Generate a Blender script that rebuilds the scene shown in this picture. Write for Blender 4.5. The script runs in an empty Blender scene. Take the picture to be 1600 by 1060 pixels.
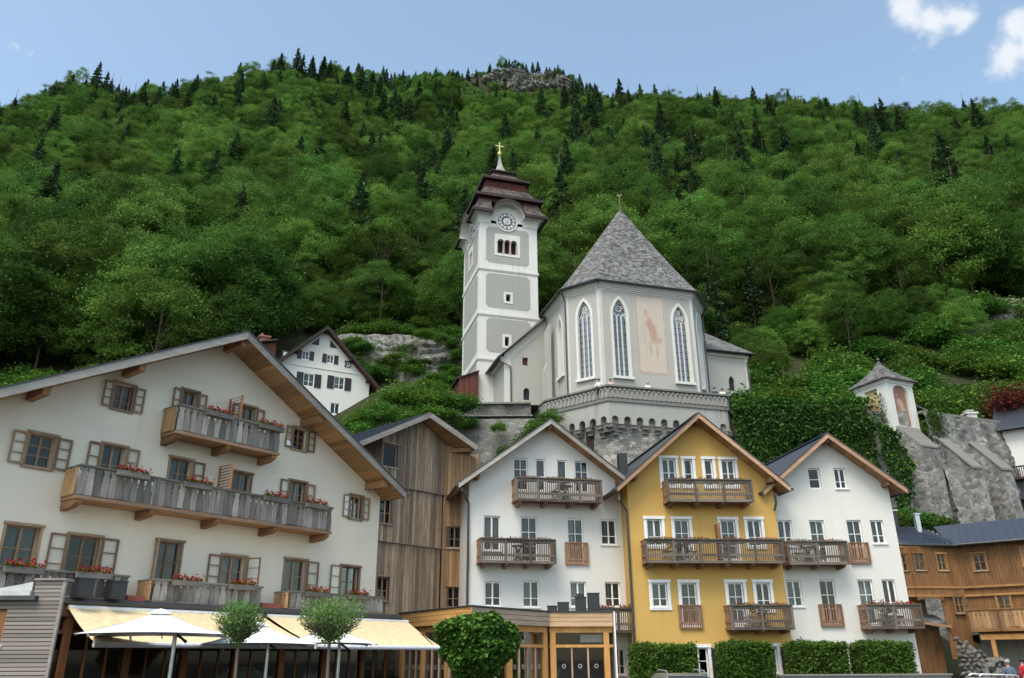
import bpy, math, random
import numpy as np
from mathutils import Matrix, Vector
R = math.radians
random.seed(7); RNG = np.random.default_rng(11)
SC = bpy.context.scene
COL = SC.collection
GZ = -0.2                      # level of the square

# ------------------------------------------------------------------ camera
F_PX, TH, ROLL = 1250.0, R(21.85), 0.0058
cs, sn, cr, sr = math.cos(TH), math.sin(TH), math.cos(ROLL), math.sin(ROLL)
right0, up0, fwd = Vector((1, 0, 0)), Vector((0, -sn, cs)), Vector((0, cs, sn))
ax, ay, az = right0*cr-up0*sr, right0*sr+up0*cr, -fwd
cam = bpy.data.cameras.new('camera'); camo = bpy.data.objects.new('camera', cam); COL.objects.link(camo)
camo.matrix_world = Matrix(((ax.x, ay.x, az.x, 0), (ax.y, ay.y, az.y, 0), (ax.z, ay.z, az.z, 1.6), (0, 0, 0, 1)))
cam.sensor_width = 36; cam.lens = F_PX/1600*36; cam.clip_end = 6000; cam.clip_start = .1
SC.camera = camo

# ------------------------------------------------------------------ sky, sun, exposure
SUN_EL, SUN_AZ = R(57), R(207)         # azimuth clockwise from +Y: the light comes from behind the camera, from the left
W = bpy.data.worlds.new('World'); SC.world = W; W.use_nodes = True
nt = W.node_tree; nt.nodes.clear()
def nd(nt, t, **k):
    n = nt.nodes.new(t)
    for a, b in k.items(): setattr(n, a, b)
    return n
sky = nd(nt, 'ShaderNodeTexSky', sky_type='NISHITA', sun_disc=False, sun_elevation=SUN_EL, sun_rotation=SUN_AZ)
sky.air_density = 1.0; sky.dust_density = 3.0; sky.ozone_density = 0.9; sky.altitude = 500
bg = nd(nt, 'ShaderNodeBackground'); bg.inputs[1].default_value = 0.15
out = nd(nt, 'ShaderNodeOutputWorld')
tc = nd(nt, 'ShaderNodeTexCoord')
def mth(nt, op, a, b=None, clamp=False):
    n = nd(nt, 'ShaderNodeMath', operation=op, use_clamp=clamp)
    for i, q in enumerate((a, b)):
        if q is None: continue
        if isinstance(q, (int, float)): n.inputs[i].default_value = q
        else: nt.links.new(q, n.inputs[i])
    return n.outputs[0]
# small cumulus clouds: wind-torn puffs at fixed places of the sky
nz = nd(nt, 'ShaderNodeTexNoise'); nz.inputs['Scale'].default_value = 26; nz.inputs['Detail'].default_value = 7; nz.inputs['Roughness'].default_value = .6
nt.links.new(tc.outputs['Generated'], nz.inputs['Vector'])
nz2 = nd(nt, 'ShaderNodeTexNoise'); nz2.inputs['Scale'].default_value = 70; nz2.inputs['Detail'].default_value = 5
nt.links.new(tc.outputs['Generated'], nz2.inputs['Vector'])
wob = nd(nt, 'ShaderNodeVectorMath', operation='MULTIPLY_ADD')
nt.links.new(nz.outputs['Color'], wob.inputs[0]); wob.inputs[1].default_value = (.05,)*3
nt.links.new(tc.outputs['Generated'], wob.inputs[2])
PUFFS = [((0.4219, 0.6524, 0.6296), 0.030, 1.00), ((0.4423, 0.6514, 0.6165), 0.030, 1.00), ((0.4615, 0.6428, 0.6115), 0.024, 1.00), ((0.4311, 0.6664, 0.6083), 0.014, 0.45),
         ((0.5097, 0.6317, 0.5840), 0.026, 1.00), ((0.5090, 0.6451, 0.5700), 0.030, 1.00), ((0.4981, 0.6579, 0.5649), 0.018, 0.50), ((0.5213, 0.6315, 0.5740), 0.030, 1.00),
         ((-0.5023, 0.6427, 0.5785), 0.009, 0.45), ((-0.4901, 0.6504, 0.5804), 0.007, 0.35), ((0.4221, 0.6950, 0.5820), 0.007, 0.30),
         ((-.75, -.3, .59), .2, .9), ((.6, -.55, .58), .22, .9), ((-.1, -.8, .59), .26, .9), ((.9, .2, .39), .12, .9), ((-.25, -.2, .95), .16, .8), ((-.9, .25, .36), .1, .8), ((.2, -.95, .25), .15, .9)]
acc = None
for c, rad, dens in PUFFS:
    v = Vector(c).normalized()
    d = nd(nt, 'ShaderNodeVectorMath', operation='DISTANCE'); nt.links.new(wob.outputs[0], d.inputs[0]); d.inputs[1].default_value = v+Vector((.025,)*3)
    q = mth(nt, 'MULTIPLY', mth(nt, 'SUBTRACT', 1.0, mth(nt, 'DIVIDE', d.outputs['Value'], rad)), dens*1.7)
    acc = q if acc is None else mth(nt, 'MAXIMUM', acc, q)
acc = mth(nt, 'ADD', acc, mth(nt, 'MULTIPLY', mth(nt, 'SUBTRACT', nz2.outputs['Fac'], .5), .9))
ramp = nd(nt, 'ShaderNodeMapRange', interpolation_type='SMOOTHSTEP'); nt.links.new(acc, ramp.inputs[0])
ramp.inputs[1].default_value = 0.12; ramp.inputs[2].default_value = 1.35; ramp.inputs[3].default_value = 0; ramp.inputs[4].default_value = .93
mx = nd(nt, 'ShaderNodeMix', data_type='RGBA'); nt.links.new(ramp.outputs[0], mx.inputs[0])
SKYGAIN = nd(nt, 'ShaderNodeVectorMath', operation='MULTIPLY'); nt.links.new(sky.outputs[0], SKYGAIN.inputs[0]); SKYGAIN.inputs[1].default_value = (1.24, 1.22, 1.04)
nt.links.new(SKYGAIN.outputs[0], mx.inputs[6]); mx.inputs[7].default_value = (3.1, 3.25, 3.45, 1)
nt.links.new(mx.outputs[2], bg.inputs[0]); nt.links.new(bg.outputs[0], out.inputs[0])

sl = bpy.data.lights.new('sun', 'SUN'); sl.energy = 1.15; sl.angle = R(28); sl.color = (1, .93, .82)
so = bpy.data.objects.new('sun', sl); COL.objects.link(so)
sd = Vector((math.sin(SUN_AZ)*math.cos(SUN_EL), math.cos(SUN_AZ)*math.cos(SUN_EL), math.sin(SUN_EL)))
so.rotation_euler = sd.to_track_quat('Z', 'Y').to_euler()
VS = SC.view_settings; VS.view_transform = 'Standard'; VS.look = 'None'; VS.exposure = 0.95; VS.gamma = 1.0; VS.use_curve_mapping = False
SC.cycles.max_bounces = 7; SC.cycles.transparent_max_bounces = 12; SC.cycles.use_denoising = True

# ------------------------------------------------------------------ materials
MATS = {}
def new_mat(name):
    m = bpy.data.materials.new(name); m.use_nodes = True; m.node_tree.nodes.clear(); MATS[name] = m
    t = m.node_tree; o = nd(t, 'ShaderNodeOutputMaterial'); p = nd(t, 'ShaderNodeBsdfPrincipled')
    t.links.new(p.outputs[0], o.inputs[0]); return m, t, p, o
def c4(c): return (c[0], c[1], c[2], 1)
def mixc(t, fac, a, b, blend='MIX'):
    n = nd(t, 'ShaderNodeMix', data_type='RGBA', blend_type=blend)
    for i, q in ((0, fac), (6, a), (7, b)):
        if isinstance(q, (int, float)): n.inputs[i].default_value = q
        elif isinstance(q, tuple): n.inputs[i].default_value = c4(q)
        else: t.links.new(q, n.inputs[i])
    return n.outputs[2]
def noise(t, vec, scale, detail=4, rough=.55):
    n = nd(t, 'ShaderNodeTexNoise'); n.inputs['Scale'].default_value = scale; n.inputs['Detail'].default_value = detail; n.inputs['Roughness'].default_value = rough
    if vec is not None: t.links.new(vec, n.inputs['Vector'])
    return n.outputs['Fac']
def mapping(t, scale=(1, 1, 1), rnd=False):
    c = nd(t, 'ShaderNodeTexCoord'); m = nd(t, 'ShaderNodeMapping'); m.inputs['Scale'].default_value = scale
    t.links.new(c.outputs['Object'], m.inputs[0])
    if rnd:
        oi = nd(t, 'ShaderNodeObjectInfo'); q = mth(t, 'MULTIPLY', oi.outputs['Random'], 97.0)
        cx = nd(t, 'ShaderNodeCombineXYZ')
        for i in range(3): t.links.new(q, cx.inputs[i])
        t.links.new(cx.outputs[0], m.inputs['Location'])
    return m.outputs[0]
def rng(t, v, a, b, c=0., d=1.):
    n = nd(t, 'ShaderNodeMapRange'); t.links.new(v, n.inputs[0])
    for i, q in enumerate((a, b, c, d)): n.inputs[i+1].default_value = q
    return n.outputs[0]
def bump(t, p, h, strength, dist):
    b = nd(t, 'ShaderNodeBump'); b.inputs['Strength'].default_value = strength; b.inputs['Distance'].default_value = dist
    t.links.new(h, b.inputs['Height']); t.links.new(b.outputs[0], p.inputs['Normal'])
def plain(name, c, rough=.6, metal=0., spec=.5):
    m, t, p, o = new_mat(name); v = mapping(t)
    n = noise(t, v, 6, 3)
    col = mixc(t, rng(t, n, .3, .7), tuple(x*.86 for x in c), tuple(min(1, x*1.1) for x in c)); t.links.new(col, p.inputs['Base Color'])
    p.inputs['Roughness'].default_value = rough; p.inputs['Metallic'].default_value = metal; p.inputs['Specular IOR Level'].default_value = spec
    return m
def plaster(name, c, grime=.25, gcol=(.35, .33, .29), rough=.9, streak=.5, grain=.4):
    m, t, p, o = new_mat(name); v = mapping(t)
    big = noise(t, v, .35, 5, .6); fine = noise(t, v, 14, 6, .65)
    vs = mapping(t, (2.6, 2.6, .16)); st = noise(t, vs, 1.0, 5, .6)
    col = mixc(t, rng(t, big, .3, .75), tuple(x*.93 for x in c), tuple(min(.9, x*1.04) for x in c))
    col = mixc(t, rng(t, fine, .35, .7, 0, .22*grain), col, tuple(x*.7 for x in c))
    col = mixc(t, mth(t, 'MULTIPLY', rng(t, st, .52, .78), rng(t, big, .42, .68, 0, grime*streak*2), True), col, gcol)
    t.links.new(col, p.inputs['Base Color']); p.inputs['Roughness'].default_value = rough; p.inputs['Specular IOR Level'].default_value = .2
    bump(t, p, fine, .25*grain+.08, .02); return m
def wood(name, c1, c2, axis=2, rough=.75, var=.35, grain=1., knots=True):
    m, t, p, o = new_mat(name); sc = [9., 9., 9.]; sc[axis] = .7
    v = mapping(t, tuple(sc), True); g = noise(t, v, 2.2, 6, .65)
    sc2 = [2.2, 2.2, 2.2]; sc2[axis] = .35; w = noise(t, mapping(t, tuple(sc2), True), 1.3, 4, .6)
    col = mixc(t, rng(t, g, .3, .72), c1, c2); col = mixc(t, rng(t, w, .35, .75, 0, .55), col, tuple(x*.5 for x in c1))
    oi = nd(t, 'ShaderNodeObjectInfo'); hs = nd(t, 'ShaderNodeHueSaturation'); t.links.new(col, hs.inputs['Color'])
    t.links.new(rng(t, oi.outputs['Random'], 0, 1, 1-var, 1+var), hs.inputs['Value'])
    t.links.new(hs.outputs[0], p.inputs['Base Color']); p.inputs['Roughness'].default_value = rough; p.inputs['Specular IOR Level'].default_value = .25
    bump(t, p, g, .35*grain, .012); return m
def stone(name, c1, c2, scale=2.4, moss=(.05, .06, .03), mossamt=.5, mortar=(.30, .29, .27), stain=(.10, .10, .095), squash=1.5):
    m, t, p, o = new_mat(name); v = mapping(t, (1, 1, squash))
    wv = nd(t, 'ShaderNodeVectorMath', operation='MULTIPLY_ADD'); nn = nd(t, 'ShaderNodeTexNoise'); nn.inputs['Scale'].default_value = 1.6; nn.inputs['Detail'].default_value = 4
    t.links.new(v, nn.inputs['Vector']); t.links.new(nn.outputs['Color'], wv.inputs[0]); wv.inputs[1].default_value = (.25,)*3; t.links.new(v, wv.inputs[2])
    vo = nd(t, 'ShaderNodeTexVoronoi'); vo.inputs['Scale'].default_value = scale; t.links.new(wv.outputs[0], vo.inputs['Vector'])
    ve = nd(t, 'ShaderNodeTexVoronoi', feature='DISTANCE_TO_EDGE'); ve.inputs['Scale'].default_value = scale; t.links.new(wv.outputs[0], ve.inputs['Vector'])
    sep = nd(t, 'ShaderNodeSeparateColor'); t.links.new(vo.outputs['Color'], sep.inputs[0])
    fine = noise(t, v, 9, 6, .7); big = noise(t, mapping(t, (.5, .5, .16)), .9, 6, .65)
    col = mixc(t, sep.outputs[0], c1, c2); col = mixc(t, rng(t, fine, .35, .72, 0, .6), col, tuple(x*.45 for x in c1))
    edge = rng(t, ve.outputs['Distance'], .01, .07)
    col = mixc(t, edge, mortar, col)
    col = mixc(t, rng(t, big, .46, .70, 0, .85), col, stain); big2 = noise(t, mapping(t, (.35, .35, .3)), .8, 5, .7)
    col = mixc(t, rng(t, big2, .55, .72, 0, mossamt), col, moss)
    t.links.new(col, p.inputs['Base Color']); p.inputs['Roughness'].default_value = .95; p.inputs['Specular IOR Level'].default_value = .15
    h = mth(t, 'ADD', mth(t, 'MULTIPLY', edge, .7), mth(t, 'MULTIPLY', fine, .5)); bump(t, p, h, .8, .06); return m
def shingle(name, c1, c2, scale=(5., 5., 5.), rough=.85):
    m, t, p, o = new_mat(name); v = mapping(t, scale)
    vo = nd(t, 'ShaderNodeTexVoronoi'); vo.inputs['Scale'].default_value = 1.0; t.links.new(v, vo.inputs['Vector'])
    sep = nd(t, 'ShaderNodeSeparateColor'); t.links.new(vo.outputs['Color'], sep.inputs[0])
    n = noise(t, mapping(t), .5, 5, .65)
    col = mixc(t, sep.outputs[0], c1, c2); col = mixc(t, rng(t, n, .45, .75, 0, .5), col, tuple(x*.5 for x in c1))
    t.links.new(col, p.inputs['Base Color']); p.inputs['Roughness'].default_value = rough; p.inputs['Specular IOR Level'].default_value = .3
    bump(t, p, sep.outputs[1], .6, .04); return m
def leafmat(name, dark, light, trans=.3, hvar=.03, vvar=.35):
    m, t, p, o = new_mat(name)
    at = nd(t, 'ShaderNodeAttribute', attribute_name='lv'); oi = nd(t, 'ShaderNodeObjectInfo')
    col = mixc(t, at.outputs['Fac'], dark, light)
    hs = nd(t, 'ShaderNodeHueSaturation'); t.links.new(col, hs.inputs['Color'])
    t.links.new(rng(t, oi.outputs['Random'], 0, 1, .5-hvar, .5+hvar), hs.inputs['Hue'])
    r2 = mth(t, 'FRACT', mth(t, 'MULTIPLY', oi.outputs['Random'], 17.3)); t.links.new(rng(t, r2, 0, 1, 1-vvar, 1+vvar), hs.inputs['Value'])
    t.links.new(hs.outputs[0], p.inputs['Base Color']); p.inputs['Roughness'].default_value = .8; p.inputs['Specular IOR Level'].default_value = .1
    tr = nd(t, 'ShaderNodeBsdfTranslucent'); t.links.new(hs.outputs[0], tr.inputs['Color'])
    ms = nd(t, 'ShaderNodeMixShader'); ms.inputs[0].default_value = trans
    t.links.new(p.outputs[0], ms.inputs[1]); t.links.new(tr.outputs[0], ms.inputs[2]); t.links.new(ms.outputs[0], o.inputs[0]); return m
def glass(name, tint=(.75, .78, .78), refl=1.0, ior=1.5, k=.6):
    m, t, p, o = new_mat(name); t.nodes.remove(p)
    tr = nd(t, 'ShaderNodeBsdfTransparent'); tr.inputs[0].default_value = c4(tint)
    gl = nd(t, 'ShaderNodeBsdfGlossy'); gl.inputs['Roughness'].default_value = .03; gl.inputs['Color'].default_value = (refl, refl, refl, 1)
    fr = nd(t, 'ShaderNodeFresnel'); fr.inputs[0].default_value = ior
    nb = nd(t, 'ShaderNodeBump'); nb.inputs['Strength'].default_value = .05; nb.inputs['Distance'].default_value = .02; t.links.new(noise(t, mapping(t, (1, 1, 1), True), 1.6, 2), nb.inputs['Height']); t.links.new(nb.outputs[0], gl.inputs['Normal'])
    ms = nd(t, 'ShaderNodeMixShader'); t.links.new(mth(t, 'MULTIPLY', fr.outputs[0], k, True), ms.inputs[0]); t.links.new(tr.outputs[0], ms.inputs[1]); t.links.new(gl.outputs[0], ms.inputs[2])
    t.links.new(ms.outputs[0], o.inputs[0]); return m

P_CREAM = plaster('cream plaster', (.735, .675, .565), .42, (.45, .41, .35))
P_WHITE = plaster('white plaster', (.69, .692, .668), .5, (.5, .5, .48))
P_WHITE2 = plaster('off white plaster', (.685, .682, .65), .5, (.5, .5, .47))
P_YELLOW = plaster('ochre yellow plaster', (.585, .375, .12), .5, (.42, .24, .06))
P_OLD = plaster('weathered church plaster', (.44, .437, .405), 1.2, (.26, .25, .215), grain=2.4)
P_TOWER = plaster('white lime plaster', (.66, .664, .635), .9, (.40, .40, .37))
P_PANEL = plaster('grey rough plaster', (.37, .378, .36), .8, (.24, .24, .22), grain=2.4)
P_TRIM = plaster('pale church trim', (.57, .572, .545), .8, (.34, .34, .32))
P_PARA = plaster('weathered parapet stone', (.22, .22, .205), .95, (.08, .08, .075), grain=1., streak=.9)  # weathered grey, kept darker than the blind arches as painted recess shade
P_BAND = plaster('stained render band', (.37, .37, .35), 1.4, (.16, .16, .15), grain=.8, streak=.9)
PVC = plain('white window paint', (.80, .81, .81), .35)
W_CASE = wood('weathered window wood', (.24, .155, .095), (.36, .25, .165))
W_CASEH = wood('window wood along', (.24, .155, .095), (.36, .25, .165), 0)
W_GREY = wood('grey weathered board', (.17, .155, .14), (.38, .355, .325), 2, var=.5)
W_GREYH = wood('grey weathered rail', (.13, .12, .11), (.24, .225, .21), 0, var=.2)
W_WARM = wood('sheltered warm board', (.36, .21, .10), (.52, .34, .18), 2)
W_SOFF = wood('brown soffit board', (.30, .165, .075), (.42, .25, .125), 1, var=.25)
W_BEAM = wood('brown beam', (.24, .13, .065), (.36, .21, .11), 1)
W_VERGE = wood('silvered verge board', (.27, .25, .225), (.42, .395, .36), 0)
W_VERGER = wood('reddish verge board', (.33, .20, .13), (.47, .31, .21), 0)
W_PLANK = wood('old facade plank', (.20, .143, .098), (.43, .335, .245), 2, var=.42)
W_PLANKO = wood('ochre facade plank', (.28, .165, .085), (.44, .28, .15), 2, var=.3)
W_DARKB = wood('dark balcony wood', (.10, .083, .07), (.20, .17, .145), 2)
W_DARKH = wood('dark balcony rail', (.10, .083, .07), (.19, .165, .14), 0)
W_REDB = wood('reddish balcony wood', (.24, .13, .075), (.37, .215, .135), 2)
W_REDH = wood('reddish balcony beam', (.22, .12, .075), (.33, .19, .12), 1)
W_LARCH = wood('new larch board', (.55, .29, .095), (.72, .42, .17), 0, var=.15)
W_LARCHG = wood('greyish larch board', (.40, .31, .23), (.55, .44, .34), 0, var=.12)
W_LARCHV = wood('larch post', (.50, .26, .085), (.64, .36, .13), 2, var=.12)
W_TEAK = wood('red brown post', (.20, .08, .035), (.31, .14, .06), 2, var=.15)
W_E = wood('honey facade wood', (.14, .066, .027), (.28, .148, .064), 2, var=.25)
W_EH = wood('honey beam', (.30, .15, .055), (.46, .25, .10), 0)
W_SLAT = wood('silver slat', (.22, .195, .175), (.37, .335, .30), 0, var=.22)
W_SHED = wood('dark red board', (.09, .03, .022), (.15, .055, .04), 2)
W_LOUV = wood('red louvre slat', (.30, .13, .06), (.42, .2, .10), 0)
M_ROOF = plain('dark sheet metal roof', (.035, .042, .055), .42, .0, .6)
M_ROOFB = plain('sky tinted sheet metal roof', (.042, .055, .085), .38, .0, .7)  # bluish base colour has the sky's reflection painted in
M_GUT = plain('dark grey gutter', (.05, .052, .055), .4, .2)
M_DARK = plain('black shutters and opening dark', (.012, .013, .014), .5)
M_GREEN = plain('dark green shutter paint', (.008, .022, .020), .45)
M_IRON = plain('dark iron', (.02, .02, .021), .5, .4)
M_BOX = plain('anthracite casing', (.022, .024, .028), .5)
M_STEEL = plain('brushed post steel', (.55, .56, .57), .35, .7)
M_VANE = plain('dull brass', (.30, .24, .11), .5, .6)
M_GOLD = plain('gilded metal', (.85, .68, .30), .35, .8)
M_SHEET = plain('pale zinc flashing', (.5, .52, .52), .45, .3)
SH_GREY = shingle('grey wooden shingle', (.05, .05, .05), (.22, .222, .225), (4.2, 4.2, 5.5))
SH_BROWN = shingle('brown larch shingle', (.035, .027, .024), (.14, .12, .11), (5, 5, 6))
SH_RED = shingle('red shingle', (.03, .010, .008), (.105, .032, .025), (6, 6, 6))
SH_LIGHT = shingle('silver shingle', (.22, .225, .22), (.5, .51, .5), (4, 4, 6))
ST_WALL = stone('pale rubble stone', (.21, .205, .19), (.58, .57, .53), 2.7, mossamt=.35, mortar=(.24, .235, .22))
ST_MOSS = stone('mossy wall stone', (.20, .20, .18), (.36, .355, .33), 2.4, mossamt=.85, stain=(.06, .062, .055))
ST_RIGHT = stone('grey rubble stone', (.155, .155, .150), (.47, .47, .455), 2.6, mossamt=.4, stain=(.07, .07, .066), mortar=(.30, .295, .28))
ST_CARVE = stone('carved corbel stone', (.17, .165, .15), (.34, .33, .31), 4., mossamt=.3)
ST_SLAB = plaster('concrete slab', (.20, .20, .185), .6, (.11, .11, .1), grain=1.)
def rockmat(name):
    m, t, p, o = new_mat(name); v = mapping(t, (1, 1, .45)); w = mapping(t, (1, 1, 1))
    n1 = noise(t, v, .55, 8, .68); n2 = noise(t, v, 2.4, 8, .7); n3 = noise(t, w, .30, 5, .6)
    wv = nd(t, 'ShaderNodeTexWave', wave_type='BANDS', bands_direction='DIAGONAL'); wv.inputs['Scale'].default_value = .35; wv.inputs['Distortion'].default_value = 14; wv.inputs['Detail'].default_value = 5; wv.inputs['Detail Scale'].default_value = 1.5; t.links.new(v, wv.inputs['Vector'])
    col = mixc(t, rng(t, n1, .32, .68), (.13, .13, .122), (.33, .33, .315)); col = mixc(t, rng(t, wv.outputs['Fac'], .0, .35, .7, 0), col, (.06, .062, .055)); col = mixc(t, rng(t, n2, .52, .75, 0, .8), col, (.075, .077, .068))
    col = mixc(t, rng(t, n3, .50, .62, 0, .9), col, (.035, .055, .018)); t.links.new(col, p.inputs['Base Color']); p.inputs['Roughness'].default_value = .95; p.inputs['Specular IOR Level'].default_value = .15
    bump(t, p, mth(t, 'ADD', n2, wv.outputs['Fac']), .9, .25); return m
ROCK = rockmat('limestone rock')
BRICK = plain('red chimney brick', (.30, .14, .095), .9)
ASPH = plaster('asphalt', (.055, .055, .056), .3, (.09, .088, .084), grain=1.)
SOIL = plaster('forest floor', (.035, .040, .018), .5, (.06, .045, .025), grain=1.)
AWN = plain('cream awning cloth', (.77, .62, .38), .85, 0, .1)
VAL = plain('white awning roller', (.78, .77, .78), .4)
CLOTH = plain('white parasol cloth', (.82, .83, .83), .85, 0, .1)
CURT = plain('white net curtain', (.34, .355, .35), .9); CURTW = plain('bright net curtain', (.62, .64, .65), .9)
CURTR = plain('dark curtain', (.12, .08, .09), .9)
TERRA = plain('dull red tile', (.34, .09, .06), .7)
REDF = leafmat('red blossom', (.26, .012, .015), (.55, .035, .05), .2, .008, .1)
ORGF = leafmat('rust red blossom', (.20, .035, .02), (.42, .10, .06), .2, .015, .15)
GL = glass('window glass'); GLD = glass('dark glazing', (.45, .47, .48)); GLS = glass('old church glass', (.50, .53, .56), .95, k=2.6); GLC = glass('shutter glass', (.97, .97, .97), k=.35)
L_BROAD = leafmat('broadleaf leaves', (.050, .108, .020), (.165, .30, .062), .40, .016, .5)  # paler, bluer leaf colour has a little haze mixed in
L_CONI = leafmat('spruce needles', (.030, .064, .028), (.076, .13, .056), .15, .012, .3)
L_IVY = leafmat('ivy leaves', (.028, .075, .016), (.09, .18, .038), .2, .01, .1)
L_HEDGE = leafmat('hedge leaves', (.040, .095, .015), (.125, .22, .040), .25, .008, .06)
L_BUSH = leafmat('shrub leaves', (.045, .11, .018), (.145, .28, .05), .3, .02, .25)
L_OLIVE = leafmat('willow leaves', (.075, .16, .04), (.20, .34, .10), .25, .005, .1)
L_MAPLE = leafmat('maple leaves', (.038, .115, .020), (.145, .29, .052), .25, .005, .1)
L_RED = leafmat('copper leaves', (.075, .015, .016), (.19, .045, .04), .2, .01, .15)
BARK = plaster('bark', (.075, .06, .045), .5, (.03, .025, .02), grain=1.)
BARKL = plaster('pale bark', (.16, .125, .095), .5, (.08, .06, .05), grain=1.)

# ------------------------------------------------------------------ mesh helpers
class MB:
    def __init__(s): s.v = []; s.f = []; s.m = []; s.T = None
    def add(s, vs, fs, m=0):
        b = len(s.v)
        if s.T is not None: vs = [tuple(s.T @ Vector(q)) for q in vs]
        s.v += [tuple(q) for q in vs]; s.f += [tuple(b+i for i in f) for f in fs]; s.m += [m]*len(fs); return s
    def box(s, x0, x1, y0, y1, z0, z1, m=0):
        return s.add([(x0, y0, z0), (x1, y0, z0), (x1, y1, z0), (x0, y1, z0), (x0, y0, z1), (x1, y0, z1), (x1, y1, z1), (x0, y1, z1)],
                     [(0, 3, 2, 1), (4, 5, 6, 7), (0, 1, 5, 4), (1, 2, 6, 5), (2, 3, 7, 6), (3, 0, 4, 7)], m)
    def slab(s, q, d, m=0):                       # polygon q lifted by vector d
        n = len(q); t = [tuple(a+b for a, b in zip(p, d)) for p in q]
        return s.add(list(q)+t, [tuple(range(n-1, -1, -1)), tuple(range(n, 2*n))]+[(i, (i+1) % n, n+(i+1) % n, n+i) for i in range(n)], m)
    def poly(s, q, m=0): return s.add(list(q), [tuple(range(len(q)))], m)
    def beam(s, p0, p1, w, h, m=0, up=(0, 0, 1)):   # rectangular bar from p0 to p1
        a, b = Vector(p0), Vector(p1); d = (b-a).normalized(); u = Vector(up)
        if abs(d.dot(u)) > .98: u = Vector((0, 1, 0))
        r = d.cross(u).normalized()*w/2; u2 = r.cross(d).normalized()*h/2
        vs = [tuple(p+i*r+j*u2) for p in (a, b) for i, j in ((-1, -1), (1, -1), (1, 1), (-1, 1))]
        return s.add(vs, [(3, 2, 1, 0), (4, 5, 6, 7), (0, 1, 5, 4), (1, 2, 6, 5), (2, 3, 7, 6), (3, 0, 4, 7)], m)
    def tube(s, pts, r, n=8, m=0, r1=None):
        pts = [Vector(p) for p in pts]; vs = []; k = len(pts)
        for i, p in enumerate(pts):
            d = (pts[min(i+1, k-1)]-pts[max(i-1, 0)]).normalized(); u = Vector((0, 0, 1)) if abs(d.z) < .9 else Vector((1, 0, 0))
            a = d.cross(u).normalized(); b = a.cross(d); rr = r if r1 is None else r+(r1-r)*i/(k-1)
            vs += [tuple(p+a*rr*math.cos(2*math.pi*j/n)+b*rr*math.sin(2*math.pi*j/n)) for j in range(n)]
        fs = [(i*n+j, i*n+(j+1) % n, (i+1)*n+(j+1) % n, (i+1)*n+j) for i in range(k-1) for j in range(n)]
        fs += [tuple(range(n-1, -1, -1)), tuple((k-1)*n+j for j in range(n))]
        return s.add(vs, fs, m)
    def lathe(s, prof, n=16, c=(0, 0, 0), m=0, ph=0., ring=False):
        vs = [(c[0]+r*math.cos(ph+2*math.pi*j/n), c[1]+r*math.sin(ph+2*math.pi*j/n), c[2]+z) for r, z in prof for j in range(n)]
        k = len(prof); fs = [(i*n+j, i*n+(j+1) % n, (i+1)*n+(j+1) % n, (i+1)*n+j) for i in range(k-1) for j in range(n)]
        if ring: fs += [((k-1)*n+j, (k-1)*n+(j+1) % n, (j+1) % n, j) for j in range(n)]; return s.add(vs, fs, m)
        if prof[0][0] > 1e-4: fs.append(tuple(range(n-1, -1, -1)))
        if prof[-1][0] > 1e-4: fs.append(tuple((k-1)*n+j for j in range(n)))
        return s.add(vs, fs, m)
    def build(s, name, mats, parent=None, smooth=False, loc=None, kind=None):
        me = bpy.data.meshes.new(name); me.from_pydata(s.v, [], s.f)
        mats = mats if isinstance(mats, (list, tuple)) else [mats]
        for q in mats: me.materials.append(q)
        if len(mats) > 1: me.polygons.foreach_set('material_index', s.m)
        if smooth: me.polygons.foreach_set('use_smooth', [True]*len(s.f))
        me.update(); o = bpy.data.objects.new(name, me); COL.objects.link(o)
        if parent is not None: o.parent = parent
        if loc is not None: o.location = loc
        if kind: o['kind'] = kind
        return o
def tag(o, label, cat, group=None, kind=None):
    o['label'] = label; o['category'] = cat
    if group: o['group'] = group
    if kind: o['kind'] = kind
    return o
def thing(name, label, cat, loc=(0, 0, 0), rz=0., group=None):
    o = bpy.data.objects.new(name, None); COL.objects.link(o); o.location = loc; o.rotation_euler = (0, 0, rz); o.empty_display_size = .3
    return tag(o, label, cat, group)
def inst(name, me, parent=None, loc=(0, 0, 0), rot=(0, 0, 0), scl=(1, 1, 1)):
    o = bpy.data.objects.new(name, me); COL.objects.link(o); o.parent = parent; o.location = loc; o.rotation_euler = rot; o.scale = scl; return o
def mesh_of(mb, name, mats):
    o = mb.build(name, mats); me = o.data; bpy.data.objects.remove(o); return me
def local_mat(o): return Matrix.Translation(o.location) @ o.rotation_euler.to_matrix().to_4x4()
UNIT = {}
def unit_box(m):
    if m.name not in UNIT: UNIT[m.name] = mesh_of(MB().box(0, 1, 0, 1, 0, 1), 'box_'+m.name.replace(' ', '_'), m)
    return UNIT[m.name]
def bx(name, m, parent, x0, x1, y0, y1, z0, z1): return inst(name, unit_box(m), parent, (x0, y0, z0), (0, 0, 0), (x1-x0, y1-y0, z1-z0))

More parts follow.
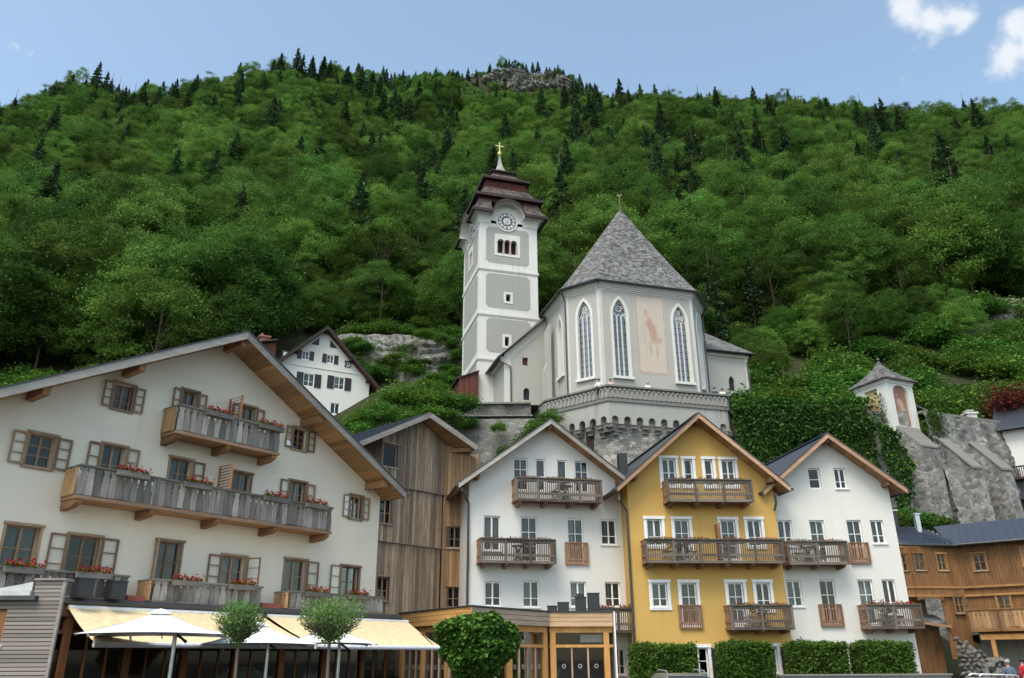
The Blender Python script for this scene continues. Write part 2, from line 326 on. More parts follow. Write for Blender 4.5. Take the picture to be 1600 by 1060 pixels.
# numpy value noise
def vnoise(x, y, seed=0):
    xi = np.floor(x).astype(np.int64); yi = np.floor(y).astype(np.int64); fx = x-xi; fy = y-yi
    fx = fx*fx*(3-2*fx); fy = fy*fy*(3-2*fy)
    def h(a, b):
        n = (a*374761393+b*668265263+seed*1442695041) & 0x7fffffff; n = ((n ^ (n >> 13))*1274126177) & 0x7fffffff
        return ((n ^ (n >> 16)) & 0xffff)/65535.
    return (h(xi, yi)*(1-fx)+h(xi+1, yi)*fx)*(1-fy)+(h(xi, yi+1)*(1-fx)+h(xi+1, yi+1)*fx)*fy
def fbm(x, y, oct=4, seed=0, gain=.5):
    s = 0; a = 1; t = 0
    for i in range(oct): s = s+a*vnoise(x*2**i+i*17.3, y*2**i+i*9.1, seed+i); t += a; a *= gain
    return s/t
def grid_mesh(name, P, mat, parent=None, smooth=False):     # P: (rows, cols, 3)
    r, c, _ = P.shape; idx = np.arange(r*c).reshape(r, c)
    q = np.stack([idx[:-1, :-1], idx[:-1, 1:], idx[1:, 1:], idx[1:, :-1]], -1).reshape(-1, 4)
    me = bpy.data.meshes.new(name); me.vertices.add(r*c); me.vertices.foreach_set('co', P.reshape(-1).astype(np.float32))
    me.loops.add(q.size); me.loops.foreach_set('vertex_index', q.reshape(-1).astype(np.int32)); me.polygons.add(len(q))
    me.polygons.foreach_set('loop_start', np.arange(0, q.size, 4, dtype=np.int32))
    if smooth: me.polygons.foreach_set('use_smooth', np.ones(len(q), bool))
    me.materials.append(mat); me.update(calc_edges=True); me.validate()
    o = bpy.data.objects.new(name, me); COL.objects.link(o)
    if parent is not None: o.parent = parent
    return o
def leaf_mesh(name, C, L, Wd, mat, lv=None, up=.5, rng=RNG, extra=None, dirs=None):
    # rhombic leaves at centres C; up: how strongly blades lie flat; dirs: optional long axes
    n = len(C); nrm = rng.normal(size=(n, 3)); nrm[:, 2] = np.abs(nrm[:, 2])+up*2.2; nrm /= np.linalg.norm(nrm, axis=1)[:, None]
    a = rng.normal(size=(n, 3)) if dirs is None else dirs+rng.normal(size=(n, 3))*.35
    a -= nrm*(a*nrm).sum(1)[:, None]; a /= np.linalg.norm(a, axis=1)[:, None]+1e-9; b = np.cross(nrm, a)
    s = rng.uniform(.65, 1.3, n)[:, None]; l = s*L/2; w = s*Wd/2
    V = np.stack([C-a*l, C+b*w+nrm*w*.25, C+a*l, C-b*w+nrm*w*.25], 1).reshape(-1, 3)
    F = np.arange(4*n, dtype=np.int32)
    lv = rng.uniform(0, 1, n) if lv is None else lv
    fm = np.zeros(n, np.int32); mats = [mat]
    if extra is not None:                       # (verts, faces(quads), material): stems joined to the leaves
        ev, ef, em = extra; F = np.concatenate([F, (np.array(ef, np.int32)+len(V)).reshape(-1)]); V = np.concatenate([V, np.array(ev)])
        lv = np.concatenate([lv, np.zeros(len(ef))]); fm = np.concatenate([fm, np.ones(len(ef), np.int32)]); mats.append(em)
    me = bpy.data.meshes.new(name); me.vertices.add(len(V)); me.vertices.foreach_set('co', V.astype(np.float32).reshape(-1))
    k = len(F)//4; me.loops.add(4*k); me.loops.foreach_set('vertex_index', F); me.polygons.add(k)
    me.polygons.foreach_set('loop_start', np.arange(0, 4*k, 4, dtype=np.int32))
    for q in mats: me.materials.append(q)
    if len(mats) > 1: me.polygons.foreach_set('material_index', fm)
    me.update(calc_edges=True)
    at = me.attributes.new('lv', 'FLOAT', 'FACE'); at.data.foreach_set('value', np.clip(lv, 0, 1).astype(np.float32)); return me

# ------------------------------------------------------------------ wall with openings, cut in strips
def facade(mb, x0, x1, zb, top, breaks, holes, y=0., rev=.16, mw=0, mr=0):
    xs = sorted({x0, x1, *[b for b in breaks if x0 < b < x1], *[q for h in holes for q in h[:2]]})
    for xa, xb in zip(xs, xs[1:]):
        if xb-xa < 1e-6: continue
        xm = (xa+xb)/2; hs = sorted([h for h in holes if h[0] < xm < h[1]], key=lambda h: h[2]); z = zb
        for h in hs:
            if h[2] > z+1e-6: mb.poly([(xa, y, z), (xb, y, z), (xb, y, h[2]), (xa, y, h[2])], mw)
            z = max(z, h[3])
        mb.poly([(xa, y, z), (xb, y, z), (xb, y, top(xb)), (xa, y, top(xa))], mw)
    for a, b, c, d in [h[:4] for h in holes]:
        for q in ([(a, y, c), (a, y, d), (a, y+rev, d), (a, y+rev, c)], [(b, y, d), (b, y, c), (b, y+rev, c), (b, y+rev, d)],
                  [(a, y, d), (b, y, d), (b, y+rev, d), (a, y+rev, d)], [(b, y, c), (a, y, c), (a, y+rev, c), (b, y+rev, c)]): mb.poly(q, mr)
    return mb
def shell(mb, x0, x1, zb, top, ax, L, mw=0, y0=0.):       # side and back walls of a gabled body
    for x, o in ((x0, 1), (x1, 0)):
        q = [(x, y0, zb), (x, L, zb), (x, L, top(x)), (x, y0, top(x))]; mb.poly(q[::-1] if o else q, mw)
    mb.poly([(x1, L, zb), (x0, L, zb), (x0, L, top(x0)), (ax, L, top(ax)), (x1, L, top(x1))], mw)

WCOUNT = 0
def curtain_mesh(w, h, n=9, seed=0):
    r = random.Random(seed); mb = MB(); k = n*4; vs = []
    for i in range(k+1):
        x = w*i/k; yy = .025*math.sin(i*math.pi/2+r.random()*.6)
        vs += [(x, yy, 0), (x, yy, h)]
    mb.add(vs, [(2*i, 2*i+2, 2*i+3, 2*i+1) for i in range(k)]); return mb
def window(H, x0, x1, z0, z1, mat, fw=.055, bar=.028, cols=2, rows=(1, 1), y=.11, pane=GL, sill=None, casing=None, casew=.07, proud=.03,
           curtain=None, shutters=(), leafgap=True, case_sides=True, name='window', inner=None):
    """window frame with bars; panes, sill, casing, shutters and curtain are sub-parts"""
    global WCOUNT; WCOUNT += 1
    w, h = x1-x0, z1-z0; mb = MB(); d = .05
    mb.box(0, w, y, y+d, 0, fw).box(0, w, y, y+d, h-fw, h).box(0, fw, y, y+d, fw, h-fw).box(w-fw, w, y, y+d, fw, h-fw)
    iw = w-2*fw; ih = h-2*fw; tot = sum(rows); ze = [fw]
    for q in rows: ze.append(ze[-1]+ih*q/tot)
    xe = [fw+iw*i/cols for i in range(cols+1)]
    for i, x in enumerate(xe[1:-1]):
        hw = bar*.5 if not (leafgap and cols == 2) else bar*1.15
        mb.box(x-hw, x+hw, y-.006, y+d-.004, fw, h-fw)
    for z in ze[1:-1]: mb.box(fw, w-fw, y+.004, y+d-.01, z-bar/2, z+bar/2)
    o = mb.build(name, mat, H, loc=(x0, 0, z0))
    for i in range(cols):
        for j in range(len(rows)):
            bx('pane', pane, o, xe[i]+.004, xe[i+1]-.004, y+.022, y+.027, ze[j]+.004, ze[j+1]-.004)
    if sill: s = MB().box(-.06, w+.06, -.07, y, -.05, -.003); s.build('sill', sill, o)
    if casing:
        c = MB(); cw = casew
        c.box(-cw, 0, -proud, .10, -.02, h+.001).box(w, w+cw, -proud, .10, -.02, h+.001).box(-cw-.03, w+cw+.03, -proud-.035, .10, h+.002, h+cw)
        c.box(-cw-.02, w+cw+.02, -proud-.03, .10, -cw, -.021); c.build('casing', casing, o)
    if curtain:
        rr = random.Random(WCOUNT); cm = curtain_mesh(iw*.44 if curtain != 'full' else iw, ih, 7, WCOUNT)
        if curtain in ('both', 'full', 'left'): cm.build('curtain', CURTW if rr.random() < .22 else CURT, o, loc=(fw, y+.16, fw))
        if curtain in ('both', 'right'): curtain_mesh(iw*.44, ih, 7, WCOUNT+50).build('curtain', CURT, o, loc=(w-fw-iw*.44, y+.16, fw))
        if curtain == 'dark': curtain_mesh(iw*.5, ih, 7, WCOUNT).build('curtain', CURTR, o, loc=(w-fw-iw*.5, y+.16, fw))
    for sd_, ang in shutters:
        sw = w*.56; s = MB(); fb = .05
        s.box(0, sw, -.02, .02, 0, fb).box(0, sw, -.02, .02, h-fb, h).box(0, fb, -.02, .02, fb, h-fb).box(sw-fb, sw, -.02, .02, fb, h-fb)
        for k in range(1, 4 if h > 1.3 else 3):
            z = h*k/(4 if h > 1.3 else 3); s.box(fb, sw-fb, -.012, .012, z-.014, z+.014)
        s.poly([(fb, 0, fb), (sw-fb, 0, fb), (sw-fb, 0, h-fb), (fb, 0, h-fb)], 1)
        so_ = s.build('shutter', [mat, GLC], o)
        if sd_ < 0: so_.location = (-casew, -proud-.03, 0); so_.rotation_euler = (0, 0, math.pi+ang); so_.scale = (1, 1, 1)
        else: so_.location = (w+casew, -proud-.03, 0); so_.rotation_euler = (0, 0, -ang)
    return o

def roof(H, axx, azz, xl, xr, sL, sR, of, L, shear=0., th=.12, mt=None, mv=None, ms=None, seam=.5, vh=.24, tops=.05, board=True, gut=True, capm=None):
    """two pitched slabs; soffit, verge boards, seams, gutters as sub-parts"""
    mt = mt or M_ROOF
    def P(x, y, dz=0.):
        z = azz-(sL*(axx-x) if x < axx else sR*(x-axx)); return (x+shear*max(0, y), y, z+dz)
    cov = MB()
    for a, b in ((xl, axx), (axx, xr)):
        cov.slab([P(a, -of, th), P(b, -of, th), P(b, L, th), P(a, L, th)], (0, 0, tops))
        if seam:
            n = max(2, int((L+of)/seam))
            for i in range(n+1):
                yy = -of+.03+(L+of-.06)*i/n; e = .02
                cov.slab([P(a, yy-e, th+tops), P(b, yy-e, th+tops), P(b, yy+e, th+tops), P(a, yy+e, th+tops)], (0, 0, .035))
    cov.beam(P(axx, -of, th+tops+.03), P(axx, L, th+tops+.03), .22, .06)
    r = cov.build('roof', mt, H)
    for a, b in ((xl, axx), (axx, xr)):
        if board:
            n = max(4, int(math.hypot(b-a, P(b, 0)[2]-P(a, 0)[2])/.22))
            for i in range(n):
                xa = a+(b-a)*i/n; xb = a+(b-a)*(i+1)/n; g = .006*(b-a)/abs(b-a)
                MB().slab([P(xa+g, -of+.02), P(xb-g, -of+.02), P(xb-g, .0), P(xa+g, .0)], (0, 0, th-.04)).build('soffit_board', ms, r)
            MB().slab([P(a, 0.02), P(b, 0.02), P(b, L-.02), P(a, L-.02)], (0, 0, th-.03)).build('soffit', ms, r)
        v = MB(); o2 = -of-.045
        q = [P(a, o2, -.06), P(b, o2, -.06), P(b, o2, vh-.06), P(a, o2, vh-.06)]
        v.slab([(q[0][0], o2, q[0][2]), (q[1][0], o2, q[1][2]), (q[2][0], o2, q[2][2]), (q[3][0], o2, q[3][2])], (0, .04, 0)); v.build('verge_board', mv, r)
        c = MB(); c.slab([P(a, o2-.03, vh-.055), P(b, o2-.03, vh-.055), P(b, o2+.1, vh-.055), P(a, o2+.1, vh-.055)], (0, 0, .045)); c.build('verge_flashing', capm or M_GUT, r)
    if gut:
        for x, s in ((xl, -1), (xr, 1)):
            p0, p1 = P(x, -of-.05, th-.02), P(x, L, th-.02)
            MB().tube([(p0[0]+s*.06, p0[1], p0[2]), (p1[0]+s*.06, p1[1], p1[2])], .075, 8).build('gutter', M_GUT, r)
    return r, P
def purlins(r, P, xs, of, m, w=.17, h=.22):
    for x in xs:
        p = P(x, 0); MB().box(x-w/2, x+w/2, -of+.12, .02, p[2]-h-.01, p[2]-.004).build('purlin', m, r)

# ------------------------------------------------------------------ balconies, flower boxes
def fret_board(w, h, t=.025):
    hw = w/2; out = []
    for z, k in ((0, .97), (.12, .97), (.50, .97), (.58, .80), (.66, .97), (.70, .84), (.80, .60), (.90, .78), (.94, .97), (1, .97)): out.append((hw*k, z*h))
    q = [(-x, 0, z) for x, z in out]+[(x, 0, z) for x, z in out[::-1]]
    return MB().slab(q[::-1], (0, t, 0))
FB_F = mesh_of(fret_board(.205, 1.), 'fret_board', W_GREY); FB_S = mesh_of(fret_board(.205, 1.), 'fret_board_side', W_WARM)
def balcony_fret(H, x0, x1, z0, z1, d=.9, brackets=True, sides=(1, 1)):
    h = z1-z0; fr = MB(); fr.box(x0, x1, -d+.03, 0, z0-.09, z0)                        # floor
    b = fr.build('balcony', W_BEAM, H)
    MB().box(x0-.03, x1+.03, -d-.05, -d+.06, z1-.055, z1).build('handrail', W_GREYH, b)
    MB().box(x0-.02, x1+.02, -d-.03, -d+.03, z0-.10, z0+.0).build('edge_beam', W_VERGER, b)
    MB().box(x0, x1, -d+.028, -d+.06, z0+.10, z0+.17).box(x0, x1, -d+.028, -d+.06, z1-.16, z1-.09).build('inner_rail', W_GREYH, b)
    n = max(3, round((x1-x0)/.213)); st = (x1-x0)/n; rr = random.Random(int(x0*100))
    for i in range(n): inst('board', FB_F, b, (x0+st*(i+.5), -d+.0, z0+.03+rr.uniform(-.01, .01)), (0, rr.uniform(-.008, .008), 0), (st/.213, 1, h-.09))
    for x, on in ((x0, sides[0]), (x1, sides[1])):
        if not on: continue
        m = 4
        for i in range(m): inst('board', FB_S, b, (x+(.012 if x == x1 else -.012), -d+.11+(d-.13)*(i+.5)/m, z0+.03), (0, 0, math.pi/2), ((d-.13)/m/.213, 1, h-.09))
        MB().box(x-.04, x+.04, -d+.06, 0, z1-.055, z1).build('side_handrail', W_GREYH, b)
    k = max(1, round((x1-x0)/2.2))
    for i in range(k+1):
        x = x0+.12+(x1-x0-.24)*i/k
        MB().box(x-.05, x+.05, -d-.035, -d+.0, z0-.03, z1-.055).build('post', W_GREYH, b) if 0 < i < k else None
        if brackets: MB().slab([(x-.09, -d+.05, z0-.20), (x-.09, -d+.05, z0-.10), (x-.09, 0, z0-.10), (x-.09, 0, z0-.34), (x-.09, -d+.3, z0-.30)], (.18, 0, 0)).build('bracket', W_BEAM, b)
    return b
def balcony_slat(H, x0, x1, z0, z1, d=.9, sides=(1, 1), mf=None, ms=None, mfh=None, joists=True):
    mf = mf or W_DARKB; mfh = mfh or W_DARKH; ms = ms or W_REDB; h = z1-z0
    b = MB().box(x0, x1, -d+.05, 0, z0-.05, z0+.0).build('balcony', W_REDH, H)
    MB().box(x0-.04, x1+.04, -d-.06, -d+.07, z1-.05, z1).build('handrail', mfh, b)
    MB().box(x0, x1, -d-.02, -d+.04, z0-.10, z0+.02).build('edge_beam', mfh, b)
    n = max(2, round((x1-x0)/1.15)); st = (x1-x0)/n
    for i in range(n+1): bx('post', mf, b, x0+st*i-.05, x0+st*i+.05, -d-.03, -d+.045, z0-.10, z1-.05)
    for i in range(n):
        a = x0+st*i+.05; e = x0+st*(i+1)-.05; g = MB()
        zt = z1-.05; q = [(a, -d, zt), (a, -d, zt-.20), (a+.08, -d, zt-.15), (a+.16, -d, zt-.125), (e-.16, -d, zt-.125), (e-.08, -d, zt-.15), (e, -d, zt-.20), (e, -d, zt)]
        g.slab(q, (0, .03, 0)); g.build('top_plank', mfh, b)
        bx('lower_rail', mfh, b, a, e, -d-.004, -d+.03, z0+.20, z0+.31)
    def slats(nm, xa, xb, mat, side=None):
        k = int((xb-xa)/.098); g = MB()
        for i in range(k):
            c = xa+(xb-xa)*(i+.5)/k
            if side is None: g.box(c-.022, c+.022, -d+.008, -d+.024, z0+.05, z1-.09)
            else: g.box(side-.01, side+.01, c-.022, c+.022, z0+.05, z1-.05)
        o = g.build(nm, mat, b); o['kind'] = 'stuff'; return o
    slats('slats', x0+.05, x1-.05, mf)
    for x, on in ((x0, sides[0]), (x1, sides[1])):
        if not on: continue
        slats('side_slats', -d+.05, 0, ms, x)
        MB().box(x-.035, x+.035, -d+.07, 0, z1-.05, z1).box(x-.03, x+.03, -d+.045, 0, z0-.09, z0+.03).box(x-.02, x+.02, -d+.045, 0, z1-.24, z1-.05).box(x-.02, x+.02, -d+.045, 0, z0+.2, z0+.3).build('side_rail', ms, b)
    if joists:
        k = max(2, round((x1-x0)/.95))
        for i in range(k):
            x = x0+.2+(x1-x0-.4)*i/(k-1); MB().slab([(x-.07, -d+.08, z0-.16), (x-.07, -d+.08, z0-.055), (x-.07, 0, z0-.055), (x-.07, 0, z0-.26), (x-.07, -d+.22, z0-.22)], (.14, 0, 0)).build('joist', W_REDH, b)
    return b
def juliet(H, x0, x1, z0, z1):
    b = MB().box(x0, x1, -.11, -.04, z1-.05, z1).box(x0, x1, -.11, -.04, z0, z0+.07).box(x0, x0+.06, -.11, -.04, z0+.07, z1-.05).box(x1-.06, x1, -.11, -.04, z0+.07, z1-.05).box(x0+.06, x1-.06, -.09, -.05, z0+.20, z0+.27).build('balustrade', W_REDB, H)
    k = int((x1-x0-.12)/.095); g = MB()
    for i in range(k):
        c = x0+.06+(x1-x0-.12)*(i+.5)/k; g.box(c-.027, c+.027, -.085, -.065, z0+.05, z1-.04)
    g.build('slats', W_REDB, b)['kind'] = 'stuff'
    return b
def louvre(H, x, y0, y1, z0, z1, parent=None):
    s = MB().box(x-.03, x+.03, y0, y0+.05, z0, z1).box(x-.03, x+.03, y1-.05, y1, z0, z1).build('privacy_screen', W_LOUV, parent or H)
    n = int((z1-z0)/.095)
    for i in range(n):
        z = z0+(z1-z0)*(i+.5)/n; MB().slab([(x-.035, y0+.05, z-.02), (x+.035, y0+.05, z+.03), (x+.035, y1-.05, z+.03), (x-.035, y1-.05, z-.02)], (0, 0, .018)).build('slat', W_LOUV, s)
def blossom_mesh(name, n, w, d, h, mat, size):
    C = np.stack([RNG.uniform(-w/2, w/2, n), RNG.normal(0, d/3, n), np.abs(RNG.normal(0, h/2, n))], 1)
    return leaf_mesh(name, C, size, size*.8, mat, up=.2)
FL_BOX = mesh_of(MB().box(-.5, .5, -.09, .09, 0, .17), 'planter', W_GREYH)
FL_RED = [blossom_mesh('red_blossoms', 170, 1.0, .22, .15, REDF, .07) for _ in range(3)]; FL_LEAF = [blossom_mesh('leaves', 110, 1.0, .24, .12, L_HEDGE, .08) for _ in range(2)]
FL_ORG = [blossom_mesh('rust_blossoms', 130, 1.0, .16, .12, ORGF, .055) for _ in range(3)]
def flower_box(H, x, y, z, w, label, group, red=True):
    p = local_mat(H) @ Vector((x, y, z)); t = thing('flower_box', label, 'flower box', p, H.rotation_euler.z, group)
    inst('planter', FL_BOX, t, (0, 0, 0), (0, 0, 0), (w, .8, .9)); k = random.randrange(3)
    f = inst('blossoms', (FL_RED if red else FL_ORG)[k], t, (0, 0, .17), (0, 0, 0), (w, 1, 1)); f['kind'] = 'stuff'
    if not red and k != 1: inst('red_blossoms', FL_RED[k], t, (0, 0, .15), (0, 0, 0), (w*.5, .7, .6))['kind'] = 'stuff'
    l = inst('leaves', FL_LEAF[k % 2], t, (0, 0, .14), (0, 0, 0), (w, 1, 1 if red else .8)); l['kind'] = 'stuff'
def bistro(H, x, y, z, where, chairs=(-.55, .55)):
    g = 'folding bistro furniture on the balconies'; Mw = local_mat(H)
    t = thing('bistro_table', 'small dark folding bistro table on '+where, 'table', Mw @ Vector((x, y, z)), H.rotation_euler.z, g)
    inst('tabletop', TB_TOP, t); [inst('leg', TB_LEG, t, rot=(0, 0, a)) for a in (.8, 2.4, 4, 5.5)]
    for i, dx in enumerate(chairs):
        c = thing('folding_chair', 'dark folding %s chair at the table on %s' % ('left' if dx < 0 else 'right', where), 'chair', Mw @ Vector((x+dx, y, z)), H.rotation_euler.z+(math.pi/2 if dx > 0 else -math.pi/2), g)
        inst('seat', CH_SEAT, c); inst('backrest', CH_BACK, c); inst('leg', CH_LEG, c, (.19, 0, 0)); inst('leg', CH_LEG, c, (-.19, 0, 0))
TB_TOP = mesh_of(MB().lathe([(.0, .70), (.33, .70), (.34, .715), (.33, .73), (0, .73)], 16), 'tabletop', M_IRON)
TB_LEG = mesh_of(MB().beam((.26, 0, 0), (-.2, 0, .7), .03, .03), 'table_leg', M_IRON)
CH_SEAT = mesh_of(MB().box(-.2, .2, -.2, .2, .43, .455), 'seat', M_IRON)
CH_BACK = mesh_of(MB().box(-.2, .2, .19, .21, .62, .68).box(-.2, .2, .2, .22, .74, .80).box(-.2, .2, .21, .23, .84, .9), 'backrest', M_IRON)
CH_LEG = mesh_of(MB().beam((0, -.22, 0), (0, .2, .9), .025, .025).beam((0, .22, 0), (0, -.2, .45), .025, .025), 'chair_leg', M_IRON)

# ================================================================== cream house with the wide gable
A = thing('gable_house', 'large cream house with a wide low gable, grey wooden balconies and open casement windows', 'house', (-5.30, 32, 0), R(52))
AX, AZ, ASL = -7.6, 11.85, .55
topA = lambda x: AZ-ASL*abs(x-AX)
A_WIN = [  # x0, x1, z0, z1, shutters, curtain, rows
    (-13.24, -12.42, 6.58, 7.61, ((-1, 0), (1, 0)), None, (1, 1, 1)), (-11.17, -10.48, 8.70, 9.62, ((-1, .12), (1, 0)), None, (1, 1, 1)),
    (-8.98, -8.34, 8.30, 9.96, ((-1, 0), (1, 0)), None, (1, 1, 1, 1)), (-6.76, -6.08, 8.30, 9.96, ((-1, 0), (1, 0)), None, (1, 1, 1, 1)),
    (-11.20, -10.40, 5.94, 7.70, ((-1, 0), (1, 0)), 'right', (1, 1, 1)), (-9.05, -8.20, 5.94, 7.69, ((1, .0),), 'left', (1, 1, 1, 1)),
    (-6.74, -5.94, 5.94, 7.62, (), 'dark', (1, 1, 1)), (-4.44, -3.64, 5.94, 7.69, ((-1, 0), (1, 0)), None, (1, 1, 1, 1)),
    (-1.59, -.89, 6.60, 7.58, ((-1, 0), (1, 0)), 'right', (1, 1, 1)), (-4.50, -3.79, 8.74, 9.65, ((-1, .1), (1, 0)), 'right', (1, 1, 1)),
    (-13.32, -12.33, 3.30, 5.10, (), 'both', (1, 1, 1)), (-11.65, -10.67, 3.30, 5.00, ((-1, 0), (1, 0)), None, (1, 1, 1)),
    (-9.05, -8.13, 3.30, 5.11, ((-1, 1.2),), 'both', (1, 1, 1)), (-6.77, -5.81, 3.45, 4.87, ((-1, 0), (1, 1.0)), 'both', (1, 1, 1)),
    (-4.32, -3.31, 3.30, 4.97, ((1, 0),), 'left', (1, 1, 1)), (-1.79, -.80, 3.30, 4.94, ((-1, 0),), 'both', (1, 1, 1))]
A_WIN = [(w[0]+.07, w[1]-.07, w[2]+(.06 if w[2] > 6.5 and w[3]-w[2] < 1.2 else 0), w[3]-.07, *w[4:]) for w in A_WIN]
mb = MB(); facade(mb, -15.2, 0, 3.0, topA, [AX], [w[:4] for w in A_WIN], rev=.22); shell(mb, -15.2, 0, GZ-.05, topA, AX, 13)
mb.build('wall', [P_CREAM], A)
for x0, x1, z0, z1, sh, cu, rows in A_WIN:
    w = window(A, x0, x1, z0, z1, W_CASE, rows=rows, y=.12, casing=W_CASE, casew=.07, shutters=sh, curtain=cu, bar=.03, fw=.05)
rA, PA = roof(A, AX, AZ, -15.6, .24, ASL, ASL, 1.2, 13.5, th=.10, mt=M_ROOF, mv=W_VERGE, ms=W_SOFF, vh=.26)
purlins(rA, PA, [AX, -4.1, -.75, -10.9, -13.4, -15.0], 1.2, W_BEAM, .2, .26)
bA = [balcony_fret(A, -9.45, -5.63, 8.26, 9.10), balcony_fret(A, -12.04, -3.10, 5.88, 6.73), balcony_fret(A, -15.0, -10.17, 3.21, 3.87, brackets=False),
      balcony_fret(A, -9.38, -5.72, 3.21, 3.84, brackets=False), balcony_fret(A, -4.55, -.40, 3.21, 3.79, brackets=False)]
louvre(A, -7.25, -.86, -.12, 8.28, 9.95, bA[0]); louvre(A, -7.3, -.86, -.12, 5.92, 7.62, bA[1])
gA = 'red geranium boxes on the grey balconies of the cream house'
def boxesA(xs, z, nm):
    o = ['leftmost', 'second from the left', 'second from the right', 'rightmost'] if len(xs) == 4 else ['left', 'right']
    for x, q in zip(xs, o): flower_box(A, x, -1.03, z-.16, .95, 'red geranium planter, %s on the %s, cream house' % (q, nm), gA)
boxesA([-8.1, -6.1], 9.10, 'small top balcony'); boxesA([-10.6, -8.5, -5.6, -3.9], 6.73, 'long middle balcony')
boxesA([-13.0, -11.2], 3.87, 'lowest balcony nearest the slatted kiosk'); boxesA([-8.4, -6.5], 3.84, 'lowest balcony behind the small round tree'); boxesA([-3.55, -1.7], 3.79, 'lowest balcony nearest the plank house')
# ledge with gutter over the restaurant, dark glazed front below it
MB().box(-15.2, .35, -1.02, 0, 3.06, 3.19).build('ledge', M_ROOF, A); MB().tube([(-15.2, -1.08, 3.09), (.4, -1.08, 3.09)], .075).build('gutter', M_GUT, A)
MB().box(-15.2, .35, -.98, -.86, 2.72, 3.055).build('fascia_beam', W_TEAK, A)
MB().box(-10.0, -9.5, -.7, -.3, 3.2, 3.36).build('tile_strip', TERRA, A); MB().box(-5.5, -4.7, -.7, -.3, 3.2, 3.36).build('tile_strip', TERRA, A)
for x in np.arange(-15, .2, 1.72):
    bx('front_post', W_TEAK, A, x-.09, x+.09, -.93, -.73, GZ, 2.72)
    for k in (1, 2): bx('mullion', W_TEAK, A, x+1.72*k/3-.028, x+1.72*k/3+.028, -.87, -.79, GZ, 2.72)
    for k in range(3): bx('front_pane', GLD, A, x+1.72*k/3+.035, x+1.72*(k+1)/3-.035, -.835, -.83, GZ+.1, 2.3); 
    bx('transom', W_TEAK, A, x+.09, x+1.63, -.88, -.78, 2.30, 2.38)
MB().box(-15.2, 0, 2.2, 2.3, GZ, 3.0).build('back_wall', P_YELLOW, A); MB().box(-15.2, 0, -.8, 2.3, 2.99, 3.04).build('ceiling', W_SOFF, A)
AWIN = []
# two cream awnings
for (a, b, a2, b2, lab) in ((-11.75, -5.75, -11.95, -5.35, 'long cream awning on the left, half behind the white parasols'), (-5.55, .75, -5.25, .30, 'cream awning on the right, ending beside the larch pavilion')):
    t = thing('awning', lab, 'awning', A.location, R(52), 'cream awnings below the cream house')
    P0, P1, P2, P3 = (a, -1.1, 2.93), (b, -1.1, 2.93), (b2, -3.2, 2.06), (a2, -3.2, 2.06)
    m = MB(); n = 14; vs = []
    for j in range(7):
        for i in range(n+1):
            u, v = i/n, j/6; p = [(P0[k]*(1-u)+P1[k]*u)*(1-v)+(P3[k]*(1-u)+P2[k]*u)*v for k in range(3)]; p[2] -= .05*math.sin(math.pi*v); vs.append(tuple(p))
    m.add(vs, [(j*(n+1)+i, j*(n+1)+i+1, (j+1)*(n+1)+i+1, (j+1)*(n+1)+i) for j in range(6) for i in range(n)]); m.build('awning_cloth', AWN, t)
    MB().tube([(a2, -3.22, 2.0), (b2, -3.22, 2.0)], .075, 10).build('front_bar', VAL, t); MB().tube([(a, -1.08, 2.95), (b, -1.08, 2.95)], .06, 10).build('roller', VAL, t)
    for f in (.12, .88):
        x = a+(b-a)*f; MB().beam((x, -1.1, 2.75), (x+.5, -2.1, 2.45), .06, .06).beam((x+.5, -2.1, 2.45), (x, -3.2, 2.03), .05, .05).build('folding_arm', M_GUT, t)
# ================================================================== old plank house
H = thing('plank_house', 'tall narrow house clad in weathered upright planks between cream and white houses', 'house', (-5.90, 36.5, 0), R(48))
WF = 3.72                                   # fold of the front
qx, qy = math.cos(R(12-48)), math.sin(R(12-48))
def wood_wall(nm, x0, x1, zb, top, holes, T, mat, parent, st=.185, y=0.):
    mb = MB(); mb.T = T; facade(mb, x0, x1, zb, top, [], holes, y=y+.03, rev=.14); mb.build('wall', W_GREYH, parent)
    n = round((x1-x0)/st); st = (x1-x0)/n; rr = random.Random(n)
    for i in range(n):
        a, b = x0+st*i+.008, x0+st*(i+1)-.008; spans = [(zb, None)]
        for h in holes:
            if b > h[0]+.01 and a < h[1]-.01:
                z0, z1 = spans[-1]; spans[-1] = (z0, h[2]); spans.append((h[3], z1))
        for z0, z1 in spans:
            m = MB(); m.T = T; yy = y+rr.uniform(-.008, .014); za = z1 if z1 is not None else top(a); zc = z1 if z1 is not None else top(b)
            aa, bb = a, b
            if min(za, zc)-z0 < .05: continue
            zz = z0+rr.uniform(-.03, .0) if z0 == zb else z0
            m.slab([(aa, yy, zz), (bb, yy, zz), (bb, yy, zc), (aa, yy, za)], (0, .028, 0)).build(nm, mat, parent)
topW = lambda x: 12.58-.54*abs(x-2.05)
T1 = Matrix.Identity(4); T2 = Matrix.Translation((WF, 0, 0)) @ Matrix.Rotation(R(12-48), 4, 'Z')
hU = [(-.10, .74, 9.95, 11.05)]; hL = [(-.08, .60, 7.36, 8.50), (.05, .68, 4.04, 5.05)]
wood_wall('plank', -.22, WF, 9.12, topW, hU, T1, W_PLANK, H)
wood_wall('plank', -.22, WF, 6.55, lambda x: 9.16, hL[:1], T1, W_PLANK, H, y=.06)
wood_wall('plank', -.22, WF, 1.0, lambda x: 6.60, hL[1:], T1, W_PLANK, H, y=.10)
top2 = lambda s: topW(WF)-.54*s*qx*.9
wood_wall('plank', 0, 1.75, 9.12, top2, [], T2, W_PLANKO, H)
wood_wall('plank', 0, 1.45, 6.55, lambda x: 9.16, [(.28, .95, 6.62, 7.62)], T2, W_PLANKO, H, y=.06)
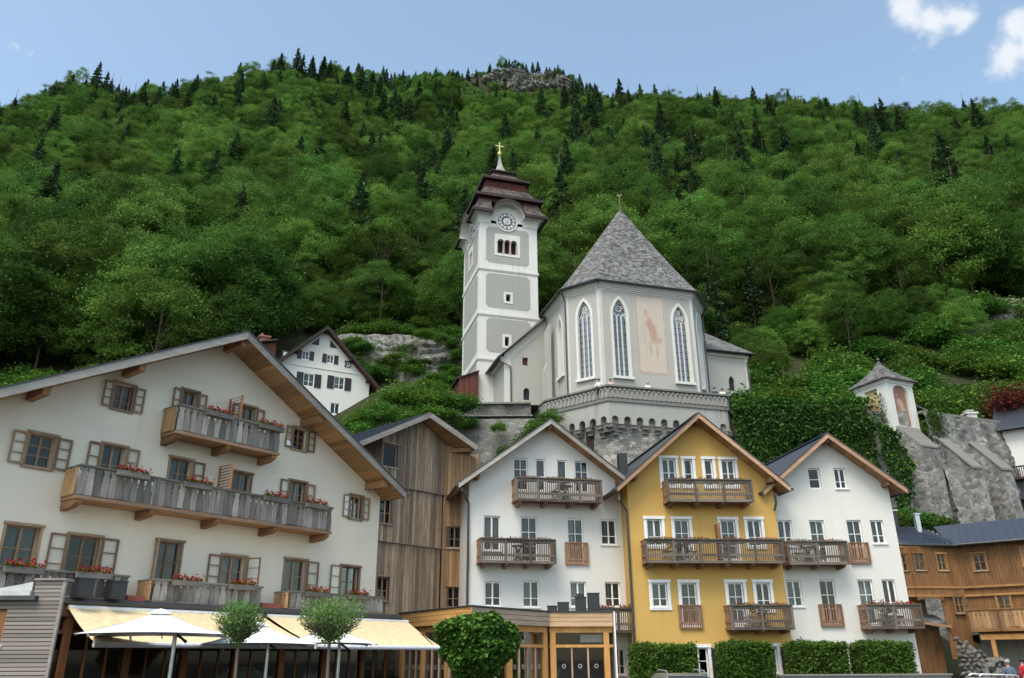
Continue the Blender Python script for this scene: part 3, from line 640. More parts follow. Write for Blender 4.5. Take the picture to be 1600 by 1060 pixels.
wood_wall('plank', 0, 1.45, 1.0, lambda x: 6.60, [(.28, .95, 3.9, 4.82)], T2, W_PLANKO, H, y=.10)
mb = MB(); mb.poly([(-.22, 12, 0), (-.22, .05, 0), (-.22, .05, topW(-.22)), (-.22, 12, topW(-.22))])
e2 = T2 @ Vector((1.75, .1, 0)); mb.poly([(e2.x, e2.y, 0), (e2.x-1, e2.y+9, 0), (e2.x-1, e2.y+9, 10.8), (e2.x, e2.y, 11.3)]); mb.build('side_wall', W_PLANK, H)
MB().box(-.24, WF+.02, -.03, .06, 9.10, 9.135).build('drip_board', W_GREYH, H); MB().box(-.24, WF+.02, .02, .1, 6.54, 6.575).build('drip_board', W_GREYH, H)
for (x0, x1, z0, z1, T, cu) in ((-.10, .74, 9.95, 11.05, T1, 0), (-.08, .60, 7.36, 8.50, T1, 1), (.05, .68, 4.04, 5.05, T1, 1), (.28, .95, 6.62, 7.62, T2, 1), (.28, .95, 3.9, 4.82, T2, 1)):
    w = window(H, x0, x1, z0, z1, W_CASE, y=.10, rows=(1, 1.4) if cu else (1,), casing=W_CASE, casew=.06, proud=-.01, curtain=None, sill=W_VERGE, pane=GLD if cu else M_DARK, cols=2 if cu else 1)  # top window's black pane stands in for its unlit open interior
    w.matrix_local = T @ Matrix.Translation((x0, .02 if z1 > 9 else (.08 if z0 > 6 else .12), z0))
rf = MB(); Q = Vector((4.61, -1.39, 11.50)); zc = 12.66
def RW(p): return tuple(p)
rf.slab([(-2.2, -.7, zc-.54*4.25), (2.05, -.7, zc), (2.05, 9, zc), (-2.2, 9, zc-.54*4.25)], (0, 0, .16)); rf.slab([(2.05, -.7, zc), (Q.x, Q.y, Q.z-.12), (7.2, 7.5, zc-.54*4.9), (2.05, 9, zc)], (0, 0, .16))
for i in range(18):
    yy = -.6+i*.53; rf.slab([(-2.2, yy, zc-.54*4.25+.16), (2.05, yy, zc+.16), (2.05, yy+.04, zc+.16), (-2.2, yy+.04, zc-.54*4.25+.16)], (0, 0, .045))
r = rf.build('roof', M_ROOF, H)
MB().slab([(-2.2, -.74, zc-.54*4.25-.10), (2.05, -.74, zc-.10), (2.05, -.74, zc+.15), (-2.2, -.74, zc-.54*4.25+.15)], (0, .04, 0)).build('verge_board', W_VERGE, r)
MB().beam((2.05, -.75, zc+.0), (Q.x, Q.y-.04, Q.z-.12), .05, .26).build('verge_board', W_VERGE, r)
MB().slab([(-2.1, -.65, zc-.54*4.15), (2.05, -.65, zc), (2.05, 1, zc), (-2.1, 1, zc-.54*4.15)], (0, 0, -.03)).slab([(2.05, -.65, zc), (Q.x-.05, Q.y+.1, Q.z-.14), (7.0, 5.5, zc-.54*4.8), (2.05, 3, zc)], (0, 0, -.03)).build('soffit', W_SOFF, r)
MB().beam((3.7, .3, 11.35), (4.55, -1.1, 11.35), .16, .2).build('purlin', W_BEAM, r)
MB().box(-2.0, -1.2, 1.2, 3.2, 10.5, 11.2).box(-1.1, -.3, 2.2, 4.2, 10.9, 11.75).build('dormer', M_ROOF, r); MB().tube([(-1.7, 2, 11), (-1.7, 2, 11.7)], .12).build('vent_pipe', M_ROOF, r)

# ================================================================== the three narrow gabled houses
def narrow(label, org, yaw, x1, axx, azz, sl, wins, wall, over, shear, mv, mt, frame_case=None, back=12, xr=None, holes_extra=()):
    H = thing('gable_house', label, 'house', (org[0], org[1], 0), R(yaw), 'narrow gabled houses side by side'); top = lambda x: azz-sl*abs(x-axx)
    mb = MB(); facade(mb, 0, x1, GZ-.05, top, [axx], [w[:4] for w in wins], rev=.14, mr=1); shell(mb, 0, x1, GZ-.05, top, axx, back)
    mb.build('wall', [wall, P_WHITE], H)
    for x0, xb, z0, z1, kind, cu in wins:
        rows = {'door': (1, 1, 1), 'win': (1, 2.1), 'slim': (1, 1.25), 'sq': (1, 1.1), 'tall': (1, 1, 1, 1)}[kind]
        window(H, x0, xb, z0, z1, PVC, fw=.065, cols=1 if kind == 'slim' else 2, rows=rows, y=.09, curtain=cu, sill=PVC if kind == 'win' else None,
               casing=frame_case, casew=.13, proud=.025, bar=.03, leafgap=kind != 'door')
    r, P = roof(H, axx, azz, -.62, xr or x1+.6, sl, sl, over, back+.3, shear=shear, th=.09, mt=mt, mv=mv, ms=W_SOFF, vh=.24)
    purlins(r, P, [axx, .30, x1-.25], over, W_BEAM, .16, .2)
    return H
Bw = [(2.09, 2.80, 9.0, 10.52, 'door', 'both'), (3.18, 3.67, 9.0, 10.52, 'slim', 'full'), (4.24, 4.73, 9.0, 10.52, 'slim', 'full'), (5.12, 5.81, 9.0, 10.52, 'door', 'both'),
      (.68, 1.47, 6.2, 7.77, 'win', 'full'), (2.43, 3.22, 5.75, 7.77, 'door', 'both'), (4.66, 5.44, 5.72, 7.75, 'door', 'both'), (6.30, 7.07, 6.58, 7.75, 'win', 'both'),
      (.75, 1.50, 3.80, 4.86, 'win', 'left'), (2.49, 3.26, 3.77, 4.91, 'win', 'both'), (4.70, 5.46, 3.80, 4.90, 'win', 'full'), (6.36, 7.10, 3.81, 4.90, 'win', 'both'), (6.62, 7.17, .95, 2.04, 'win', 'both')]
B = narrow('white gabled house with three dark balconies, standing right of the plank house', (-2.02, 37), 12.2, 7.45, 3.78, 12.12, .735, Bw, P_WHITE, .8, -.0, W_VERGE, M_ROOF, xr=7.35)
Cw = [(1.72, 2.37, 9.1, 10.38, 'sq', 'both'), (2.78, 3.19, 9.1, 10.36, 'slim', 'left'), (3.76, 4.16, 9.1, 10.36, 'slim', 'right'), (4.58, 5.22, 9.1, 10.35, 'sq', 'both'),
      (.80, 1.50, 6.35, 7.55, 'win', 'both'), (2.08, 2.78, 5.75, 7.54, 'door', 'full'), (4.25, 4.95, 5.75, 7.54, 'door', 'full'), (5.50, 6.16, 6.35, 7.55, 'win', 'both'),
      (.84, 1.54, 3.72, 4.75, 'win', 'both'), (2.15, 2.86, 3.0, 4.75, 'door', 'full'), (4.29, 5.00, 3.0, 4.76, 'door', 'full'), (5.57, 6.22, 3.6, 4.76, 'win', 'both'),
      (2.30, 3.12, .0, 2.05, 'tall', None), (5.55, 6.20, 1.0, 2.08, 'win', None)]
C = narrow('ochre yellow gabled house with white window surrounds and dark wooden balconies', (5.295, 37), 4.4, 6.92, 3.45, 12.20, .865, Cw, P_YELLOW, .8, -.10, W_VERGER, M_ROOF, PVC, xr=7.45)
Dw = [(1.88, 2.46, 9.08, 10.08, 'slim', None), (3.14, 3.70, 9.08, 10.08, 'win', None), (.09, .78, 6.4, 7.62, 'win', 'both'), (1.60, 2.31, 5.75, 7.61, 'door', 'full'), (3.36, 4.05, 5.75, 7.61, 'door', 'both'), (4.48, 5.10, 6.52, 7.60, 'win', 'both'),
      (.15, .84, 3.76, 4.90, 'win', 'both'), (1.66, 2.38, 3.0, 4.92, 'door', 'right'), (3.43, 4.12, 3.0, 4.92, 'door', 'full'), (4.55, 5.16, 3.4, 4.92, 'win', 'left'),
      (2.2, 2.9, .95, 2.1, 'win', 'both')]
D = narrow('off white gabled house with bluish roof, rightmost of the narrow houses', (12.263, 38), 1.0, 5.65, 2.80, 11.42, .80, Dw, P_WHITE2, .75, -.14, W_VERGER, M_ROOFB, xr=6.15)
# shutters of the ground floor doors
for Hh, x, z0, z1, w in ((C, 3.27, .05, 2.02, .48), (C, 6.36, 1.02, 2.06, .50), (D, 3.05, 1.0, 2.1, .42), (C, 1.62, .05, 2.02, .48)):
    m = MB().box(x, x+w, -.09, -.05, z0, z1).box(x+.05, x+w-.05, -.10, -.09, z0+.06, (z0+z1)/2-.04).box(x+.05, x+w-.05, -.10, -.09, (z0+z1)/2+.04, z1-.06).box(x-.03, x+.02, -.07, -.0, z0+.25, z0+.3).box(x-.03, x+.02, -.07, 0, z1-.3, z1-.25); m.build('shutter', M_GREEN, Hh)
balcs = [(B, 2.03, 6.10, 8.44, 9.43, 'top balcony of the white house'), (B, .39, 3.80, 5.66, 6.64, 'middle balcony of the white house'), (B, 5.6, 7.66, 2.78, 3.74, 'low balcony behind the larch pavilion'),
         (C, 1.67, 5.57, 8.29, 9.23, 'top balcony of the yellow house'), (C, .49, 6.66, 5.60, 6.55, 'long balcony of the yellow house'), (C, 4.04, 6.72, 2.83, 3.77, 'lowest balcony of the yellow house'),
         (D, .12, 2.82, 5.59, 6.54, 'upper balcony of the off white house'), (D, 3.27, 5.66, 2.86, 3.80, 'lower balcony of the off white house')]
for Hh, x0, x1, z0, z1, nm in balcs:
    b = balcony_slat(Hh, x0, x1, z0, z1, sides=(1, 1)); n = 3 if x1-x0 > 3 else 2
    if nm.startswith('long balcony of the y'): n = 4
    for i in range(n):
        q = ['left', 'right'] if n == 2 else (['left', 'middle', 'right'] if n == 3 else ['leftmost', 'second from the left', 'second from the right', 'rightmost'])
        flower_box(Hh, x0+(x1-x0)*(i+.5)/n, -.80, z1-.19, (x1-x0)/n*.8, 'sparse flower planter, %s on the %s' % (q[i], nm), 'sparse flower planters on the dark balconies', red=(nm[:3] == 'low' and Hh is not C))
louvre(C, 3.95, -.7, -.15, 5.62, 7.3)
for Hh, x0, x1, z0, z1 in ((B, 4.5, 5.62, 5.64, 6.65), (C, 1.95, 3.0, 2.82, 3.81), (D, 3.27, 4.2, 5.6, 6.57), (D, 1.47, 2.52, 2.89, 3.85)): juliet(Hh, x0, x1, z0, z1)
bistro(B, 2.2, -.42, 5.66, 'the middle balcony of the white house', (.55, )); bistro(B, 4.5, -.42, 8.44, 'the top balcony of the white house', (-.5,))
bistro(C, 2.1, -.42, 5.60, 'the long balcony of the yellow house', (-.55, .55)); bistro(C, 5.6, -.42, 2.83, 'the lowest balcony of the yellow house', (-.6,))
bistro(D, 1.2, -.42, 5.59, 'the upper balcony of the off white house', (-.5, .5)); bistro(D, 4.3, -.42, 2.86, 'the lower balcony of the off white house', (.5,))
# downpipes at the gaps between the houses
MB().tube([(-.45, -.7, 9.0), (-.45, -.75, 8.75), (-.04, -.10, 8.3), (-.04, -.10, GZ)], .055).build('downpipe', M_GUT, B)
MB().tube([(-.55, -.7, 8.55), (-.55, -.75, 8.3), (-.10, -.08, 7.9), (-.10, -.08, GZ)], .055).build('downpipe', M_GUT, C)
MB().tube([(-.25, -1.2, 8.55), (-.22, -1.15, 8.2), (-.05, -.2, 7.95), (.05, -.05, 7.9)], .055).build('downpipe', M_GUT, D)
MB().box(-1.5, -1.0, 2.0, 2.5, 8.5, 10.8).box(-1.46, -1.04, 2.04, 2.46, 10.8, 10.9).build('chimney', M_BOX, C); MB().box(.55, 1.0, 4.0, 4.5, 10, 11.6).build('chimney', M_BOX, C)

# ================================================================== church
CH0 = Vector((6.633, 56.1, 18.7)); CHY = R(16)
CH = thing('church', 'pale gothic church choir with tall traceried windows and steep shingled roof', 'church', CH0, CHY)
ZE, ZF = 29.0-18.7, 0.
CP = [(-2.0, 7.7), (-2.0, 2.45), (0, 0), (8.45, 0), (10.8, 2.75), (10.8, 11.5)]        # wall plan at the eaves, 0.35 inside
ctr = Vector((4.4, 5.5))
CW = [tuple(Vector(p)+(ctr-Vector(p)).normalized()*.38) for p in CP]
def facet(p, q):
    a = Vector((p[0], p[1], 0)); d = Vector((q[0]-p[0], q[1]-p[1], 0)); return Matrix.Translation(a) @ Matrix.Rotation(math.atan2(d.y, d.x), 4, 'Z'), d.length
def arch_pts(c, hw, zs, zt, n=8):            # pointed arch from left spring to right spring
    h = zt-zs; r_ = (hw*hw+h*h)/(2*hw); out = []
    for i in range(n+1):
        t = i/n; a = math.asin(min(1, h/r_))*t; out.append((c-hw+r_-r_*math.cos(a), zs+r_*math.sin(a)))
    return out+[(2*c-x, z) for x, z in out[-2::-1]]
def gothic_wall(mb, T, ln, z0, z1, arches, rev=.32, mw=0, mr=1):
    """wall strip with pointed openings: (centre, half width, sill, spring, tip)"""
    mb.T = T; facade(mb, 0, ln, z0, lambda x: z1, [], [(c-hw, c+hw, zs, zt) for c, hw, zs, zp, zt in arches], rev=0, mw=mw, mr=mw)
    for c, hw, zs, zp, zt in arches:
        ap = arch_pts(c, hw, zp, zt)
        for (xa, za), (xb, zb) in zip(ap, ap[1:]): mb.poly([(xa, 0, za), (xb, 0, zb), (xb, 0, zt), (xa, 0, zt)], mw); mb.poly([(xa, 0, za), (xa, rev, za), (xb, rev, zb), (xb, 0, zb)], mr)
        mb.poly([(c-hw, 0, zs), (c-hw, 0, zp), (c-hw, rev, zp), (c-hw, rev, zs)], mr); mb.poly([(c+hw, 0, zp), (c+hw, 0, zs), (c+hw, rev, zs), (c+hw, rev, zp)], mr)
        mb.poly([(c+hw, 0, zs), (c-hw, 0, zs), (c-hw, rev, zs), (c+hw, rev, zs)], mr)
    mb.T = None
def gothic_window(T, c, hw, zs, zp, zt, lights=3, style=0, gl=GLS):
    fr = MB(); fr.T = T; fw = .17
    o1 = [(c-hw-fw, zs)]+arch_pts(c, hw+fw, zp, zt+fw*1.5)+[(c+hw+fw, zs)]; i1 = [(c-hw+.03, zs)]+arch_pts(c, hw-.03, zp, zt-.05)+[(c+hw-.03, zs)]
    for k in range(len(o1)-1):
        a, b, d, e = o1[k], o1[k+1], i1[k+1], i1[k]; fr.poly([(e[0], -.06, e[1]), (a[0], -.06, a[1]), (b[0], -.06, b[1]), (d[0], -.06, d[1])][::-1])
        fr.poly([(a[0], -.06, a[1]), (a[0], .02, a[1]), (b[0], .02, b[1]), (b[0], -.06, b[1])]); fr.poly([(e[0], -.06, e[1]), (d[0], -.06, d[1]), (d[0], .28, d[1]), (e[0], .28, e[1])])
    fr.box(c-hw-fw-.08, c+hw+fw+.08, -.22, .05, zs-.2, zs)
    o = fr.build('window', P_TOWER, CH); w = 2*hw-.06; x0 = c-hw+.03
    mu = MB(); mu.T = T
    for i in range(1, lights): x = x0+w*i/lights; mu.box(x-.045, x+.045, .10, .24, zs, zp+.02)
    rl = w/lights/2
    def ring(cx, cz, r0, m=12, th=.045):
        pts = [(cx+r0*math.cos(2*math.pi*i/m), .17, cz+r0*math.sin(2*math.pi*i/m)) for i in range(m+1)]; mu.tube(pts, th, 5)
    for i in range(lights):
        ap = arch_pts(x0+w*(i+.5)/lights, rl, zp-.25, zp+.12, 4); mu.tube([(x, .17, z) for x, z in ap], .04, 5)
    if style == 0:
        for dx, dz in ((-.5, .42), (.5, .42), (0, .98)): ring(c+dx*hw*.8, zp+dz*(zt-zp)*.62, hw*.33)
        for dx, dz in ((-.5, .42), (.5, .42), (0, .98)):
            for a in (0, math.pi/4, math.pi/2, 3*math.pi/4):
                q = hw*.3; cx, cz = c+dx*hw*.8, zp+dz*(zt-zp)*.62; mu.beam((cx-q*math.cos(a), .17, cz-q*math.sin(a)), (cx+q*math.cos(a), .17, cz+q*math.sin(a)), .05, .05)
    elif style == 1:
        for k in (-1.2, -.6, 0, .6, 1.2):
            for sgn in (-1, 1): 
                p0 = (c+k*hw*.55-sgn*hw*.35, .17, zp+.05); p1 = (c+k*hw*.55+sgn*hw*.35, .17, zp+(zt-zp)*.7); 
                if abs(p0[0]-c) < hw*.95 and abs(p1[0]-c) < hw*.62: mu.beam(p0, p1, .06, .06)
        ring(c, zp+(zt-zp)*.45, hw*.4); ring(c, zp+(zt-zp)*.78, hw*.18, 8)
    else:
        ring(c, zp+(zt-zp)*.42, hw*.38)
        for a in range(6): ring(c+hw*.66*math.cos(a*math.pi/5), zp+(zt-zp)*(.1+.75*math.sin(a*math.pi/5)), hw*.16, 8)
    mu.build('tracery', P_TRIM, o)
    g = MB(); g.T = T; ap = arch_pts(c, hw-.04, zp, zt-.06, 6); g.poly([(x0, .2, zs)]+[(x, .2, z) for x, z in ap]+[(x0+w, .2, zs)][::1]); g.build('glazing', gl, o)
    ld = MB(); ld.T = T
    for k in range(1, 10): z = zs+(zp-zs)*k/10; ld.box(x0, x0+w, .185, .195, z-.018, z+.018)
    ld.build('lead_bars', M_IRON, o)
    return o
mb = MB(); zs, zp, zt = 21.3-18.7, 26.35-18.7, 27.75-18.7
ARW = {}
for k in range(5):
    T, ln = facet(CW[k], CW[k+1]); ar = []
    if k == 0: ar = [(ln-1.55, .5, zs+1, zp-.3, zt-.4)]
    if k == 1: ar = [(ln/2+.1, .60, zs, zp, zt)]
    if k == 2: ar = [(1.62, .60, zs, zp, zt), (6.75, .60, zs, zp, zt)]
    if k == 3: ar = [(ln/2, .60, zs, zp, zt)]
    if k == 4: ar = [(2.2, .5, zs, zp, zt)]
    gothic_wall(mb, T, ln, -1.0, ZE+.05, ar); ARW[k] = (T, ln, ar)
mb.build('wall', [P_OLD, P_TRIM], CH)
for k, st in ((0, 0), (1, 1), (3, 0), (4, 0)):
    T, ln, ar = ARW[k]
    for a in ar: gothic_window(T, *a, style=st)
T, ln, ar = ARW[2]; gothic_window(T, *ar[0], style=2); gothic_window(T, *ar[1], style=0)
# cornice, quoins, buttress strips
cn = MB()
for k in range(5):
    T, ln = facet(CW[k], CW[k+1]); cn.T = T
    for i in range(5):
        z0 = ZE-.62+.13*i; dp = .04+.075*i; cn.box(-.12*dp, ln+.12*dp, -dp, .05, z0, z0+.13)
cn.build('cornice', P_TRIM, CH)
qn = MB()
for k in range(1, 5):
    for side in (0, 1):
        T, ln = facet(CW[k-1+side], CW[k+side]); qn.T = T
        if side == 0: qn.box(ln-.22, ln+.004, -.02, .02, -1, ZE-.62)
        else: qn.box(-.004, .22, -.02, .02, -1, ZE-.62)
qn.build('quoin_strip', P_TRIM, CH)
# fresco: worn figure in rose and ochre
def fresco(name, seed=0, ground=((.60, .50, .40), (.62, .47, .40)), tones=((.40, .16, .11), (.50, .36, .26), (.30, .24, .22)), wall=(.44, .437, .405), worn=.5):
    """worn wall painting: a standing cloaked figure, patchy and faded into the plaster"""
    m, t, p, o = new_mat(name); tcx = nd(t, 'ShaderNodeTexCoord'); sep = nd(t, 'ShaderNodeSeparateXYZ'); t.links.new(tcx.outputs['Generated'], sep.inputs[0])
    mp = nd(t, 'ShaderNodeMapping'); mp.inputs['Location'].default_value = (seed, seed*2, 0); t.links.new(tcx.outputs['Object'], mp.inputs[0])
    n1 = noise(t, mp.outputs[0], 1.0, 6, .65); n2 = noise(t, mp.outputs[0], 2.8, 7, .72); n3 = noise(t, mp.outputs[0], 9, 6, .75)
    x, z = sep.outputs[0], sep.outputs[2]
    col = mixc(t, rng(t, n1, .35, .65), ground[0], ground[1])
    def blob(cx, cz, rx, rz, tilt=0., soft=.5):
        dx = mth(t, 'SUBTRACT', x, cx); dz = mth(t, 'SUBTRACT', z, cz); dx = mth(t, 'ADD', dx, mth(t, 'MULTIPLY', dz, tilt))
        q = mth(t, 'ADD', mth(t, 'POWER', mth(t, 'DIVIDE', dx, rx), 2), mth(t, 'POWER', mth(t, 'DIVIDE', dz, rz), 2))
        return rng(t, mth(t, 'ADD', q, mth(t, 'MULTIPLY', mth(t, 'SUBTRACT', n2, .5), 2.2)), 1.2, soft)
    def lay(col, shapes, tone, k):
        f = None
        for a_ in shapes: b_ = blob(*a_); f = b_ if f is None else mth(t, 'MAXIMUM', f, b_)
        return mixc(t, mth(t, 'MULTIPLY', mth(t, 'MULTIPLY', f, k), rng(t, n3, .32, .62, .35, 1.)), col, tone)
    col = lay(col, [(.40, .72, .20, .10), (.22, .52, .08, .16, -.1)], tones[1], .6)
    col = lay(col, [(.56, .52, .15, .17, .42), (.70, .43, .16, .045), (.46, .62, .13, .09)], tones[0], .85)
    col = lay(col, [(.44, .32, .05, .10, .08), (.66, .29, .055, .11, -.08), (.36, .78, .07, .035)], tones[0], .6)
    col = lay(col, [(.48, .55, .03, .16, .3), (.60, .47, .025, .10, .5), (.30, .45, .02, .30, -.02), (.40, .73, .05, .02)], tones[2], .6)
    col = lay(col, [(.5, .12, .42, .05), (.25, .18, .15, .06)], tones[1], .4)
    ed = mth(t, 'MINIMUM', mth(t, 'MINIMUM', x, mth(t, 'SUBTRACT', 1, x)), mth(t, 'MULTIPLY', mth(t, 'MINIMUM', z, mth(t, 'SUBTRACT', 1, z)), 2.4)); ed = mth(t, 'ADD', ed, mth(t, 'MULTIPLY', mth(t, 'SUBTRACT', n2, .5), .05))
    col = mixc(t, mth(t, 'MULTIPLY', rng(t, ed, .075, .05), rng(t, n1, .40, .6, .2, .75)), col, tones[0]); col = mixc(t, rng(t, ed, .022, .008), col, wall)
    col = mixc(t, mth(t, 'MULTIPLY', rng(t, n1, .48, .66), worn), col, wall); col = mixc(t, rng(t, n3, .52, .72, 0, worn), col, wall)
    t.links.new(col, p.inputs['Base Color']); p.inputs['Roughness'].default_value = .95; p.inputs['Specular IOR Level'].default_value = .1; bump(t, p, n3, .3, .02); return m
FRES = fresco('faded fresco', 3.1, ground=((.52, .475, .41), (.52, .45, .385)), tones=((.42, .19, .13), (.54, .37, .28), (.34, .24, .20)), worn=.45)
fm = MB().box(0, 2.55, -.012, -.003, 0, 6.55); o = fm.build('fresco', FRES, CH); T, ln, ar = ARW[2]; o.matrix_local = T @ Matrix.Translation((2.95, 0, 21.75-18.7))
# roof of the choir
def hip(mb, ring, apex, m=0, steps=8, flare=.0, th=.14):
    n = len(ring); lv = []
    for s in range(steps+1):
        t = s/steps; k = (1-t)*(1+flare*(-t*(1-t))*2); lv.append([(apex[0]+(p[0]-apex[0])*k, apex[1]+(p[1]-apex[1])*k, p[2]+(apex[2]-p[2])*t) for p in ring])
    vs = [q for l in lv for q in l]; mb.add(vs, [(s*n+i, s*n+(i+1) % n, (s+1)*n+(i+1) % n, (s+1)*n+i) for s in range(steps) for i in range(n)], m)
eav = [tuple(Vector(p)+(Vector(p)-ctr).normalized()*.14) for p in CP]+[(4.4, 14)]
rf = MB(); hip(rf, [(p[0], p[1], ZE+.10) for p in eav], (4.95, 5.6, 39.4-18.7), flare=.07); hip(rf, [(p[0], p[1], ZE-.04) for p in eav][::-1], (4.75, 5.6, ZE+.1), steps=1)
n = len(eav); rf.add([(p[0], p[1], ZE-.04) for p in eav]+[(p[0], p[1], ZE+.10) for p in eav], [(i, (i+1) % n, n+(i+1) % n, n+i) for i in range(n)])
cr_ = rf.build('roof', SH_GREY, CH)
g = MB(); g.tube([(p[0]*1.0, p[1], ZE-.03) for p in [tuple(Vector(q)+(Vector(q)-ctr).normalized()*.24) for q in CP]], .085, 6); g.build('gutter', M_GUT, cr_)
for i in (1, 4):
    p = Vector(CW[i]); q = p+(p-ctr).normalized()*.12; e = p+(p-ctr).normalized()*.5
    MB().tube([(e.x, e.y, ZE-.05), (e.x, e.y, ZE-.25), (q.x, q.y, ZE-.9), (q.x, q.y, -1)], .06, 6).build('downpipe', M_GUT, CH)
w = MB().tube([(4.95, 5.6, 20.5), (4.95, 5.6, 22.2)], .035, 5).lathe([(0, .0), (.09, .08), (0, .16)], 8, (4.95, 5.6, 21.0))
w.slab([(4.72, 5.6, 22.05), (4.9, 5.6, 22.0), (5.1, 5.6, 22.1), (5.25, 5.6, 22.32), (5.08, 5.6, 22.26), (4.95, 5.6, 22.15), (4.78, 5.6, 22.28)], (0, .03, 0)); w.build('weathercock', M_VANE, cr_)
# buttress on the left flank, aisle wall with raking roof, right side chapel
bt = MB()
for (yy, dz, dd) in ((5.9, 0, .55),):
    bt.slab([(-2.0, yy-.35, -1), (-2.0-dd, yy-.35, -1), (-2.0-dd, yy-.35, 4.6), (-2.0-dd*.6, yy-.35, 5.2), (-2.0-dd*.6, yy-.35, 8.1), (-2.0, yy-.35, 8.7)], (0, .7, 0))
bt.build('buttress', P_OLD, CH)
Nx0, Ny = -5.35, 7.7
ntop = lambda x: (25.15-18.7)+.98*(x-Nx0)
nw = MB(); facade(nw, Nx0, -1.6, -2, ntop, [], [(-3.8, -3.3, 24.3-18.7, 25.0-18.7), (-3.75, -3.2, 21.3-18.7, 22.35-18.7)], y=Ny, rev=.3, mr=1)
nw.poly([(Nx0, Ny, -2), (Nx0, Ny, ntop(Nx0)), (Nx0, Ny+5, ntop(Nx0)), (Nx0, Ny+5, -2)]); nw.build('aisle_wall', [P_OLD, P_TRIM], CH)
nq = MB(); nq.box(Nx0-.03, Nx0+.55, Ny-.03, Ny+.02, -2, ntop(Nx0)); nq.slab([(Nx0, Ny-.025, ntop(Nx0)-.85), (-1.6, Ny-.025, ntop(-1.6)-.85), (-1.6, Ny-.025, ntop(-1.6)), (Nx0, Ny-.025, ntop(Nx0))], (0, .03, 0)); nq.box(Nx0-.35, Nx0, Ny, Ny+4.5, ntop(Nx0)-.75, ntop(Nx0)-.25); nq.build('aisle_trim', P_TRIM, CH)
nr = MB(); nr.slab([(Nx0-.65, Ny-.35, ntop(Nx0)-.55), (-1.5, Ny-.35, ntop(-1.5)+.1), (-1.5, Ny+4.5, ntop(-1.5)+.1), (Nx0-.65, Ny+4.5, ntop(Nx0)-.55)], (0, 0, .16)); nr.build('aisle_roof', SH_BROWN, CH)
MB().tube([(Nx0-.72, Ny-.4, ntop(Nx0)-.6), (Nx0-.72, Ny+4.5, ntop(Nx0)-.6)], .08, 6).tube([(Nx0-.7, Ny-.35, ntop(Nx0)-.7), (Nx0+.5, Ny-.1, ntop(Nx0)-1.1), (Nx0+.55, Ny-.1, -2)], .055, 6).tube([(Nx0-.7, Ny-.4, ntop(Nx0)-.5), (-1.6, Ny-.4, ntop(-1.6)+.05)], .07, 6).build('gutter', M_GUT, CH)
for (x0, x1, z0, z1, m) in ((-3.8, -3.3, 5.6, 6.3, W_SHED), (-3.75, -3.2, 2.6, 3.65, M_IRON)): bx('window', m, CH, x0, x1, Ny+.2, Ny+.24, z0, z1)
ap = arch_pts(-3.475, .275, 3.3, 3.65, 5); sp = MB()
for (xa, za), (xb, zb) in zip(ap, ap[1:]): sp.slab([(xa, Ny-.002, za), (xb, Ny-.002, zb), (xb, Ny-.002, 3.66), (xa, Ny-.002, 3.66)], (0, .2, 0))
sp.build('window_arch', P_OLD, CH)
sy = 3.9; sx0, sx1 = 10.4, 15.05; zse = 25.6-18.7
sw = MB(); facade(sw, sx0, sx1, -3, lambda x: zse, [], [(13.05, 13.6, 22.3-18.7, 23.6-18.7)], y=sy, rev=.3, mr=1); sw.poly([(sx1, sy, -3), (sx1, sy+8, -3), (sx1, sy+8, zse), (sx1, sy, zse)]); sw.build('chapel_wall', [P_OLD, P_TRIM], CH)
sw = MB(); sw.box(sx1-.28, sx1+.02, sy-.02, sy+.02, -3, zse-.3); sw.box(sx0, sx1+.1, sy-.12, sy+.05, zse-.3, zse); sw.build('chapel_trim', P_TRIM, CH)
bx('window', M_IRON, CH, 13.05, 13.6, sy+.2, sy+.24, 3.6, 4.9)
ap = arch_pts(13.325, .275, 4.4, 4.9, 5); sp = MB()
for (xa, za), (xb, zb) in zip(ap, ap[1:]): sp.slab([(xa, sy-.002, za), (xb, sy-.002, zb), (xb, sy-.002, 4.91), (xa, sy-.002, 4.91)], (0, .2, 0))
sp.build('window_arch', P_OLD, CH)
sr_ = MB(); sr_.slab([(sx0-.3, sy-.45, zse-.05), (sx1+.45, sy-.45, zse-.05), (sx1-.9, sy+5.5, zse+4.2), (sx0-.3, sy+5.5, zse+4.2)], (0, 0, .14)); sr_.slab([(sx1+.45, sy-.45, zse-.05), (sx1+.45, sy+8, zse-.05), (sx1-.9, sy+8, zse+4.2), (sx1-.9, sy+5.5, zse+4.2)], (0, 0, .14)); s0 = sr_.build('chapel_roof', SH_GREY, CH)
MB().tube([(sx0, sy-.52, zse), (sx1+.5, sy-.52, zse)], .075, 6).tube([(sx1+.3, sy-.5, zse-.1), (sx1-.1, sy-.08, zse-.7), (sx1-.1, sy-.08, -3)], .055, 6).build('gutter', M_GUT, CH)

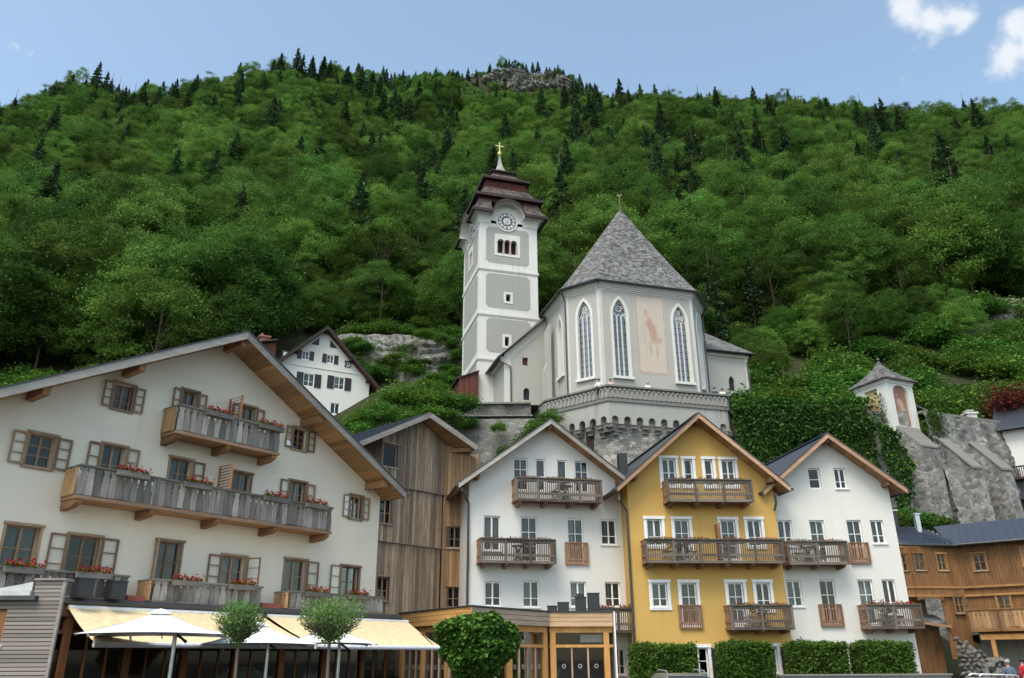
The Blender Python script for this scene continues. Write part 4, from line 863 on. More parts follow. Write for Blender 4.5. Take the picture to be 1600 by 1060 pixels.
# ------------------------------------------------------------------ tower (built at distance 65)
kT = 65/60.; zT = lambda z: 1.6+(z-1.6)*kT
TX, TY = 5.15*kT, 6.0*kT
TW = thing('church_tower', 'white church tower with grey panels, round clock and stepped dark shingle helm', 'tower', (-2.724*kT, 65, 0), CHY)
ZB, Z1, Z2, Z3, ZTOP = 17., zT(24.1), zT(28.05), zT(32.2), zT(36.55)
tw = MB(); rr3 = [(1.62*kT, 2.14*kT), (2.20*kT, 2.72*kT), (2.78*kT, 3.30*kT)]; bz0, bz1 = zT(33.75), zT(35.1)
sq = [(2.33*kT, 2.72*kT, zT(29.3), zT(29.95)), (2.22*kT, 2.58*kT, zT(25.3), zT(26.1))]
facade(tw, 0, TX, ZB, lambda x: ZTOP, [], [(a, b, bz0, bz1) for a, b in rr3]+sq, rev=.45, mr=1)
tw.T = Matrix.Translation((0, TY, 0)) @ Matrix.Rotation(-math.pi/2, 4, 'Z')
lw = [(2.5*kT, 2.95*kT, bz0, bz1), (3.05*kT, 3.5*kT, bz0, bz1)]; facade(tw, 0, TY, ZB, lambda x: ZTOP, [], lw, rev=.45, mr=1); tw.T = None
tw.poly([(TX, 0, ZB), (TX, TY, ZB), (TX, TY, ZTOP), (TX, 0, ZTOP)]); tw.poly([(TX, TY, ZB), (0, TY, ZB), (0, TY, ZTOP), (TX, TY, ZTOP)]); tw.build('wall', [P_TOWER, P_TRIM], TW)
ROSY = plain('rosy stone', (.42, .30, .27), .8); dk = plain('painted opening darkness', (.03, .014, .011), .9)  # near-black tone stands for shade inside openings
MB().box(.5, TX-.5, .5, TY-.5, Z3, ZTOP-.3).build('belfry_dark_core', dk, TW)  # solid dark block behind the bell openings, painted stand-in for the unlit belfry
LF = Matrix.Translation((0, TY, 0)) @ Matrix.Rotation(-math.pi/2, 4, 'Z')
def panel(nm, T, x0, x1, z0, z1, ch=.28, holes=(), notch=None, y=-.012):
    m = MB(); m.T = T
    def cham(x): return max(0, ch-(x-x0), ch-(x1-x))
    def top(x):
        q = z1-cham(x)
        if notch and abs(x-notch[0]) < notch[2]: q = min(q, notch[1]-math.sqrt(notch[2]**2-(x-notch[0])**2))
        return q
    xs = {x0, x1, x0+ch, x1-ch, x0+ch*.5, x1-ch*.5, *[q for h in holes for q in h[:2]]}
    if notch: xs |= {x for x in np.linspace(notch[0]-notch[2], notch[0]+notch[2], 19) if x0 < x < x1}
    xs = sorted(xs)
    for a, b in zip(xs, xs[1:]):
        if b-a < 1e-5: continue
        xm = (a+b)/2; za, zb = z0+cham(a), z0+cham(b)
        for h in [h for h in holes if h[0] < xm < h[1]]: m.poly([(a, y, za), (b, y, zb), (b, y, h[2]), (a, y, h[2])]); za = zb = h[3]
        m.poly([(a, y, za), (b, y, zb), (b, y, top(b)), (a, y, top(a))])
    return m.build(nm, P_PANEL, TW)
cz = zT(36.88); cx = 2.41*kT; cR = .80*kT
I4 = Matrix.Identity(4)
panel('grey_panel', I4, .58*kT, 4.40*kT, zT(32.75), zT(36.2), notch=(cx, cz, cR+.22), holes=[(1.62*kT, 3.30*kT, bz0, bz1)]); panel('grey_panel', I4, .60*kT, 4.45*kT, zT(28.6), zT(31.75), holes=sq[:1]); panel('grey_panel', I4, .66*kT, 4.45*kT, zT(24.65), zT(27.65), holes=sq[1:])
for a, b in ((32.75, 36.2), (28.6, 31.75), (24.65, 27.65)): panel('grey_panel', LF, .55*kT, 5.5*kT, zT(a), zT(b), notch=(3.0*kT, cz, cR+.22) if a > 32 else None, holes=[(2.5*kT, 3.5*kT, bz0, bz1)] if a > 32 else ())
panel('grey_panel', LF, .55*kT, 5.5*kT, zT(21.2), zT(23.8))
# openings cut through the panels: white surrounds with dark recess
def surround(T, x0, x1, z0, z1, bw=.22):
    m = MB(); m.T = T; m.box(x0-bw, x1+bw, -.05, -.018, z0-bw, z0).box(x0-bw, x1+bw, -.05, -.018, z1, z1+bw).box(x0-bw, x0, -.05, -.018, z0, z1).box(x1, x1+bw, -.05, -.018, z0, z1)
    return m.build('window_surround', P_TOWER, TW)
for x0, x1, z0, z1 in sq: s = surround(I4, x0, x1, z0, z1)
for T, x0, x1, arcs in ((I4, 1.55*kT, 3.37*kT, rr3), (LF, 2.42*kT, 3.58*kT, lw)):
    s = surround(T, x0, x1, bz0-.05, bz1+.28, .24); m = MB(); m.T = T
    arcs = [a[:2] for a in arcs]
    for (a, b) in arcs:
        ap = [((a+b)/2-(b-a)/2*math.cos(math.pi*i/10), bz1-.26+.26*math.sin(math.pi*i/10)) for i in range(11)]
        for (xa, za), (xb, zb) in zip(ap, ap[1:]): m.slab([(xa, -.045, za), (xb, -.045, zb), (xb, -.045, bz1+.29), (xa, -.045, bz1+.29)], (0, .015, 0))
    edges = [x0]+[q for ab in arcs for q in ab]+[x1]
    for i in range(0, len(edges), 2):
        if edges[i+1]-edges[i] > .001: m.box(edges[i], edges[i+1], -.045, -.03, bz1-.25, bz1+.29)
    m.build('arch_heads', P_TOWER, s)
    for (a, b), (c, d) in zip(arcs, arcs[1:]):
        xm = (b+c)/2; MB().lathe([(.10, 0), (.10, .08), (.06, .12), (.055, bz1-bz0-.42), (.09, bz1-bz0-.32), (.11, bz1-bz0-.22)], 8, tuple((T @ Vector((xm, .0, bz0)))[:])).build('colonnette', ROSY, s)
# string courses and cove
sc_ = MB()
for z in (Z1, Z2, Z3): MB().box(-.10, TX+.10, -.10, TY+.1, z-.16, z+.02).build('string_course', P_TOWER, TW); MB().box(-.05, TX+.05, -.05, TY+.05, z-.27, z-.162).build('string_course', P_TOWER, TW)
EZ = zT(37.45); oh = .85; HR = 1.42*kT
def rect(o): return [(-o, -o), (TX+o, -o), (TX+o, TY+o), (-o, TY+o)]
SIDES = ((Matrix.Identity(4), TX, cx, True), (LF, TY, TY/2, True), (Matrix.Translation((TX, 0, 0)) @ Matrix.Rotation(math.pi/2, 4, 'Z'), TY, 0, False), (Matrix.Translation((TX, TY, 0)) @ Matrix.Rotation(math.pi, 4, 'Z'), TX, 0, False))
def ring_strip(m, lv):
    """profile (overhang, z) carried round the tower, broken under the two clock hoods"""
    for T, w_, xc, gap in SIDES:
        m.T = T
        for (oa, za), (ob, zb) in zip(lv, lv[1:]):
            if gap: m.poly([(-oa, -oa, za), (xc-HR, -oa, za), (xc-HR, -ob, zb), (-ob, -ob, zb)]); m.poly([(xc+HR, -oa, za), (w_+oa, -oa, za), (w_+ob, -ob, zb), (xc+HR, -ob, zb)])
            else: m.poly([(-oa, -oa, za), (w_+oa, -oa, za), (w_+ob, -ob, zb), (-ob, -ob, zb)])
    m.T = None
cv = MB(); K = 6
ring_strip(cv, [(.04+(oh-.16)*(1-math.cos(math.pi/2*i/K)), ZTOP-.05+(EZ-ZTOP)*math.sin(math.pi/2*i/K)) for i in range(K+1)]); cv.build('cove', P_TOWER, TW)
# helm in tiers
def tier(nm, o0, z0, o1, z1, m, fas=.22, conc=0.):
    t_ = MB(); lv = [[(x, y, z0-fas) for x, y in rect(o0)], [(x, y, z0) for x, y in rect(o0)]]
    for i in range(1, 7):
        u = i/6; k = u**(1+conc*-.0); o = o0+(o1-o0)*(u**(.8 if conc else 1.)); lv.append([(x, y, z0+(z1-z0)*(u**(1.5 if conc else 1.))) for x, y in rect(o)])
    t_.add([q for l in lv for q in l], [(s*4+i, s*4+(i+1) % 4, (s+1)*4+(i+1) % 4, (s+1)*4+i) for s in range(len(lv)-1) for i in range(4)]+[(3, 2, 1, 0)]); return t_.build(nm, m, TW)
h = TX/2; EDGE = plain('dark eaves board', (.028, .017, .016), .75)
m = MB(); ring_strip(m, [(oh, EZ+.05), (.62, EZ+.30), (.42, EZ+.62), (.28, EZ+1.0), (.18, zT(38.75))]); m.build('helm_skirt', SH_BROWN, TW); m = MB(); ring_strip(m, [(oh-.25, EZ-.20), (oh+.03, EZ-.24), (oh+.03, EZ+.04), (oh-.06, EZ+.09)]); m.build('eaves_board', EDGE, TW)
tier('helm_drum', .12, zT(39.0), .10, zT(39.1), SH_RED, .42)
tier('helm_skirt', .52, zT(39.3), -.62, zT(40.5), SH_BROWN, .05, 1); tier('eaves_board', .55, zT(39.28), .45, zT(39.29), EDGE, .30)
tier('helm_drum', -.72, zT(41.25), -.74, zT(41.3), SH_RED, 1.6)
tier('helm_skirt', -.42, zT(41.65), -1.62, zT(42.6), SH_BROWN, .05, 1); tier('eaves_board', -.40, zT(41.63), -.5, zT(41.64), EDGE, .26)
tier('helm_drum', -1.68, zT(43.0), -1.70, zT(43.05), EDGE, .9); tier('eaves_board', -1.5, zT(43.05), -1.6, zT(43.06), EDGE, .14)
sp_ = MB().lathe([(1.20, zT(43.06)), (1.0, zT(43.3)), (.74, zT(43.7)), (.50, zT(44.15)), (.30, zT(44.65)), (.17, zT(45.15)), (.085, zT(45.85))], 4, (TX/2, TY/2, 0), ph=math.pi/4); sp_.build('spire', SH_LIGHT, TW)
cr2 = MB().lathe([(.0, -.22), (.16, -.16), (.22, 0), (.16, .16), (.0, .22)], 12, (TX/2, TY/2, zT(45.95))); zc = zT(45.95)+.15
cr2.box(TX/2-.05, TX/2+.05, TY/2-.04, TY/2+.04, zc, zc+1.2).box(TX/2-.44, TX/2+.44, TY/2-.04, TY/2+.04, zc+.72, zc+.82)
for x, z in ((TX/2-.46, zc+.77), (TX/2+.46, zc+.77), (TX/2, zc+1.25)): cr2.lathe([(0, -.1), (.1, 0), (0, .1)], 8, (x, TY/2, z))
cr2.build('cross', M_GOLD, TW)
# arched hoods and clock faces
CLK_W = plain('clock white', (.70, .71, .69), .6); CLK_D = plain('clock grey', (.10, .105, .11), .6)
for T, xc in ((I4, cx), (LF, TY/2)):
    m = MB(); m.T = T; R0 = HR; zc2 = cz+.0; n = 14; dpt = oh+.05
    A0 = [(math.pi*i/n) for i in range(n+1)]
    def sh(a): return (xc-R0*math.cos(a), zc2+.30+(R0*.98)*math.sin(a))
    for a, b in zip(A0, A0[1:]):
        (xa, za), (xb, zb) = sh(a), sh(b); m.slab([(xa, -dpt, za), (xb, -dpt, zb), (xb, 1.0, zb), (xa, 1.0, za)], (0, 0, .14))
        m.slab([(xa, -dpt-.03, za-.16), (xb, -dpt-.03, zb-.16), (xb, -dpt-.03, zb+.17), (xa, -dpt-.03, za+.17)], (0, .05, 0))
    m.build('clock_hood', EDGE, TW)
    m = MB(); m.T = T; fan = [sh(a) for a in A0]
    for (xa, za), (xb, zb) in zip(fan, fan[1:]): m.poly([(xc, -.06, zc2), (xb, -.06-.55*0, zb-.02), (xa, -.06, za-.02)][::-1]); m.poly([(xa, -.06, za-.02), (xa, -dpt, za-.02), (xb, -dpt, zb-.02), (xb, -.06, zb-.02)])
    m.slab([(xc-R0, -.07, zc2-.1), (xc+R0, -.07, zc2-.1), (xc+R0, -.07, zc2+.35), (xc-R0, -.07, zc2+.35)], (0, .06, 0))
    m.build('clock_niche', P_TOWER, TW)
    RX = T @ Matrix.Translation((xc, 0, cz)) @ Matrix.Rotation(math.pi/2, 4, 'X')
    m = MB(); m.T = RX; m.lathe([(cR+.2, 0), (cR+.2, .085), (cR+.0, .085), (cR, 0)], 36, ring=True); m.build('clock_ring', P_TOWER, TW)
    m = MB(); m.T = RX; m.lathe([(cR, .07), (cR, .10), (0, .10)], 36); ck = m.build('clock_face', CLK_W, TW)
    m = MB(); m.T = RX
    def annul(r0, r1, z, th): m.lathe([(r0, z), (r1, z), (r1, z+th), (r0, z+th)], 36, ring=True)
    annul(cR*.93, cR, .10, .02); annul(cR*.42, cR*.64, .10, .015); annul(cR*.16, cR*.2, .10, .012)
    for i in range(12):
        a = i*math.pi/6; q = 3 if i % 3 == 0 else 2
        for j in range(q):
            b = a+(j-(q-1)/2)*.085; m.beam((cR*.70*math.sin(b), cR*.70*math.cos(b), .108), (cR*.9*math.sin(b), cR*.9*math.cos(b), .108), .045, .016)
    m.build('numerals', CLK_D, ck)
    m = MB(); m.T = RX; a = math.radians(33); m.beam((-.28*cR*math.sin(a)*1.2, -.28*cR*math.cos(a)*1.2, .135), (.88*cR*math.sin(a), .88*cR*math.cos(a), .135), .075, .02)
    a = math.radians(212); m.beam((0, 0, .15), (.55*cR*math.sin(a), .55*cR*math.cos(a), .15), .10, .02); m.lathe([(.1, .12), (.1, .17), (0, .17)], 12); m.build('hand', P_TOWER, ck)
# dark red shed at the foot of the tower
S = thing('wooden_shed', 'dark red plank shed leaning against the foot of the church tower', 'shed', (-2.724*kT, 65, 0), CHY)
shed_top = lambda x: zT(22.75)+.42*x
for i in range(9):
    a, b = -1.75+.19*i, -1.75+.19*(i+1)-.012; MB().slab([(a, -.5, 18), (b, -.5, 18), (b, -.5, shed_top(b)), (a, -.5, shed_top(a))], (0, .04, 0)).build('plank', W_SHED, S)
MB().box(-1.7, -.05, -.44, 3, 18, shed_top(-1.75)-.1).build('core', W_SHED, S); MB().slab([(-1.95, -.65, shed_top(-1.95)), (0, -.65, shed_top(0)), (0, 3, shed_top(0)), (-1.95, 3, shed_top(-1.95))], (0, 0, .08)).build('roof', SH_BROWN, S)

# ------------------------------------------------------------------ church terrace: bastion wall with corbels and arcaded parapet
TR = thing('church_terrace', 'round stone bastion under the church with carved corbels and arcaded parapet', 'terrace wall', (6.78, 54.19, 0), 0)
tl = lambda X, Y: (X-6.78, Y-54.19)
TP = [tl(1.4, 61.0), tl(2.53, 57.76), tl(6.78, 54.19), tl(15.85, 56.75), tl(16.55, 58.3), tl(17.2, 62)]
tc_ = Vector(tl(9.5, 60.0))
def ins(d): return [tuple(Vector(p)+(tc_-Vector(p)).normalized()*d) for p in TP]
fl = MB(); fl.poly([(p[0], p[1], 18.7) for p in TP]); fl.build('terrace_floor', ST_SLAB, TR)
ZP0, ZP1 = 18.72, 19.68; pp = MB(); cp = MB(); bd = MB(); I2 = ins(.28)
OUT = ins(0); LOW = ins(.85)
for k in range(5):
    T, ln = facet(OUT[k], OUT[k+1]); pp.T = T; cp.T = T; bd.T = T
    pp.box(0, ln, .12, .30, ZP0, ZP1); cp.box(-.04, ln+.04, -.07, .36, ZP1, ZP1+.13); cp.box(-.04, ln+.04, -.09, .2, ZP0-.16, ZP0+.02); cp.box(-.02, ln+.02, -.03, .2, ZP0+.02, ZP0+.08)
pp.build('parapet', P_PARA, TR); cp.build('coping', plaster('dark coping stone', (.19, .19, .18), .9, (.06, .06, .055), grain=1., streak=.9), TR)
AM = MB(); a1 = arch_pts(0, .17, .42, .74, 4); a0 = arch_pts(0, .115, .42, .66, 4)
o1 = [(-.17, .1)]+a1+[(.17, .1)]; i1 = [(-.115, .1)]+a0+[(.115, .1)]
for k in range(len(o1)-1):
    a, b, d, e = o1[k], o1[k+1], i1[k+1], i1[k]; AM.add([(a[0], -.03, a[1]), (b[0], -.03, b[1]), (d[0], -.03, d[1]), (e[0], -.03, e[1]), (a[0], .13, a[1]), (b[0], .13, b[1]), (d[0], .13, d[1]), (e[0], .13, e[1])], [(0, 3, 2, 1), (0, 1, 5, 4), (3, 7, 6, 2)])
AM.poly([(x, .07, z) for x, z in i1][::-1]+[]); ARME = mesh_of(AM, 'blind_arch', plaster('blind arch stone', (.33, .33, .31), 1.2, (.10, .10, .09), grain=1.))
for k in (0, 1, 2, 3):
    T, ln = facet(OUT[k], OUT[k+1]); n = max(2, round(ln/.375)); a = math.atan2(OUT[k+1][1]-OUT[k][1], OUT[k+1][0]-OUT[k][0])
    for i in range(n): p = T @ Vector((ln*(i+.5)/n, .0, ZP0+.06)); inst('blind_arch', ARME, TR, p, (0, 0, a), (ln/n/.375, 1, 1.12))
# band carried on arches, corbels under it
cbm = []
def corbel(var):
    m = MB(); hgt = (.34, .26, .30, .22)
    z = 0
    for i in range(4):
        d = .78-.2*i; m.box(-.21+.012*i, .21-.012*i, .85-d, .9, z-hgt[i]+.02, z); m.box(-.24+.012*i, .24-.012*i, .85-d-.04, .9, z-.06, z)
        z -= hgt[i]*(1, .9, 1.05)[var]
        if (var == 1 and i == 2) or (var == 2 and i == 1): break
    return mesh_of(m, 'corbel', ST_CARVE)
cbm = [corbel(0), corbel(1), corbel(2)]
for k in range(4):
    T, ln = facet(OUT[k], OUT[k+1]); a = math.atan2(OUT[k+1][1]-OUT[k][1], OUT[k+1][0]-OUT[k][0]); n = max(1, round(ln/.96)); st = ln/n; bd.T = T
    for i in range(n):
        x0 = st*i; r_ = st*.29; zc_ = 16.95; ztop = 18.56
        ap = [(x0+st/2-r_*math.cos(math.pi*j/8), zc_+.30+r_*1.05*math.sin(math.pi*j/8)) for j in range(9)]
        bd.box(x0, x0+st/2-r_, .0, .9, zc_, ztop); bd.box(x0+st/2+r_, x0+st, .0, .9, zc_, ztop)
        for (xa, za), (xb, zb) in zip(ap, ap[1:]): bd.slab([(xa, .0, za), (xb, .0, zb), (xb, .0, ztop), (xa, .0, ztop)], (0, .9, 0))
    for i in range(n+1):
        p = T @ Vector((st*i, 0, 17.0)); inst('corbel', cbm[(i*7+k) % 3], TR, p, (0, 0, a), (1, 1, 1))
bd.build('arch_band', P_BAND, TR)
def stone_face(name, p0, p1, z0, z1, mat, parent, lean=0., cell=.13, seed=1, amp=.07, topf=None):
    """rubble wall face as a relief of stones: p0..p1 in plan, leaning outward towards its foot"""
    d = np.array(p1)-np.array(p0); ln = np.linalg.norm(d); t = d/ln; nrm = np.array([t[1], -t[0]]); nx = int(ln/cell)+1; nz_ = int((z1-z0)/cell)+1
    U, V = np.meshgrid(np.linspace(0, ln, nx), np.linspace(0, 1, nz_)); Zz = z0+(z1-z0)*V
    if topf is not None: Zz = z0+(topf(U)-z0)*V
    rel = fbm(U*2.6, Zz*3.6, 3, seed)*amp*1.2+fbm(U*.4, Zz*.4, 3, seed+5)*amp*3
    cellx = np.floor(U*2.2+np.floor(Zz*3.4)*.37); cz_ = np.floor(Zz*3.4); rel += vnoise(cellx*7.1, cz_*3.3, seed+9)*amp*1.3
    off = rel+lean*(1-V)
    P = np.stack([p0[0]+t[0]*U+nrm[0]*off, p0[1]+t[1]*U+nrm[1]*off, Zz], -1); return grid_mesh(name, P, mat, parent)
def stone_poly(name, pts, z0, z1, mat, parent, lean=0., cell=.12, seed=1, amp=.07):
    P0 = np.array(pts, float); seg = np.linalg.norm(np.diff(P0, axis=0), axis=1); cum = np.concatenate([[0], np.cumsum(seg)]); nx = int(cum[-1]/cell); nz_ = int((z1-z0)/cell)
    u = np.unique(np.concatenate([np.linspace(0, cum[-1], nx), cum])); bxx = np.interp(u, cum, P0[:, 0]); byy = np.interp(u, cum, P0[:, 1]); d = np.diff(P0, axis=0)/seg[:, None]; nn = np.stack([d[:, 1], -d[:, 0]], 1)
    kk = np.clip(np.searchsorted(cum, u, side='right')-1, 0, len(seg)-1); N = nn[kk]
    for i in range(1, len(P0)-1):
        w = np.abs(u-cum[i]) < 1e-6; a_ = nn[i-1]+nn[i]; N[w] = a_/np.linalg.norm(a_)
    U, V = np.meshgrid(u, np.linspace(0, 1, nz_)); Zz = z0+(z1-z0)*V
    row = np.floor(Zz*3.6); cellx = np.floor(U*2.0+row*.37); rel = fbm(U*3, Zz*4, 3, seed)*amp*1.3+fbm(U*.4, Zz*.4, 3, seed+5)*amp*3+vnoise(cellx*7.1, row*3.3, seed+9)*amp*1.3; off = rel+lean*(1-V)
    return grid_mesh(name, np.stack([bxx+N[:, 0]*off, byy+N[:, 1]*off, Zz], -1), mat, parent)
stone_poly('rubble_wall', LOW, 2.0, 18.65, ST_WALL, TR, lean=.25, seed=3)
T, ln = facet(LOW[1], LOW[2]); m = MB(); m.T = T; m.box(ln*.56, ln*.56+.62, -.3, .5, 15.1, 16.95); m.build('arrow_slit', dk, TR)  # dark block stands in for the shade inside the slit

RW_ = thing('retaining_wall', 'mossy plastered retaining wall left of the church bastion with ivy patches', 'wall', (-5, 58, 0), 0)
stone_face('upper_wall', (-1.5, .35), (6.4, .25), 16.0, 19.55, ST_MOSS, RW_, seed=20, amp=.05); MB().box(-1.5, 6.4, -.15, .6, 19.55, 19.68).box(-1.5, 6.5, -.22, .5, 18.55, 18.66).build('coping', P_PARA, RW_)
stone_face('lower_wall', (-3.5, -1.2), (6.6, -1.2), 2., 18.0, ST_MOSS, RW_, seed=24, lean=.6)
MB().poly([(-1.5, .4, 19.6), (7, .4, 19.6), (7, 3, 19.6), (-1.5, 3, 19.6)]).build('wall_top', ST_SLAB, RW_)

# ------------------------------------------------------------------ right: ivy wall, painted wayside chapel, buttressed wall
IV = thing('retaining_wall', 'high retaining wall hidden under dense ivy between church bastion and painted chapel', 'wall', (16.3, 57.6, 0), 0)
stone_face('rubble_wall', (0.2, .3), (13.2, .2), 2, 18.6, ST_RIGHT, IV, seed=31, cell=.2); MB().box(0, 13.2, .1, 1.2, 18.6, 18.75).build('coping', ST_SLAB, IV)
BW = thing('buttressed_wall', 'grey rubble wall with two sloping stone buttresses and small drain holes', 'wall', (29.3, 57.5, 0), R(22))
stone_face('rubble_wall', (1.5, 0), (17.5, 0), 3, 19.0, ST_RIGHT, BW, lean=2.3, seed=41, amp=.10, topf=lambda u: 18.75-.02*u)
MB().box(1.5, 17.4, -.25, .9, 18.66, 18.84).build('coping', ST_SLAB, BW)
for x, w, run, z0, z1 in ((2.0, 1.0, 2.9, 17.3, 13.9), (5.3, 1.1, 2.6, 17.2, 14.1)):
    m = MB(); m.slab([(x, .1, z0), (x, -run, z1), (x, -run-.45, 3), (x, .1, 3)], (w, 0, 0)); b_ = m.build('buttress', ST_RIGHT, BW)
    MB().slab([(x-.06, .05, z0+.02), (x+w+.06, .05, z0+.02), (x+w+.06, -run-.08, z1+.0), (x-.06, -run-.08, z1+.0)], (0, 0, .16)).build('sloping_slab', ST_SLAB, b_)
for i in range(10):
    x = .8+(i*1.37) % 6.2; z = 9.2+(i*2.9) % 6.3; yy = -2.3*(1-(z-3)/15.8)-.3; bx('drain_hole', dk, BW, x, x+.16, yy-.02, yy+.25, z, z+.2)  # small dark blocks painted as the shade within the holes
WC = thing('wayside_chapel', 'small white painted chapel with concave shingle roof and frescoed niche on the wall', 'chapel', (28.05, 57.1, 0), R(24))
cw, cd = 2.75, 2.9; wm = MB(); niche = [(.62, 2.12, 17.55, 20.75)]
facade(wm, 0, cw, 16.5, lambda x: 21.2, [], niche, rev=.22, mr=0); wm.T = Matrix.Translation((0, cd, 0)) @ Matrix.Rotation(-math.pi/2, 4, 'Z'); facade(wm, 0, cd, 16.5, lambda x: 21.2, [], [(.8, 2.0, 18.0, 20.6)], rev=.2); wm.T = None
wm.poly([(cw, 0, 16.5), (cw, cd, 16.5), (cw, cd, 21.2), (cw, 0, 21.2)]); wm.box(-.13, cw+.13, -.13, cd+.13, 21.0, 21.3); wm.box(-.07, cw+.07, -.07, cd+.07, 20.85, 21.0); wm.build('wall', P_TOWER, WC)
sp = MB(); ap = arch_pts(1.45, .6, 20.2, 20.75, 6); ap = [(1.37-.75*math.cos(math.pi*i/10), 20.2+.55*math.sin(math.pi*i/10)) for i in range(11)]
for (xa, za), (xb, zb) in zip(ap, ap[1:]): sp.slab([(xa, -.002, za), (xb, -.002, zb), (xb, -.002, 20.76), (xa, -.002, 20.76)], (0, .2, 0))
sp.build('niche_arch', P_TOWER, WC)
FR2 = fresco('niche fresco', 8.7, ground=((.27, .15, .12), (.38, .22, .17)), tones=((.52, .40, .32), (.20, .09, .08), (.58, .48, .40)), wall=(.45, .36, .32), worn=.3); FR3 = fresco('ochre fresco', 5.2, ground=((.58, .45, .22), (.50, .36, .18)), tones=((.35, .22, .12), (.45, .3, .15), (.3, .2, .12)), wall=(.6, .55, .42), worn=.3)
o = MB().box(0, 1.5, 0, .02, 0, 3.2).build('fresco', FR2, WC); o.location = (.62, .19, 17.55)
o = MB().box(0, 1.2, 0, .02, 0, 2.6).build('fresco', FR3, WC); o.matrix_local = Matrix.Translation((0, cd, 0)) @ Matrix.Rotation(-math.pi/2, 4, 'Z') @ Matrix.Translation((.8, .17, 18.0))
rr_ = MB(); lv = []; ov = .36
for i in range(9):
    u = i/8; k = (1-u)**1.55; zz = 21.18+2.15*u
    lv.append([(cw/2+(x-cw/2)*k, cd/2+(y-cd/2)*k, zz) for x, y in ((-ov, -ov), (cw+ov, -ov), (cw+ov, cd+ov), (-ov, cd+ov))])
lv = [[(x, y, 21.1) for x, y, z in lv[0]]]+lv
rr_.add([q for l in lv for q in l], [(s*4+i, s*4+(i+1) % 4, (s+1)*4+(i+1) % 4, (s+1)*4+i) for s in range(len(lv)-1) for i in range(4)]+[(3, 2, 1, 0)])
rr_.lathe([(.0, 23.25), (.12, 23.3), (.1, 23.4), (0, 23.48)], 8, (cw/2, cd/2, 0)); rr_.build('roof', SH_GREY, WC)
MB().slab([(.3, .05, 17.45), (cw-.3, .05, 17.45), (cw-.1, -1.25, 15.7), (.9, -1.25, 15.7)], (0, 0, .12)).build('apron_slab', ST_SLAB, WC); m = MB(); m.slab([(.2, .0, 17.45), (.9, -1.2, 15.72), (.9, -1.2, 9), (.2, 0, 9)], (cw-.9, 0, 0)); m.build('plinth', ST_RIGHT, WC)
# low shingled wall caps beside the chapel
MB().slab([(26.0, 58.6, 19.4), (28, 58.6, 19.4), (28, 60, 20.1), (26, 60, 20.1)], (0, 0, .12)).build('wall_cap', SH_GREY)
o = bpy.data.objects['wall_cap']; tag(o, 'grey shingled wall cap left of the painted chapel', 'wall cap')
o = MB().slab([(30.6, 58.6, 19.5), (33.4, 60.1, 18.9), (33.2, 61.4, 19.4), (30.4, 60.5, 20.1)], (0, 0, .12)).build('wall_cap', SH_GREY); tag(o, 'grey shingled wall cap right of the painted chapel', 'wall cap')
o = MB().box(36.4, 37.2, 61.8, 62.5, 17.5, 19.7).box(36.3, 37.3, 61.7, 62.6, 19.7, 19.85).box(36.5, 37.1, 61.9, 62.4, 20.0, 20.06).box(36.7, 36.75, 62.1, 62.15, 19.85, 20.0).build('stone_pier', P_TRIM); tag(o, 'small pale masonry pier with flat cap on the buttressed wall', 'pier')

# ================================================================== honey timber house on the right
def lookp(a, Y): return (a*Y, Y)
E = thing('timber_house', 'honey coloured timber house with dark roof and bay, right of the gabled houses', 'house', (21.2, 46, 0), R(3))
def planked(nm, x0, x1, zb, zt, holes, T, mat, st=.17, y=0.):
    mb = MB(); mb.T = T; facade(mb, x0, x1, zb, lambda x: zt, [], holes, y=y+.03, rev=.12); mb.build('wall', mat, E)
    n = round((x1-x0)/st); st = (x1-x0)/n; g = MB(); g.T = T; rr = random.Random(n)
    for i in range(n):
        a, b = x0+st*i+.006, x0+st*(i+1)-.006; spans = [(zb, zt)]
        for h in holes:
            if b > h[0]+.01 and a < h[1]-.01: z0, z1 = spans[-1]; spans[-1] = (z0, h[2]); spans.append((h[3], z1))
        for z0, z1 in spans:
            if z1-z0 > .04: g.slab([(a, y+rr.uniform(0, .01), z0), (b, y, z0), (b, y, z1), (a, y, z1)], (0, .025, 0))
    o = g.build(nm, mat, E); o['kind'] = 'stuff'; return o
I4 = Matrix.Identity(4); EB = 5.25
# bay: two faces meeting at x = .95
TB = Matrix.Translation((.0, .75, 0)) @ Matrix.Rotation(R(-32), 4, 'Z')
planked('planks', -.25, 1.15, EB-.45, 7.55, [(.05, .42, 6.1, 7.0), (.55, .98, 6.1, 7.0)], TB, W_E)
TM = Matrix.Translation((.98, .12, 0)) @ Matrix.Rotation(R(4), 4, 'Z')
planked('planks', 0, 2.9, EB-.45, 7.42, [(.28, .80, 6.12, 7.02), (1.65, 2.15, 6.12, 7.0)], TM, W_E)
planked('planks', 1.5, 2.9, 1.5, EB-.45, [(2.2, 2.7, 3.85, 4.75)], TM, W_E, y=.1); planked('planks', -1.5, 1.6, 0, 3.2, [], Matrix.Translation((.98, 1.3, 0)), W_E)
planked('planks', -1.5, 1.6, 3.2, EB-.4, [], Matrix.Translation((.98, 2.2, 0)), W_SOFF)
TRW = Matrix.Translation((.98+2.9*math.cos(R(4)), .12+2.9*math.sin(R(4)), 0)) @ Matrix.Rotation(R(-42), 4, 'Z')
planked('planks', 0, 9, EB-.15, 7.5, [(.75, 1.35, 6.05, 6.95), (3.15, 3.85, 6.15, 7.1)], TRW, W_E); planked('planks', 0, 9, 3.0, EB-.15, [(1.5, 2.1, 3.75, 4.7), (3.7, 4.3, 3.8, 4.75)], TRW, W_E, y=.08)
